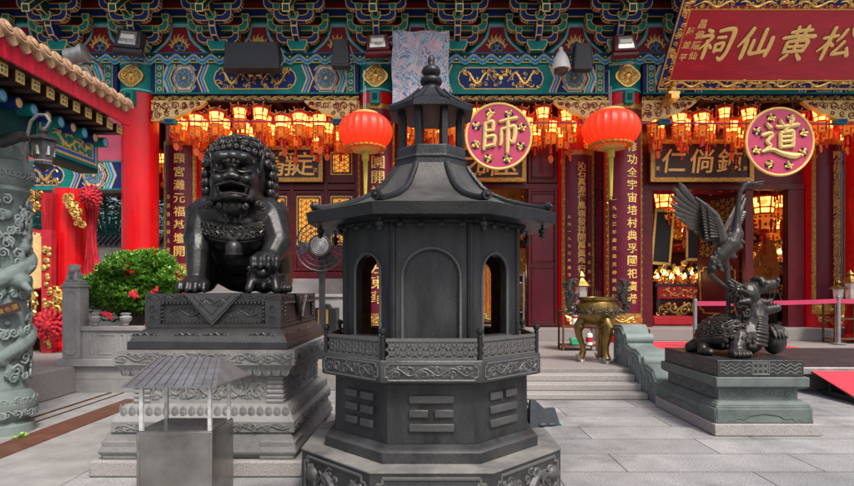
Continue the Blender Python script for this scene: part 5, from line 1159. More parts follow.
# ================================================================== FAN, stone block, black stand
fc = Vector((X(320.5, 10.5), 10.5, Z(246, 10.5))); fan = empty('pedestal_fan', (fc.x, fc.y+.15, TZ), 'large black pedestal fan with wire cage behind the lion', 'fan')
R = 25*10.5/F
b = MB(); b.T = Matrix.Translation(fc)
for rr in (R, R*.82, R*.62): b.tube([(rr*math.cos(2*PI*i/32), -.10*(1-rr/R), rr*math.sin(2*PI*i/32)) for i in range(33)], .008 if rr < R else .014, 5)
for i in range(28): a = 2*PI*i/28; b.tube([(.2*R*math.cos(a), -.09, .2*R*math.sin(a)), (.62*R*math.cos(a+.1), -.07, .62*R*math.sin(a+.1)), (R*math.cos(a), 0, R*math.sin(a)), (.6*R*math.cos(a), .1, .6*R*math.sin(a)), (.2*R*math.cos(a), .12, .2*R*math.sin(a))], .0045, 4)
b.build('cage', 'black_plastic', fan)
b = MB(); b.T = Matrix.Translation(fc) @ Matrix.Rotation(PI/2, 4, 'X')
b.lathe([(.20, 0), (.215, .05), (.20, .09), (.185, .10), (.17, .095)], (0, 0, 0), 28, 0, caps=False)
for rr in (.16, .125, .09, .055): b.lathe([(rr, .10), (rr-.012, .112), (rr-.024, .10)], (0, 0, 0), 24, 1, caps=False)
b.lathe([(.165, .085), (.02, .105), (.002, .108)], (0, 0, 0), 24, 1, caps=False); b.build('hub', ['black_plastic', 'grey_metal'], fan)
for k in range(3):
    b = MB(); b.T = Matrix.Translation(fc) @ Matrix.Rotation(k*2*PI/3+.4, 4, 'Y'); b.add([(-.05, .02, .16), (.06, .07, .16), (.16, .08, R*.88), (-.12, .0, R*.9), (-.05, .03, .16), (.06, .08, .16), (.16, .09, R*.88), (-.12, .01, R*.9)], [(0, 1, 2, 3), (7, 6, 5, 4), (0, 4, 5, 1), (1, 5, 6, 2), (2, 6, 7, 3), (3, 7, 4, 0)]); b.build('blade', 'black_plastic', fan)
b = MB(); b.box(fc.x-.05, fc.x+.05, fc.y+.10, fc.y+.2, TZ+.1, fc.z+.05); b.lathe([(.3, 0), (.3, .05), (.08, .1)], (fc.x, fc.y+.15, TZ+.003), 20); b.T = Matrix.Translation(fc) @ Matrix.Rotation(-PI/2, 4, 'X'); b.lathe([(.14, .12), (.14, .34), (.08, .38)], (0, 0, 0), 16); b.T = None
b.tube([(fc.x-.12, fc.y-.02, fc.z-.2), (fc.x-.14, fc.y, fc.z-.42), (fc.x-.02, fc.y+.06, fc.z-.50)], .016, 6); b.build('stand', 'black_plastic', fan, bevel=.01)
b = MB(); b.box(X(313, 12), X(356, 12), 11.9, 12.7, TZ+.003, Z(297.5, 12)); b.box(X(312, 12), X(357, 12), 11.86, 12.75, Z(297.5, 12)+.003, Z(294.5, 12)); b.build('stone_block', 'stone_grey', org=Vector((X(335, 12), 12.3, TZ)), bevel=.012, label='plain pale grey stone block behind the fan and furnace', cat='stone block')
bs = empty('offering_stand', (X(327, 11.3), 11.3, TZ), 'black and gold offering stand between lion plinth and furnace', 'stand')
b = MB(); b.box(X(313, 11.3), X(337, 11.3), 11.2, 11.6, TZ+.003, Z(308, 11.3)); b.prism([(X(319, 11.3), Z(308, 11.3)+.002), (X(331, 11.3), Z(308, 11.3)+.002), (X(328, 11.3), Z(304, 11.3)), (X(322, 11.3), Z(304, 11.3))], 11.25, 11.5); b.build('case', 'black', bs, bevel=.008)
b = MB()
for u in (320, 324, 328): b.box(X(u, 11.3)-.02, X(u, 11.3)+.02, 11.185, 11.21, TZ+.3, Z(309.5, 11.3))
b.build('gold_strip', 'gold', bs)
# ================================================================== COUPLET BOARDS (curved round the columns)
def bend(mb, r, cx, cy, n0=0):
    for i in range(n0, len(mb.v)):
        v = mb.v[i]; a = v.x/r; rr = r-v.y; mb.v[i] = Vector((cx+rr*math.sin(a), cy-rr*math.cos(a), v.z))
def curved_board(cx, cy, r, hw, z0, z1, main, small_l, small_r, lab, tx=.0, s=.30, ts0=None, ts1=None, sl=None):
    t = empty('couplet_board', (cx, cy-r, z0), lab, 'couplet board', 'couplet boards on the columns'); N = 24
    def shell(mb, xa, xb, za, zb, y0, y1, m, n=N):
        for i in range(n):
            a, b_ = xa+(xb-xa)*i/n, xa+(xb-xa)*(i+1)/n; mb.box(a, b_, y0, y1, za, zb, m)
    b = MB(); shell(b, -hw, hw, z0, z1, -.035, -.004, 0); bend(b, r, cx, cy); b.build('panel', 'maroon', t)
    b = MB(); e = .075
    for xa, xb in ((-hw-.01, -hw+e), (hw-e, hw+.01)): shell(b, xa, xb, z0+.3, z1, -.055, -.003, 0, 3)
    shell(b, -hw-.01, hw+.01, z0, z0+.3, -.055, -.003, 0); shell(b, -hw, hw, z1-.12, z1, -.052, -.003, 0)
    for s_ in (-1, 1):
        for i in range(int((z1-z0-.4)/.16)): curl(b, s_*(hw-e/2), z0+.4+.16*i, .034, 1.2, i, 1, .009, 1, 7, 4, y=-.058)
    scrolls(b, -hw+.03, hw-.03, z0+.04, z0+.27, 4, .016, 1, 3, False, -.058); bend(b, r, cx, cy); b.build('border', ['gold_dark', 'gold'], t)
    b = MB(); za, zb = ts0 or z0+.45, ts1 or z1-.3
    column_text(b, main, tx, zb, za, s, -.036, 0, .014)
    if small_l: column_text(b, small_l, -hw*.58 if sl is None else sl, za+(zb-za)*.62, za+.1, s*.42, -.036, 0, .008, bold=.012)
    if small_r: column_text(b, small_r, hw*.62, za+(zb-za)*.42, za+.3, s*.42, -.036, 0, .008, bold=.012)
    bend(b, r, cx, cy); b.build('lettering', 'gold_paint', t)
    b = MB(); b.prism([(-hw*.8, z0-.02), (-hw*.5, z0-.26), (-hw*.25, z0-.18), (0, z0-.30), (hw*.25, z0-.18), (hw*.5, z0-.26), (hw*.8, z0-.02)], -.05, -.004, 0)
    for i in range(5): curl(b, -hw*.6+hw*.3*i, z0-.13, .07, 1.3, i, 1 if i % 2 else -1, .02, 0, 9, 5, y=-.055)
    bend(b, r, cx, cy); b.build('carved_foot', 'gold', t)
zc0 = Z(326, 13.6)
curved_board(COLX[2], CD, CR, .50, zc0, Z(104, 13.6), '鑽修功全宇宙培村典孚國祀廣階', '一九七三年歲次癸丑仲秋吉日', '', 'tall maroon couplet board with large gold characters on the column behind the brass censer', .10, .235, zc0+.5, Z(128, 13.6))
curved_board(COLX[1], CD, CR, .50, zc0, Z(104, 13.6), '宮園開祥瑞啟仙壇左東華', '嗇色園普宜壇同人敬立', '', 'tall maroon couplet board on the column behind the furnace roof', .06, .30, zc0+.5, Z(140, 13.6))
zc1 = SZ+.35
curved_board(X(575.5, WD), 15.12, .50, .42, zc1, Z(150, 14.6), '沁石真源傳鳳嶺發祥開萬眞奉行普濟勸', '公元一九七三年歲次癸丑', '嗇色園同人', 'narrow maroon couplet board with dense gold characters left of the censer column', .05, .20, None, None, -.24)
curved_board(X(822.5, WD), 15.12, .50, .44, zc1, Z(140, 14.6), '閩合瑞自金華記慶成金穗重營紫府仙宮武濟豐鄰', '', '', 'maroon couplet board with one line of gold characters at the right edge', .08, .19)
curved_board(X(184, WD), 15.12, .50, .42, 2.0, Z(140, 14.6), '顯宮灘元福基壇開', '普濟勸善同人敬', '', 'maroon couplet board with gold characters behind the bronze lion', .05, .26)

# ================================================================== HORIZONTAL NAME BOARDS over the doors
def name_board(u0, u1, v0, v1, d, txt, lab, sig=''):
    x0, x1, z0, z1 = X(u0, d), X(u1, d), Z(v1, d), Z(v0, d); t = empty('name_board', ((x0+x1)/2, d, z0), lab, 'name board', 'dark name boards over the doors'); b = MB()
    b.box(x0+.05, x1-.05, d, d+.05, z0+.05, z1-.05); b.build('panel', 'wood_dark', t); b = MB(); e = .11
    for q in ((x0, x1, z0, z0+e), (x0, x1, z1-e, z1), (x0, x0+e, z0+e, z1-e), (x1-e, x1, z0+e, z1-e)): b.box(q[0], q[1], d-.05, d+.04, q[2], q[3], 0)
    b.T = Matrix.Translation((0, d-.05, 0))
    for za, zb in ((z0, z0+e), (z1-e, z1)): scrolls(b, x0, x1, za+.01, zb-.01, int((x1-x0)/.11), .010, 1, 5, False)
    b.T = None; b.build('frame', ['gold_dark', 'gold'], t, bevel=.006); b = MB(); n = len(txt); w_ = (x1-x0-.5)/n
    for i, ch in enumerate(txt): write(b, ch, x0+.25+w_*(i+.5), (z0+z1)/2, min(.62, (z1-z0)*.72), d-.002, 0, .02, shear=.12)
    if sig:
        for s in (0, 1): column_text(b, sig, x0+.2 if s == 0 else x1-.2, z1-.16, z0+.16, .12, d-.002, 0, .012)
    b.build('lettering', 'gold_paint', t)
name_board(248, 323, 146, 182, 14.8, '情靜定', 'dark name board reading three gold characters, left behind the bronze lion', '歲次')
name_board(452, 526, 146, 182, 14.8, '之師玉', 'dark name board behind the furnace and the round sign with one wide character')
name_board(650, 753, 140, 182, 14.7, '仁倘鈍', 'dark name board over the open right doorway behind the crane', '丁亥')

# ================================================================== BIG SLANTED SIGN
A0, A1 = Vector((5.30, 13.25, 6.30)), Vector((5.30, 11.9, 7.70)); up = (A1-A0); H = up.length; un = Vector((1, 0, 0)).cross(up).normalized()
un = un if un.y < 0 else -un
sg = empty('hall_sign', (8.0, 13.2, 6.3), 'large red lacquer sign with gold characters and gilt dragon frame leaning from the eaves', 'sign')
TS = frame(A0, (1, 0, 0), un); W = 5.35
b = MB(); b.T = TS; b.box(.12, W-.12, 0, .06, .12, H-.12, 0); b.box(0, W, .05, .14, 0, H, 1); b.build('board', ['red_board', 'navy'], sg, bevel=.01)
b = MB(); b.T = TS; q = random.Random(2); e = .20
for xa, xb, za, zb in ((0, W, 0, e), (0, W, H-e, H), (0, e, e, H-e), (W-e, W, e, H-e)): b.box(xa, xb, .0, .05, za, zb, 1)
panel_frame(b, e, W-e, e, H-e, .016, 0, 0, -.01); panel_frame(b, .0, W, .0, H, .022, 0, 0, .0)
for za in (.02, H-e+.01):
    for i in range(5): dragon(b, .1+W/5.1*i, .1+W/5.1*(i+1), za+e*.45, e*1.0, .025, 0, i, -.01, i % 2 == 0)
    for i in range(60): curl(b, q.uniform(.05, W-.05), za+q.uniform(.02, e-.03), .05, 1.2, q.uniform(0, 6), 1, .017, 0, 8, 5, -.012)
for xa in (.1, W-.1):
    for i in range(34): curl(b, xa+q.uniform(-.07, .07), q.uniform(.1, H-.1), .055, 1.2, q.uniform(0, 6), 1, .018, 0, 8, 5, -.012)
b.build('frame', ['gold', 'navy'], sg)
b = MB(); b.T = TS
for i, ch in enumerate('祠仙黄松赤'):
    brush(b, BR[ch], .98+.885*i, H*.53, .74, -.002, 1, .012, .024); brush(b, BR[ch], .98+.885*i, H*.53, .74, -.004, 0, .028, .012)
b.build('lettering', ['sign_gold', 'wood_dark'], sg)
b = MB(); b.T = TS; column_text(b, '昌偏隱仙', .56, H*.80, H*.34, .18, -.002, 0, .010, shear=.12, bold=.006); column_text(b, '陣並平', .35, H*.74, H*.30, .16, -.002, 0, .010, shear=.12, bold=.006); b.build('signature', 'sign_gold', sg)
for x in (5.62, 10.3):
    b = MB(); b.box(x-.09, x+.09, 13.05, 13.7, 6.02, 6.14); b.ell((x, 13.2, 6.26), (.09, .12, .13)); b.ell((x, 13.1, 6.36), (.06, .08, .07)); b.box(x-.13, x+.13, 13.1, 13.3, 6.14, 6.2); b.build('support_lion', 'gold', sg)

# ================================================================== ROUND SIGNS with eight emblems
def round_sign(u, v, rpx, d, ch, lab):
    c = P(u, v, d); R = rpx*d/F; t = empty('round_sign', c, lab, 'round sign', 'round crimson signs under the eaves'); TT = frame(c, (1, 0, 0), (0, -1, 0))
    b = MB(); b.T = TT; b.disc(0, 0, R*.97, -.03, .05, 0, 48); b.build('disc', 'crimson', t)
    b = MB(); b.T = TT; b.tube([(R*.985*math.cos(2*PI*i/48), -.02, R*.985*math.sin(2*PI*i/48)) for i in range(49)], .034, 8); b.build('rim', 'gold_paint', t)
    b = MB(); b.T = TT
    brush(b, BR[ch], 0, R*.05, R*1.14, -.030, 0, .05, .022); brush(b, BR[ch], 0, R*.05, R*1.14, -.036, 1, .065, .004); b.build('lettering', ['gold_dark', 'cream'], t)
    q = random.Random(u)
    for k in range(8):
        a = PI/2-PI/8*1.1-2*PI*k/8; ex, ez = R*.74*math.cos(a), R*.74*math.sin(a); b = MB(); b.T = TT
        for i in range(7):
            aa = i*2*PI/7; b.ell((ex+.07*math.cos(aa), -.04, ez+.07*math.sin(aa)), (.045, .03, .035), Matrix.Rotation(-aa, 3, 'Y'), 7, 5, i % 2 if k % 2 else (i+1) % 2)
        for i in range(3): curl(b, ex+q.uniform(-.04, .04), ez+q.uniform(-.04, .04), .05, 1.1, q.uniform(0, 6), 1, .016, 0, 8, 5, -.06)
        b.ell((ex, -.06, ez), .03, None, 7, 5, 2); b.build('emblem', ['gold', 'teal_dark' if k % 3 else 'navy', 'cream'], t)
    b = MB(); b.T = TT
    for s in (-1, 1): b.tube([(s*R*.5, .03, R*.8), (s*R*.5, .2, Z(93, d)-c.z+.0)], .012, 5)
    b.build('hanger', 'black', t)
round_sign(498.5, 136.5, 33, 13.25, '師', 'round crimson sign with one gold character 師 beside the furnace roof')
round_sign(779, 142, 34, 13.25, '道', 'round crimson sign with one gold character 道 above the crane beak')

# ================================================================== BIG RED LANTERNS
def big_lantern(u, v, rx, rz, d, lab):
    c = P(u, v, d); a = rx*d/F; h = rz*d/F; t = empty('red_lantern', c, lab, 'lantern', 'big red silk lanterns'); b = MB(); n = 24
    prof = [(a*math.cos(x)**.75 if abs(x) < 1.55 else .0, h*math.sin(x)) for x in [(-1.22+2.44*i/14) for i in range(15)]]
    vs = []; fs = []
    for r, z in prof:
        for i in range(n*3):
            th = 2*PI*i/(n*3); k = (1, .965, .965)[i % 3]; vs.append((c.x+r*k*math.cos(th), c.y+r*k*math.sin(th), c.z+z))
    L_ = n*3
    for j in range(14):
        for i in range(L_): fs.append((j*L_+i, j*L_+(i+1) % L_, (j+1)*L_+(i+1) % L_, (j+1)*L_+i))
    b.add(vs, fs); b.build('silk_body', 'lantern_silk', t, sharp=15)
    b = MB(); r0 = prof[-1][0]; b.lathe([(r0*1.03, 0), (r0*1.03, .05), (r0*.8, .06)], (c.x, c.y, c.z+prof[-1][1]-.015), 28); b.lathe([(r0*.8, -.08), (r0*1.03, -.07), (r0*1.03, 0)], (c.x, c.y, c.z+prof[0][1]+.02), 28); b.build('cap', 'gold_paint', t)
    b = MB(); rr, zz = prof[1]
    for i in range(22):
        th = 2*PI*i/22; p = Vector((c.x+(rr+.03)*math.cos(th), c.y+(rr+.03)*math.sin(th), c.z+zz)); b.ell(p, (.075, .075, .05), None, 7, 5)
    b.build('lower_trim', 'orange_paint', t)
    b = MB(); zb = c.z+prof[0][1]-.06; b.lathe([(.085, 0), (.085, -.18), (.06, -.2)], (c.x, c.y, zb), 12)
    for i in range(14): th = 2*PI*i/14; b.tube([(c.x+.05*math.cos(th), c.y+.05*math.sin(th), zb-.15), (c.x+.04*math.cos(th), c.y+.04*math.sin(th), zb-.5), (c.x+.025*math.cos(th), c.y+.025*math.sin(th), zb-1.0-.15*(i % 3)/2)], .009, 4)
    b.build('tassel', 'tassel_yellow', t)
    b = MB(); b.tube([(c.x, c.y, c.z+h*.9), (c.x, c.y, Z(86, d))], .012, 5); b.tube([(c.x-.04, c.y, c.z+h), (c.x-.04, c.y+.02, Z(70, d)), (c.x, CD-CR, Z(70, 13.5))], .012, 5); b.build('hanging_rod', 'grey_metal', t)
big_lantern(365.5, 132, 27, 18.5, 12.95, 'big glowing red silk lantern hanging left of the furnace roof')
big_lantern(611, 129, 28.5, 18.5, 12.95, 'big glowing red silk lantern hanging before the censer column')

# ================================================================== PALACE LANTERNS under the eaves
pr0 = empty('palace_lantern', (0, 0, 0), 'x', 'lantern', 'palace lanterns in rows under the eaves')
def at0(mb, name, mats, **k):
    o = mb.build(name, mats, None, org=Vector((0, 0, 0)), **k); o.parent = pr0; return o
b = MB(); b.lathe([(.02, .0), (.05, -.02), (.16, -.10), (.25, -.13), (.26, -.16), (.22, -.17)], (0, 0, 0), 6, 0)
for i in range(6): a = PI/3*i; b.tube([(.05*math.cos(a), .05*math.sin(a), -.01), (.24*math.cos(a), .24*math.sin(a), -.10), (.30*math.cos(a), .30*math.sin(a), -.04)], [.012, .016, .008], 4, 1); b.ell((.30*math.cos(a), .30*math.sin(a), -.05), .022, None, 6, 4, 1); b.tube([(.29*math.cos(a), .29*math.sin(a), -.06), (.29*math.cos(a), .29*math.sin(a), -.32)], [.012, .018], 4, 2)
at0(b, 'cap', ['lantern_red', 'gold_paint', 'lantern_red'])
b = MB(); b.lathe([(.215, -.17), (.165, -.52)], (0, 0, 0), 6, 0); at0(b, 'glass_panels', 'lantern_glass')
b = MB()
for i in range(6):
    a = PI/3*i; b.tube([(.222*math.cos(a), .222*math.sin(a), -.165), (.172*math.cos(a), .172*math.sin(a), -.525)], .017, 4, 0)
    a2 = a+PI/6; b.T = frame((.155*math.cos(a2), .155*math.sin(a2), 0), (-math.sin(a2), math.cos(a2), 0), (math.cos(a2), math.sin(a2), -.1)); b.disc(0, -.36, .026, -.03, -.008, 1, 7); b.tube([(0, -.035, -.29), (.01, -.03, -.43)], .007, 4, 1); b.T = None
for r, z, t_ in ((.225, -.168, .02), (.196, -.39, .017), (.18, -.522, .022)): b.tube([(r*math.cos(PI/3*i), r*math.sin(PI/3*i), z) for i in range(7)], t_, 4, 0)
at0(b, 'frame', ['lantern_red', 'gold_dark'])
b = MB(); b.lathe([(.17, -.53), (.20, -.55), (.20, -.62), (.15, -.64), (.15, -.68), (.19, -.70), (.17, -.80), (.06, -.83)], (0, 0, 0), 6, 0)
for i in range(12): a = PI/6*i; b.ell((.20*math.cos(a), .20*math.sin(a), -.585), (.03, .03, .025), None, 6, 4, 1 if i % 2 else 2); b.ell((.185*math.cos(a), .185*math.sin(a), -.75), (.03, .03, .03), None, 6, 4, (0, 3, 2)[i % 3])
at0(b, 'lower_crown', ['crown_orange', 'gold_paint', 'lantern_red', 'teal'])
b = MB(); b.lathe([(.055, -.83), (.02, -.86), (.035, -.90), (.05, -1.12), (.01, -1.14)], (0, 0, 0), 7, 0)
for i in range(6): a = PI/3*i; b.lathe([(.012, -.64), (.03, -.68), (.024, -.92), (.004, -.93)], (.20*math.cos(a), .20*math.sin(a), 0), 5, 1)
at0(b, 'tassel', ['lantern_red', 'tassel_orange'])
b = MB(); b.prism([(-.07, -1.20), (-.10, -1.27), (-.07, -1.36), (0, -1.42), (.07, -1.36), (.10, -1.27), (.07, -1.20), (0, -1.15)], -.01, .01); b.tube([(0, 0, -1.12), (0, 0, -1.2)], .005, 4); at0(b, 'wish_card', 'pink_card'); RED_CARD = b.mesh('wish_card', ['tassel_orange'])
bays = (('left', 166, 352), ('middle', 396, 600), ('right', 642, 858)); ORD = 'first second third fourth fifth sixth seventh eighth ninth tenth eleventh twelfth'.split()
first = True; q = random.Random(12)
for bn, ua, ub in bays:
    for row, (d, v0, n) in enumerate((('front', 13.98, 10), ('middle', 14.35, 9), ('rear', 14.72, 9))[0:0] or ((13.98, 107, 9), (14.36, 115, 9), (14.72, 122, 8))):
        for i in range(n):
            o = pr0 if first else copy_tree(pr0); first = False
            u = ua+(ub-ua)*(i+.5+.25*(row == 1))/n+q.uniform(-2, 2)
            o.location = P(u, v0+q.uniform(-4, 5), d); o.rotation_euler = (0, 0, q.uniform(0, 1)); s = q.uniform(.70, .86); o.scale = (s, s, s)
            cards = [c for c in o.children if c.name.startswith('wish_card')]
            if q.random() < .5 and o is not pr0: D.objects.remove(cards[0])
            elif q.random() < .55: cards[0].data = RED_CARD
            o['label'] = 'glowing red palace lantern, %s from the left in the %s row of the %s bay' % (ORD[i], ('front', 'middle', 'rear')[row], bn)
for u, v in ((163, 150), (171, 168)): o = copy_tree(pr0); o.location = P(u, v, 15.2); o['label'] = 'lit palace lantern low beside the plain red column, '+('nearer the column' if u < 165 else 'nearer the lion'); o['group'] = 'low lanterns beside the plain red column'
b = MB(); b.tube([(X(160, 13.7), 13.7, Z(121, 13.7)), (X(860, 13.7), 13.7, Z(124, 13.7))], .022, 6); b.build('lantern_rail', 'crimson', org=P(500, 122, 13.7), label='long thin pink red rail running under the beam before the palace lanterns', cat='rail')
def inner_lantern(u, v, d, lab, s=1.3):
    o = copy_tree(pr0); o.location = P(u, v, d); o.scale = (s, s, s); o['label'] = lab; o['group'] = 'lanterns inside the hall'
inner_lantern(664, 186, 17.2, 'lit palace lantern inside the hall above the left altar', 1.3); inner_lantern(764, 189, 16.6, 'lit palace lantern inside the hall under the round 道 sign', 1.4); inner_lantern(503, 188, 16.8, 'lit palace lantern inside the hall behind the furnace roof', 1.4)
inner_lantern(684, 196, 16.9, 'added lit palace lantern inside the hall above the framed boards', 1.1); inner_lantern(716, 197, 18.0, 'added lit palace lantern inside the hall right above the crane wing', 1.2); inner_lantern(781, 190, 17.8, 'added lit palace lantern inside the hall beside the right door jamb', 1.1); inner_lantern(490, 192, 17.4, 'added lit palace lantern inside the middle doorway left of the others', 1.2)  # extra lanterns added to brighten the hall interior
inner_lantern(700, 222, 20.2, 'added lit palace lantern far back in the hall low behind the crane body', 1.2); inner_lantern(776, 212, 19.6, 'added lit palace lantern far back in the narrow right opening', 1.2); inner_lantern(660, 232, 19.8, 'added lit palace lantern far back above the left altar ornaments', 1.1); inner_lantern(512, 228, 19.6, 'added lit palace lantern far back in the middle doorway', 1.2)  # back row of lanterns, added for more light in the doorways
inner_lantern(688, 180, 19.2, 'lit palace lantern deep inside the hall behind the crane wing', 1.4); inner_lantern(735, 182, 18.8, 'lit palace lantern deep inside the hall behind the open lattice leaf', 1.3); inner_lantern(475, 190, 18.5, 'lit palace lantern deep inside the middle doorway at left', 1.3)

# ================================================================== INSIDE THE HALL
def altar(u0, u1, v0, v1, d, lab, red=True, seed=1):
    x0, x1, z0, z1 = X(u0, d), X(u1, d), SZ, Z(v0, d); t = empty('altar_table', ((x0+x1)/2, d, z0), lab, 'altar'); b = MB(); H_ = z1-z0
    b.box(x0, x1, d, d+.7, z1-.08, z1, 0)
    for x in (x0+.05, x1-.17):
        for y in (d+.02, d+.56): b.box(x, x+.12, y, y+.12, z0, z1-.08, 0)
    b.box(x0+.1, x1-.1, d+.2, d+.5, z0+.02, z1-.3, 2); b.build('table', ['wood_dark', 'gold', 'wood_red'], t, bevel=.01)
    b = MB(); b.T = frame(((x0+x1)/2, d+.01, 0)); w_ = (x1-x0)
    if red: b.box(-w_*.45, w_*.45, -.03, 0, z1-.42, z1-.08, 1); dragon(b, -w_*.42, w_*.42, z1-.25, .28, .03, 0, seed, -.04)
    scrolls(b, -w_*.46, w_*.46, z0+.2, z1-.5, 4, .03, 0, seed, True, -.02); b.build('gilt_carving', ['gold', 'cloth_red'], t)
    q = random.Random(seed); b = MB()
    for i in range(60): c = (q.uniform(x0, x1), d+.35+q.uniform(-.2, .2), z1+q.uniform(.03, .75)*q.random()); b.ell(c, (q.uniform(.05, .11), .06, q.uniform(.04, .10)), None, 7, 5, q.choice((0, 0, 1, 2))); curl(b, c[0], c[2], .10, 1.3, q.uniform(0, 6), 1, .028, 0, 8, 5, c[1]-.06)
    b.build('ornaments', ['gold', 'cloth_red', 'teal'], t)
    for i in range(7):
        cx = x0+(x1-x0)*(i+.5)/7; c = MB(); c.lathe([(.05, 0), (.03, .03), (.025, .16+.1*(i % 2))], (cx, d+.06, z1+.003), 8, 0); c.lathe([(.004, 0), (.038, .045), (.03, .085), (.003, .15)], (cx, d+.06, z1+.165+.1*(i % 2)), 8, 1); c.build('candle', ['cloth_red', 'added_candle_glow'], t)  # glowing candles added to light up the dim interior
altar(655, 703, 284, 329, 16.4, 'dark altar table with gilt dragon front inside the left side of the right doorway', True, 3)
altar(757, 788, 262, 329, 17.6, 'tall gilt altar seen inside the narrow right opening', True, 8)
altar(655, 790, 240, 329, 19.6, 'wide gilt altar far back in the hall behind the crane', True, 11)
altar(470, 520, 282, 329, 16.8, 'gilt altar table inside the middle doorway behind the furnace', True, 5)
def mirror(u0, u1, v0, v1, d, rot, lab):
    c = P((u0+u1)/2, (v0+v1)/2, d); w_, h_ = (u1-u0)*d/F/2, (v1-v0)*d/F/2; t = empty('framed_board', c-Vector((0, 0, h_)), lab, 'framed board'); b = MB(); TT = Matrix.Translation(c) @ Matrix.Rotation(rot, 4, 'Y')
    b.T = TT; b.box(-w_, w_, 0, .05, -h_, h_); b.build('board', 'black', t); b = MB(); b.T = TT
    for q in ((-w_-.08, w_+.08, h_, h_+.1), (-w_-.08, w_+.08, -h_-.1, -h_), (-w_-.08, -w_, -h_, h_), (w_, w_+.08, -h_, h_)): b.box(q[0], q[1], -.03, .05, q[2], q[3])
    b.build('frame', 'gold', t, bevel=.01)
mirror(655, 670, 212, 262, 17.0, .08, 'dark board in a tilted gold frame inside the hall'); mirror(688, 709, 192, 258, 17.6, 0, 'dark upright board in gold frame behind the crane wing')
b = MB(); b.box(X(652, 15.6), X(692, 15.6), 15.5, 16.0, SZ+.003, SZ+.26); b.build('kneeling_cushion', 'cloth_red', org=Vector((X(672, 15.6), 15.7, SZ)), bevel=.05, label='long low red kneeling bench just inside the right doorway', cat='bench')
b = MB(); c = P(765, 262, 16.9); b.T = frame(c); 
b.prism([(-.35, -.9), (.35, -.9), (.42, -.2), (.30, .4), (.05, .75), (-.2, .3), (-.42, -.1)], -.05, .05, 1)
for i in range(12): curl(b, rnd.uniform(-.3, .3), rnd.uniform(-.8, .6), .14, 1.3, rnd.uniform(0, 6), 1, .03, 0, 9, 5, -.06)
b.box(-.3, .3, -.1, .1, -1.9, -.9, 2); b.build('carved_screen', ['gold', 'orange_paint', 'wood_dark'], org=c-Vector((0, 0, 1.6)), label='red and gold carved flame shaped screen inside the narrow right opening', cat='screen')
def hang(u0, u1, v0, v1, d, m, name, lab, cat):
    b = MB(); x0, x1 = X(u0, d), X(u1, d); N = 10; z0, z1 = Z(v1, d), Z(v0, d)
    for i in range(N): b.box(x0+(x1-x0)*i/N, x0+(x1-x0)*(i+1)/N-.004, d+.03*math.sin(i*1.9), d+.05+.03*math.sin(i*1.9), z0, z1)
    for i in range(6): curl(b, x0+(x1-x0)*(i+.5)/6, z0+.15, .1, 1.3, i, 1, .03, 1, 9, 5, d-.05)
    return b.build(name, [m, 'gold'], org=Vector(((x0+x1)/2, d, z1)), label=lab, cat=cat)
hang(467, 526, 186, 204, 16.0, 'orange_paint', 'altar_valance', 'orange and gold valance across the top of the middle doorway', 'valance'); hang(652, 742, 186, 194, 16.0, 'cloth_red', 'altar_valance', 'red valance across the top of the right doorway', 'valance')
hang(484, 496, 232, 322, 16.2, 'orange_paint', 'hanging_banner', 'long orange banner hanging inside the middle doorway seen through the furnace arch', 'banner')
# small railing by the middle door
b = MB()
for v in (275, 283, 312): b.tube([P(508, v, 14.0), P(524, v, 14.0)], .02, 6)
b.tube([P(523.5, 272, 14.0), Vector((X(523.5, 14), 14.0, TZ+.003))], .03, 8); b.tube([P(509, 272, 14.0), Vector((X(509, 14), 14.0, TZ+.003))], .03, 8); b.build('steel_rail', 'steel', org=Vector((X(516, 14), 14, TZ)), label='short steel guard rail before the middle doorway', cat='rail')

# ================================================================== LAMPS, SPEAKERS, CAMERA, CLOTH on the beam
def flood(u, v, lab, housing='black_plastic', s=1.):
    d = 13.1; c = P(u, v, d); t = empty('flood_light', c, lab, 'flood light', 'flood lights over the columns'); TT = Matrix.Translation(c) @ Matrix.Rotation(.10 if u < 300 else -.05, 4, 'Y') @ Matrix.Rotation(-.12, 4, 'X') @ Matrix.Scale(s, 4)
    b = MB(); b.T = TT; b.frus((-.30, .30, -.12, .10), -.16, (-.27, .27, -.10, .2), .28); b.box(-.34, .34, -.08, .12, -.27, -.16); b.build('housing', housing, t, bevel=.02)
    b = MB(); b.T = TT; b.add([(-.20, -.135, -.10), (.20, -.135, -.10), (.18, -.118, .22), (-.18, -.118, .22), (-.20, -.11, -.10), (.20, -.11, -.10), (.18, -.09, .22), (-.18, -.09, .22)], [(0, 1, 2, 3), (0, 4, 5, 1), (1, 5, 6, 2), (2, 6, 7, 3), (3, 7, 4, 0)], 0); b.box(-.15, .15, -.15, -.13, .03, .13, 1); b.build('lens', ['glass_lamp', 'white_plastic'], t)
    b = MB(); b.T = TT; b.tube([(-.33, .0, -.2), (-.33, .3, -.3), (.33, .3, -.3), (.33, 0, -.2)], .02, 5); b.tube([(0, .3, -.3), (0, .62, -.35)], .03, 6); b.build('bracket', 'grey_metal', t)
flood(130, 43, 'black flood light over the plain red column at left'); flood(378, 46, 'dark red flood light over the column behind the furnace', 'wood_red', .9); flood(624.5, 47, 'dark red flood light over the censer column', 'wood_red', .9)
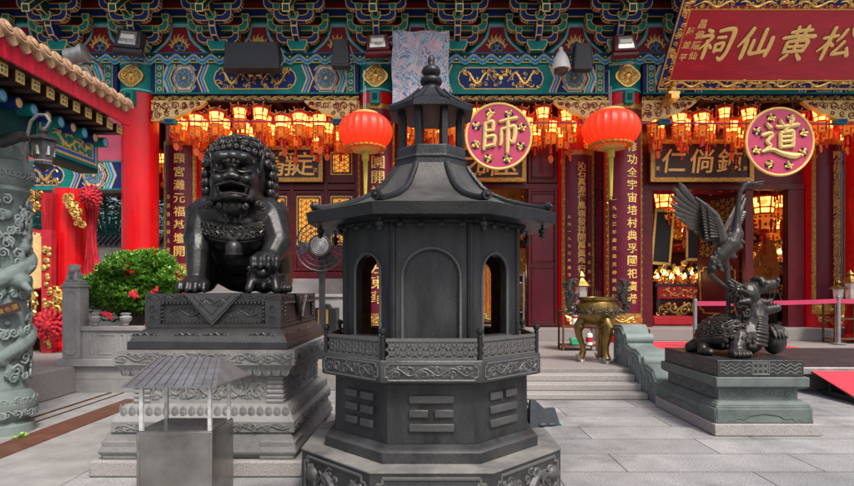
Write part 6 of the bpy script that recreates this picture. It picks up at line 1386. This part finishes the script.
def speaker(u0, u1, v0, v1, lab, dp=.35):
    d = 13.15; x0, x1, z0, z1 = X(u0, d), X(u1, d), Z(v1, d), Z(v0, d); t = empty('speaker', ((x0+x1)/2, d+dp, z0), lab, 'speaker', 'speakers mounted on the painted beam'); b = MB()
    b.frus((x0, x1, d, d+dp), z0, (x0+.03, x1-.03, d+.02, d+dp), z1); b.build('box', 'black_plastic', t, bevel=.02)
    b = MB(); b.box(x0+.05, x1-.05, d-.006, d+.02, z0+.05, z1-.05); b.build('grille', 'black', t, bevel=.004)
    b = MB(); b.tube([(x1, d+.15, z0+.1), (x1+.07, d+.25, (z0+z1)/2), (x1, d+.15, z1-.1)], .015, 5); b.box((x0+x1)/2-.05, (x0+x1)/2+.05, d+dp, 13.75, z0+.1, z0+.2); b.build('bracket', 'grey_metal', t)
speaker(223, 279, 41, 68, 'wide black loudspeaker on the beam above the lion'); speaker(331, 349, 38.5, 66, 'small upright black speaker left of the furnace column', .25); speaker(574, 593, 42, 69, 'small upright black speaker beside the dome camera', .25)
dc = empty('dome_camera', P(561, 60, 13.1), 'pale grey dome security camera hanging before the painted beam', 'security camera'); c = P(561, 73, 13.1)
b = MB(); b.lathe([(.215, .08), (.21, .16), (.16, .34), (.08, .48), (.05, .50), (.05, .58), (.02, .6)], c, 24); b.lathe([(.05, .52), (.05, .53)], c, 8); b.tube([c+Vector((0, 0, .55)), c+Vector((0, .6, .5))], .03, 6); b.build('housing', 'white_plastic', dc, sharp=60)
b = MB(); b.ell(c+Vector((0, 0, .09)), (.17, .17, .15)); b.build('dome', 'glass_dark', dc)
lf = empty('cylinder_light', P(76, 55, 12.6), 'grey metal cylinder spotlight left of the plain red column', 'spotlight'); c = P(76, 55, 12.6)
b = MB(); b.T = Matrix.Translation(c) @ Matrix.Rotation(1.35, 4, 'Y'); b.lathe([(.15, -.22), (.17, -.2), (.17, .12), (.20, .13), (.20, .22), (.14, .21)], (0, 0, 0), 20); b.T = None; b.build('housing', 'grey_metal', lf)
b = MB(); b.tube([c, c+Vector((.1, .5, .1)), c+Vector((.1, 1.1, .1))], .03, 6); b.build('bracket', 'grey_metal', lf)
b = MB(); x0, x1 = X(392, 13.0), X(449, 13.0); z0, z1 = Z(105, 13.0), Z(31, 13.0); N = 14; Mz = 10; vs = []
for j in range(Mz+1):
    for i in range(N+1): xx = x0+(x1-x0)*i/N; vs.append((xx+.015*math.sin(j*.9), 13.0+.02*math.sin(i*.9+j*.3), z0+(z1-z0)*j/Mz+.01*math.sin(i)))
nf = len(vs); vs += [(x, y+.25, z) for x, y, z in vs]; W_ = N+1
fs = [(j*W_+i, j*W_+i+1, (j+1)*W_+i+1, (j+1)*W_+i) for j in range(Mz) for i in range(N)]; fs += [tuple(k_+nf for k_ in f[::-1]) for f in fs]
rim = [i for i in range(W_)]+[j*W_+N for j in range(1, Mz+1)]+[Mz*W_+i for i in range(N-1, -1, -1)]+[j*W_ for j in range(Mz-1, 0, -1)]
fs += [(rim[i], rim[i]+nf, rim[(i+1) % len(rim)]+nf, rim[(i+1) % len(rim)]) for i in range(len(rim))]
b.add(vs, fs); b.build('brocade_cover', 'brocade', org=P(420, 31, 13.0), label='pale brocade cloth cover hung on the painted beam behind the furnace finial', cat='cloth')

# ================================================================== SIDE PAVILION, left
pv = empty('side_pavilion', (-4.9, 6.5, 0), 'side pavilion with orange tiled eave, red fascia and carved stone column', 'pavilion')
EX, E0, E1 = -4.20, 3.2, 7.98
def EZ(y): return 4.25+.03*(y-5.57)*0
b = MB(); b.box(EX-.03, EX, E0, E1, 3.90, 4.10); b.box(EX-.09, EX-.03, E0, E1-.02, 4.08, 4.16); b.build('fascia', 'fascia_red', pv, bevel=.006)
b = MB(); n = 25
for i in range(n):
    y = E0+.12+(E1-E0-.2)*i/(n-1)
    b.T = Matrix.Translation((EX+.03, y, 4.20)) @ Matrix.Rotation(-PI/2-.38, 4, 'Y')
    b.lathe([(.078, -.02), (.084, 0), (.070, .05), (.068, 1.2)], (0, 0, 0), 10); b.lathe([(.05, -.03), (.035, -.038), (.01, -.043)], (0, 0, 0), 10)
    if i < n-1:
        yy = y+(E1-E0-.2)/(n-1)/2; b.T = Matrix.Translation((EX+.0, yy, 4.12)); pts = [(.02, -.10, .04), (.02, -.06, -.03), (.02, 0, -.07), (.02, .06, -.03), (.02, .10, .04)]
        b.sweepx([(p[1], p[2]) for p in pts[::-1]], .0, .03); b.T = None
b.T = None; b.build('eave_tiles', 'tile_orange', pv)
b = MB(); b.add([(EX-.02, E0, 4.14), (EX-.02, E1, 4.14), (EX-2.4, E1, 5.15), (EX-2.4, E0, 5.15), (EX-.02, E0, 4.08), (EX-.02, E1, 4.08), (EX-2.4, E1, 5.08), (EX-2.4, E0, 5.08)], [(0, 1, 2, 3), (7, 6, 5, 4), (0, 4, 5, 1), (1, 5, 6, 2), (2, 6, 7, 3), (3, 7, 4, 0)]); b.build('roof', 'tile_orange', pv)
b = MB(); n = 20
for i in range(n):
    y = E0+.15+(E1-E0-.25)*i/(n-1)
    b.box(EX-1.3, EX-.10, y-.065, y+.065, 3.775, 3.90, 0); b.box(EX-.10, EX-.09, y-.062, y+.062, 3.778, 3.897, 1); b.box(EX-.092, EX-.086, y-.035, y+.035, 3.803, 3.873, 2); b.box(EX-.095, EX-.084, y-.008, y+.008, 3.785, 3.89, 1); b.box(EX-.095, EX-.0845, y-.055, y+.055, 3.828, 3.848, 1)
    b.T = Matrix.Translation((EX-.32, y+.06, 3.67)) @ Matrix.Rotation(PI/2, 4, 'Y'); b.lathe([(.07, -1.2), (.07, 0)], (0, 0, 0), 12, 2 if i % 2 else 3); b.lathe([(.052, 0), (.03, .006), (.005, .007)], (0, 0, 0), 12, 4 if i % 2 else 1); b.T = None
b.box(EX-1.4, EX-.3, E0, E1, 3.90, 3.94, 0)
b.build('rafters', ['wood_dark', 'gold_paint', 'teal', 'navy', 'sky_blue'], pv)
CXp, CYp = -4.83, 6.45
b = MB(); bx0, bx1 = CXp-.12, CXp+.14
b.box(bx0, bx1, 6.1, 8.05, 2.90, 3.42, 9); b.T = frame((bx1, 7.4, 0), (0, 1, 0), (1, 0, 0))
b.box(-.62, .62, -.014, 0, 2.95, 3.37, 1); b.box(-.58, .58, -.02, 0, 2.99, 3.33, 3); b.box(-.55, .55, -.024, 0, 3.02, 3.30, 5); b.box(-.49, .49, -.028, 0, 3.06, 3.26, 3); b.box(-.465, .465, -.032, 0, 3.075, 3.245, 1); dragon(b, -.42, .42, 3.16, .2, .018, 3, 3, -.036)
b.T = frame((bx1, 5.0, 0), (0, 1, 0), (1, 0, 0))
for cx in (0, -1.2, .9):
    for j in range(11): a = PI*(j+.5)/11; b.tube([(cx+.1*math.cos(a), -.02, 3.28+.1*math.sin(a)), (cx+.2*math.cos(a+.1), -.02, 3.28+.26*math.sin(a))], [.03, .006], 4, 3)
    for x, z in ((-.05, 3.30), (.05, 3.30), (0, 3.38)): b.ell((cx+x, -.03, z), (.045, .02, .045), None, 8, 5, 8)
b.T = None
for v in b.v: v.z += .36
b.build('side_beam', PM[:9]+['grey_metal' if False else 'teal_dark'], pv)
b = MB(); b.add([(bx0, 3.0, 2.9), (bx1, 3.0, 2.9), (bx1, 6.1, 2.9), (bx0, 6.1, 2.9), (bx0, 3.0, 3.42), (bx1, 3.0, 3.42), (bx1, 6.1, 3.42), (bx0, 6.1, 3.42)], [(0,3,2,1),(4,5,6,7),(0,1,5,4),(1,2,6,5),(2,3,7,6),(3,0,4,7)])
b.T = frame((bx1, 5.9, 0), (0, 1, 0), (1, 0, 0))
for cx in (-.1, -1.0, -1.9):
    for j in range(13): a = -.2+(PI+.4)*(j+.5)/13; b.tube([(cx+.10*math.cos(a), -.02, 3.10+.1*math.sin(a)), (cx+.2*math.cos(a+.1), -.02, 3.10+.24*math.sin(a))], [.03, .006], 4, 1)
    for x, z in ((-.05, 3.08), (.05, 3.08), (0, 3.17)): b.ell((cx+x, -.03, z), (.045, .02, .045), None, 8, 5, 2)
b.T = None
for v in b.v: v.z += .36
b.build('flame_beam', ['teal', 'gold_paint', 'sky_blue'], pv)
# carved dragon column
b = MB(); b.lathe([(.30, 0), (.30, .10), (.27, .12), (.25, .14), (.30, .20), (.335, .30), (.32, .40), (.26, .47), (.235, .49), (.235, .53), (.225, .55), (.222, 2.35), (.235, 2.38), (.27, 2.42), (.245, 2.46), (.29, 2.52), (.30, 2.62), (.28, 2.70), (.24, 2.72), (.24, 2.9)], (CXp, CYp, .003), 36)
def taller(mb):
    for v in mb.v:
        if v.z > .55: v.z = .55+(v.z-.55)*1.16
taller(b); cc_ = b.build('carved_column', 'stone_green', pv)
m = MB(); q = random.Random(21); pts = []; rs = []
for i in range(60):
    t = i/59; a = -1.2+t*2*PI*2.2; pts.append((CXp+.245*math.sin(a), CYp-.245*math.cos(a), .62+1.62*t)); rs.append(.055+.035*math.sin(PI*t))
for i in range(59): m.cap(pts[i], pts[i+1], rs[i], rs[i+1], 8)
for i in range(150):
    a = q.uniform(-1.3, 2.6); z = q.uniform(.58, 2.34); r = q.uniform(.022, .06); m.ell((CXp+.235*math.sin(a), CYp-.235*math.cos(a), z), (r, r, r*q.uniform(.6, 1.5)), None, 7, 5)
m.ell((CXp+.27, CYp-.10, 1.55), (.10, .10, .08)); m.cap((CXp+.30, CYp-.12, 1.53), (CXp+.40, CYp-.15, 1.47), .05, .03); m.cap((CXp+.28, CYp-.05, 1.60), (CXp+.36, CYp, 1.70), .03, .015)
og = organic(m, .012, 2); g = MB(); g.merge(og, 0)
for i in range(130):
    a = q.uniform(-1.2, 2.5); z = q.uniform(.58, 2.34); T_ = frame((CXp+.262*math.sin(a), CYp-.262*math.cos(a), z), (math.cos(a), math.sin(a), 0), (math.sin(a), -math.cos(a), 0)); g.T = T_
    curl(g, 0, 0, q.uniform(.035, .07), 1.4, q.uniform(0, 6), q.choice((-1, 1)), .016, 0, 10)
for i in range(60):
    a = q.uniform(-1.2, 2.5); g.T = frame((CXp+.30*math.sin(a), CYp-.30*math.cos(a), q.choice((.24, .32, .38))), (math.cos(a), math.sin(a), 0), (math.sin(a), -math.cos(a), 0)); curl(g, 0, 0, .05, 1.2, q.uniform(0, 6), 1, .012, 0, 8, y=-.02)
for i in range(26):
    a = -1.3+4*i/25; g.T = frame((CXp+.285*math.sin(a), CYp-.285*math.cos(a), 2.575), (math.cos(a), math.sin(a), 0), (math.sin(a), -math.cos(a), 0)); curl(g, 0, 0, .04, 1.2, i, 1, .012, 0, 8, y=-.015)
g.T = None; taller(g); g.build('dragon_relief', 'stone_green', cc_, sharp=80)
g = MB(); a = .75; g.T = frame((CXp+.30*math.sin(a), CYp-.30*math.cos(a), 1.40), (math.cos(a), math.sin(a), .35), (math.sin(a), -math.cos(a), 0)); g.box(-.10, .12, -.03, .02, -.06, .06, 0)
for i, ch in enumerate('嗇色園'): write(g, ch, -.06+.065*i, 0, .055, -.031, 1, .004)
g.build('name_plate', ['wood_dark', 'gold_dark'], cc_)
# wall lantern on its bracket
wlp = empty('wall_lantern', (X(43, 6.2), 6.2, Z(165, 6.2)), 'bronze six sided lantern hanging from a curved bracket at the carved column', 'lantern'); c = Vector((X(43.5, 6.2), 6.2, 0)); Q = 6.2/F*1.2
b = MB(); b.lathe([(9*Q, Z(140, 6.2)), (10*Q, Z(143, 6.2)), (7*Q, Z(163, 6.2)), (8*Q, Z(165, 6.2)), (3*Q, Z(169, 6.2)), (.5*Q, Z(172, 6.2))], c, 6, 0); b.lathe([(3*Q, Z(134, 6.2)), (12*Q, Z(139.5, 6.2)), (12*Q, Z(141, 6.2)), (9*Q, Z(141, 6.2))], c, 6, 0); b.lathe([(2*Q, Z(128, 6.2)), (4*Q, Z(131, 6.2)), (3*Q, Z(134, 6.2))], c, 10, 0); b.build('housing', 'lamp_bronze', wlp)
b = MB(); b.lathe([(9.2*Q, Z(144, 6.2)), (7.2*Q, Z(162, 6.2))], c, 6, 0)
for i in range(6): a = PI/3*(i+.5); b.lathe([(.02, 0), (.02, .1)], (c.x+8*Q*math.cos(a)*.85, c.y+8*Q*math.sin(a)*.85, Z(156, 6.2)), 6, 0)
b.build('glass', 'glass_lamp', wlp)
b = MB(); b.tube([P(25.5, 161, 6.25), P(26.5, 145, 6.25), P(28, 132, 6.2), P(31, 121, 6.2), P(38, 114.5, 6.2), P(46, 115, 6.2), P(50, 121, 6.2), P(47, 127, 6.2), P(43.5, 129, 6.2)], 1.3*Q, 7); b.tube([P(26, 161, 6.25), P(20, 150, 6.3), P(12, 143, 6.35)], 1.2*Q, 7); b.build('bracket_arm', 'grey_metal', wlp)
b = MB(); b.T = Matrix.Translation(P(10, 139, 6.1)) @ Matrix.Rotation(1.3, 4, 'Y'); b.lathe([(.05, -.14), (.07, -.1), (.06, .08), (.045, .16)], (0, 0, 0), 12); b.T = None; b.tube([P(14, 139, 6.1), P(28, 139, 6.15)], .025, 6); b.build('mount', 'black', wlp)
# frontal beam and pink wall between pavilion and hall
lk = empty('link_gallery', (-8.5, 14.05, Z(190, 14)), 'painted link beam with pink plaster panel between pavilion and red column', 'painted beam')
b = MB(); painted_beam(b, -12.5, COLX[0]-.30, Z(190, 13.95), Z(161, 13.95), 13.95, 77, False); b.build('painted_beam', PM, lk)
b = MB(); b.box(-12.5, COLX[0]-.2, 14.02, 14.2, Z(161, 14)+.003, Z(95, 14)); b.box(-12.5, COLX[0]-.3, 13.93, 14.42, Z(193, 13.95), Z(190, 13.95)-.002, 1); b.build('plaster_panel', ['pink_wall', 'wood_dark'], lk)

# ================================================================== DRUM CORNER behind the carved column
def drape(u0, u1, v0, v1, d, lab, seed, wv=1.):
    b = MB(); q = random.Random(seed); N = 16; Mz = 18; vs = []; x0, x1, z0, z1 = X(u0, d), X(u1, d), Z(v1, d), Z(v0, d)
    for j in range(Mz+1):
        t = j/Mz; k_ = .75+.25*math.cos(t*PI*2*wv)
        for i in range(N+1): s = i/N-.5; vs.append(((x0+x1)/2+(x1-x0)*s*k_, d+.06*math.sin(i*1.7+t*2)*k_, z0+(z1-z0)*t))
    nf = len(vs); vs += [(x, y+.1, z) for x, y, z in vs]; W_ = N+1
    fs = [(j*W_+i, j*W_+i+1, (j+1)*W_+i+1, (j+1)*W_+i) for j in range(Mz) for i in range(N)]; fs += [tuple(a+nf for a in f[::-1]) for f in fs]
    b.add(vs, fs); return b.build('red_drape', 'cloth_red', org=Vector(((x0+x1)/2, d, z1)), label=lab, cat='drape', sharp=80)
drape(41, 54, 193, 345, 11.6, 'long red cloth drape hanging left of the drum corner column', 1); drape(83, 97, 193, 275, 11.7, 'short red cloth drape hanging right of the drum corner column', 2)
b = MB(); cx = X(70, 12); b.lathe([(.40, 0), (.40, .1), (.31, .2), (.31, Z(190, 12)-TZ)], (cx, 12, TZ), 28); b.build('red_column', 'red_lacquer', org=Vector((cx, 12, TZ)), label='thick red round column behind the drapes in the drum corner', cat='column')
def rosette(u, v, d, R, lab):
    c = P(u, v, d); b = MB(); q = random.Random(int(u))
    for ring in range(5):
        for i in range(7+ring*2): a = 2*PI*i/(7+ring*2)+ring; r = R*(.15+.2*ring); T_ = Matrix.Translation((c.x+r*math.cos(a), c.y-.10+.03*ring, c.z+r*math.sin(a))) @ Matrix.Rotation(-a+q.uniform(-.5, .5), 4, 'Y') @ Matrix.Rotation(q.uniform(-.7, .7), 4, 'Z'); b.T = T_; b.ell((0, 0, 0), (R*.22, .03, R*.13), None, 7, 5)
    b.T = None; b.build('cloth_rosette', 'cloth_red', org=c, label=lab, cat='rosette')
rosette(90, 196, 11.5, .22, 'red cloth rosette tied at the top of the right drape'); rosette(49.5, 325, 11.2, .30, 'large red cloth rosette low on the red stand by the drum')
dr = empty('temple_drum', (X(34, 12.3), 12.3, TZ), 'large round red drum with cream skin on its stand behind the drape', 'drum'); c = P(34, 262, 12.3)
b = MB(); b.T = Matrix.Translation(c) @ Matrix.Rotation(.5, 4, 'Z') @ Matrix.Rotation(PI/2, 4, 'X'); b.lathe([(.60, -.45), (.72, 0), (.60, .45)], (0, 0, 0), 32, 0); b.T = None; bd = b.build('barrel', 'red_lacquer', dr)
b = MB(); b.T = Matrix.Translation(c) @ Matrix.Rotation(.5, 4, 'Z') @ Matrix.Rotation(PI/2, 4, 'X'); b.lathe([(.60, .452), (.58, .47), (.02, .475)], (0, 0, 0), 32, 0); 
for i in range(30): a = 2*PI*i/30; b.ell((.585*math.cos(a), .585*math.sin(a), .47), .025, None, 6, 4, 1)
b.build('skin', ['cream', 'gold_dark'], bd)
b = MB(); b.box(X(24, 12.3), X(44, 12.3), 12.0, 12.6, TZ+.003, c.z-.7); b.build('drum_stand', 'wood_red', dr)
tb_ = empty('offering_table', (X(42, 11.6), 11.6, TZ), 'red cloth covered table with gold strips under the drum', 'table')
b = MB(); b.box(X(18, 11.6), X(46, 11.6), 11.5, 12.1, Z(337, 11.6), Z(313, 11.6)); b.build('cloth', 'cloth_red', tb_, bevel=.04)
b = MB(); 
for x in (X(20, 11.6), X(44, 11.6)): b.box(x-.05, x+.05, 11.55, 11.65, TZ+.003, Z(337, 11.6)); b.box(x-.05, x+.05, 11.95, 12.05, TZ+.003, Z(337, 11.6))
b.build('leg', 'rust', tb_)
b = MB(); q = random.Random(3); b.box(X(43, 11.4), X(53, 11.4), 11.35, 11.5, TZ+.003, Z(230, 11.4), 1)
for i in range(40): u = q.uniform(44, 52); v = q.uniform(245, 347); b.ell((X(u, 11.4), 11.34, Z(v, 11.4)), (.05, .03, .05), None, 6, 5, 0)
b.build('gilded_post', ['gold', 'cloth_red'], org=Vector((X(48, 11.4), 11.4, TZ)), label='slim red post covered in gilt flowers before the drum', cat='post')
b = MB(); q = random.Random(5)
for (u, v) in ((30, 305), (57, 302)):
    for i in range(26): curl(b, X(u+q.uniform(-7, 5), 11.45), Z(v+q.uniform(-13, 9), 11.45), q.uniform(.06, .12), 1.3, q.uniform(0, 6), q.choice((-1, 1)), .035, 0, 9, 5, 11.43+q.uniform(-.05, .05))
b.build('gilt_phoenix', 'gold', org=P(42, 310, 11.45), label='pair of curling gilt phoenix ornaments on the red cloth table', cat='ornament')
b = MB(); q = random.Random(6)
for i in range(40): t = q.random(); curl(b, X(66+14*t+q.uniform(-3, 3), 11.55), Z(199+24*t*t+q.uniform(-4, 5), 11.55), q.uniform(.05, .09), 1.2, q.uniform(0, 6), 1, .03, 0, 8, 5, 11.55+q.uniform(-.05, .05))
b.build('gilt_bracket', 'gold', org=P(72, 200, 11.55), label='carved gilt bracket hanging beside the short red drape', cat='bracket')
b = MB(); q = random.Random(7)
for i in range(34): curl(b, X(q.uniform(20, 42), 12.0), Z(q.uniform(192, 214), 12.0), q.uniform(.06, .1), 1.2, q.uniform(0, 6), 1, .03, 0, 8, 5, 12+q.uniform(-.05, .05))
b.build('gilt_valance', 'gold_dark', org=P(30, 195, 12.0), label='dull gilt carved valance under the link beam by the carved column', cat='valance')

# ================================================================== PLANTS
def leaf_mesh(mb, c, r, q, n, L_, W_, up=.5, m=0):
    c = Vector(c)
    for i in range(n):
        a = 2*PI*i/n+q.uniform(-.3, .3); e = up+q.uniform(-.4, .4); dv = Vector((math.cos(a)*math.cos(e), math.sin(a)*math.cos(e), math.sin(e))); sd = dv.cross(Vector((0, 0, 1))).normalized()*W_; nn = sd.cross(dv).normalized()*W_*.35
        l = L_*q.uniform(.75, 1.2); mb.add([c, c+dv*l*.45-sd+nn, c+dv*l, c+dv*l*.45+sd+nn], [(0, 1, 2), (0, 2, 3)], m)
bu = empty('potted_bush', (X(133, 9.5), 9.65, TZ), 'rounded bright green bush in a red pot with red ribbons behind the lion', 'bush')
b = MB(); q = random.Random(31)
lobes = [((131, 273), 33, 20), ((104, 289), 26, 15), ((160, 281), 26, 20), ((125, 296), 34, 14), ((164, 298), 20, 14), ((150, 263), 24, 12), ((90, 291), 13, 9), ((112, 274), 16, 10), ((101, 301), 19, 11), ((126, 305), 26, 11), ((84, 289), 9, 8), ((152, 305), 24, 11)]
for (cu_, cv), ru, rv in lobes:
    for i in range(int(ru*rv*1.35)):
        while True:
            p = Vector((q.uniform(-1, 1), q.uniform(-1, 1), q.uniform(-1, 1)))
            if .55 < p.length < 1: break
        s = 9.5/F; c = P(cu_, cv, 9.6)+Vector((p.x*ru*s, p.y*ru*s*.8, p.z*rv*s))
        if mnoise.noise(c*3.4) < -.36: continue
        leaf_mesh(b, c, 0, q, 7, .085, .017, .55+.4*max(0, p.z), 1 if (p.z > -.1 and q.random() < .72) else 0)
b.build('foliage', ['leaf', 'leaf_new'], bu)
b = MB(); base = Vector((X(135, 9.6), 9.65, .9))
for (cu_, cv), ru, rv in lobes: b.tube([base, base.lerp(P(cu_, cv, 9.6), .5)+Vector((0, 0, .08)), P(cu_, cv, 9.6)], [.05, .03, .012], 6)
b.build('branches', 'bark', bu)
b = MB(); b.lathe([(.28, 0), (.34, .06), (.42, .5), (.46, .56), (.46, .62), (.40, .62), (.38, .55)], (X(135, 9.6), 9.65, TZ+.003), 24, 0, caps=False); b.lathe([(.02, .54), (.40, .55)], (X(135, 9.6), 9.65, TZ+.003), 24, 1, caps=False); b.build('pot', ['red_lacquer', 'bark'], bu)
b = MB()
for (u, v) in ((130, 292), (134, 294), (153, 291), (104, 313), (108, 316)):
    c = P(u, v, 9.05)
    for i in range(4): b.T = Matrix.Translation(c+Vector((q.uniform(-.04, .04), q.uniform(0, .1), q.uniform(-.04, .04)))) @ Matrix.Rotation(q.uniform(0, 3), 4, 'Y'); b.ell((0, 0, 0), (.05, .02, .025), None, 6, 4)
b.T = None; b.build('ribbon', 'cloth_red', bu)
b = MB(); q = random.Random(8); leaf_mesh(b, (-4.42, 6.18, .01), 0, q, 9, .09, .02, .7); leaf_mesh(b, (-4.46, 6.15, .01), 0, q, 7, .07, .02, .4); b.build('weed', 'leaf_new', org=Vector((-4.42, 6.18, .004)), label='tiny green weed growing at the foot of the carved column', cat='weed')
def tree(x, y, h, R, seed, lab, n=2600):
    t = empty('tree', (x, y, TZ), lab, 'tree', 'trees behind the link gallery'); q = random.Random(seed); b = MB()
    b.tube([(x, y, 0.3), (x+.2, y, h*.35), (x+.1, y+.2, h*.6)], [.22, .16, .08], 9)
    cl = []
    for i in range(14): c = Vector((x+q.uniform(-R, R)*.75, y+q.uniform(-R, R)*.6, h*(.30+.65*q.random()))); cl.append((c, R*q.uniform(.3, .5))); b.tube([(x+.15, y, h*.4), ((x+c.x)/2, (y+c.y)/2, (h*.45+c.z)/2+.2), c], [.08, .05, .02], 6)
    b.build('trunk', 'bark', t); b = MB()
    for i in range(n):
        c, r = q.choice(cl); p = Vector((q.gauss(0, .5), q.gauss(0, .5), q.gauss(0, .42)))*r; leaf_mesh(b, c+p, 0, q, 3, .20, .06, .2)
    b.build('crown', 'leaf_far', t)
tree(-13.0, 23, 7.5, 2.6, 1, 'green tree behind the tiled wall, nearest the red column'); tree(-17.5, 25, 8, 3.0, 2, 'green tree behind the drum corner, left of the other tree'); tree(-9.6, 25, 7.5, 2.4, 3, 'green tree seen between the red column and the lion', 2200); tree(-21.5, 27, 9, 3.4, 4, 'large green tree at the far left behind the carved column')
wt = empty('tiled_wall', (-14, 19.5, TZ), 'low white wall with grey tile coping in front of the trees', 'wall')
b = MB(); b.box(-24, -6.9, 19.4, 19.7, TZ+.003, Z(247, 19.5)); b.build('wall_body', 'white_line', wt)
b = MB(); zt = Z(247, 19.5); b.sweepx([(19.1, zt-.02), (19.15, zt+.05), (19.55, zt+.32), (19.95, zt+.05), (20, zt-.02)], -24, -6.9)
for i in range(95): x = -23.9+.18*i; b.tube([(x, 19.08, zt+.04), (x, 19.55, zt+.36)], .055, 6)
b.build('coping', 'tile_grey', wt)
b = MB()
for i in range(48):
    z = 2.8+.05*i*.8
    b.tube([(-20, 21+.1*math.sin(i), z), (-8, 21, z+.1*math.sin(i*.7))], .012, 4)
for i in range(150): x = -20+.08*i; b.tube([(x, 21, 2.8), (x, 21, 4.6)], .012, 4)
b.build('green_net', 'net_green', org=Vector((-14, 21, 2.8)), label='teal green mesh netting stretched behind the tiled wall', cat='netting')
b = MB(); q = random.Random(15)
for i in range(500): leaf_mesh(b, (q.uniform(-14.5, -8.5), 18.8+q.uniform(-.3, .3), TZ+q.uniform(.2, 1.7)), 0, q, 4, .16, .05, .4)
b.build('hedge', 'leaf_far', org=Vector((-11.5, 18.8, TZ)), label='dark green hedge growing before the tiled wall', cat='hedge')
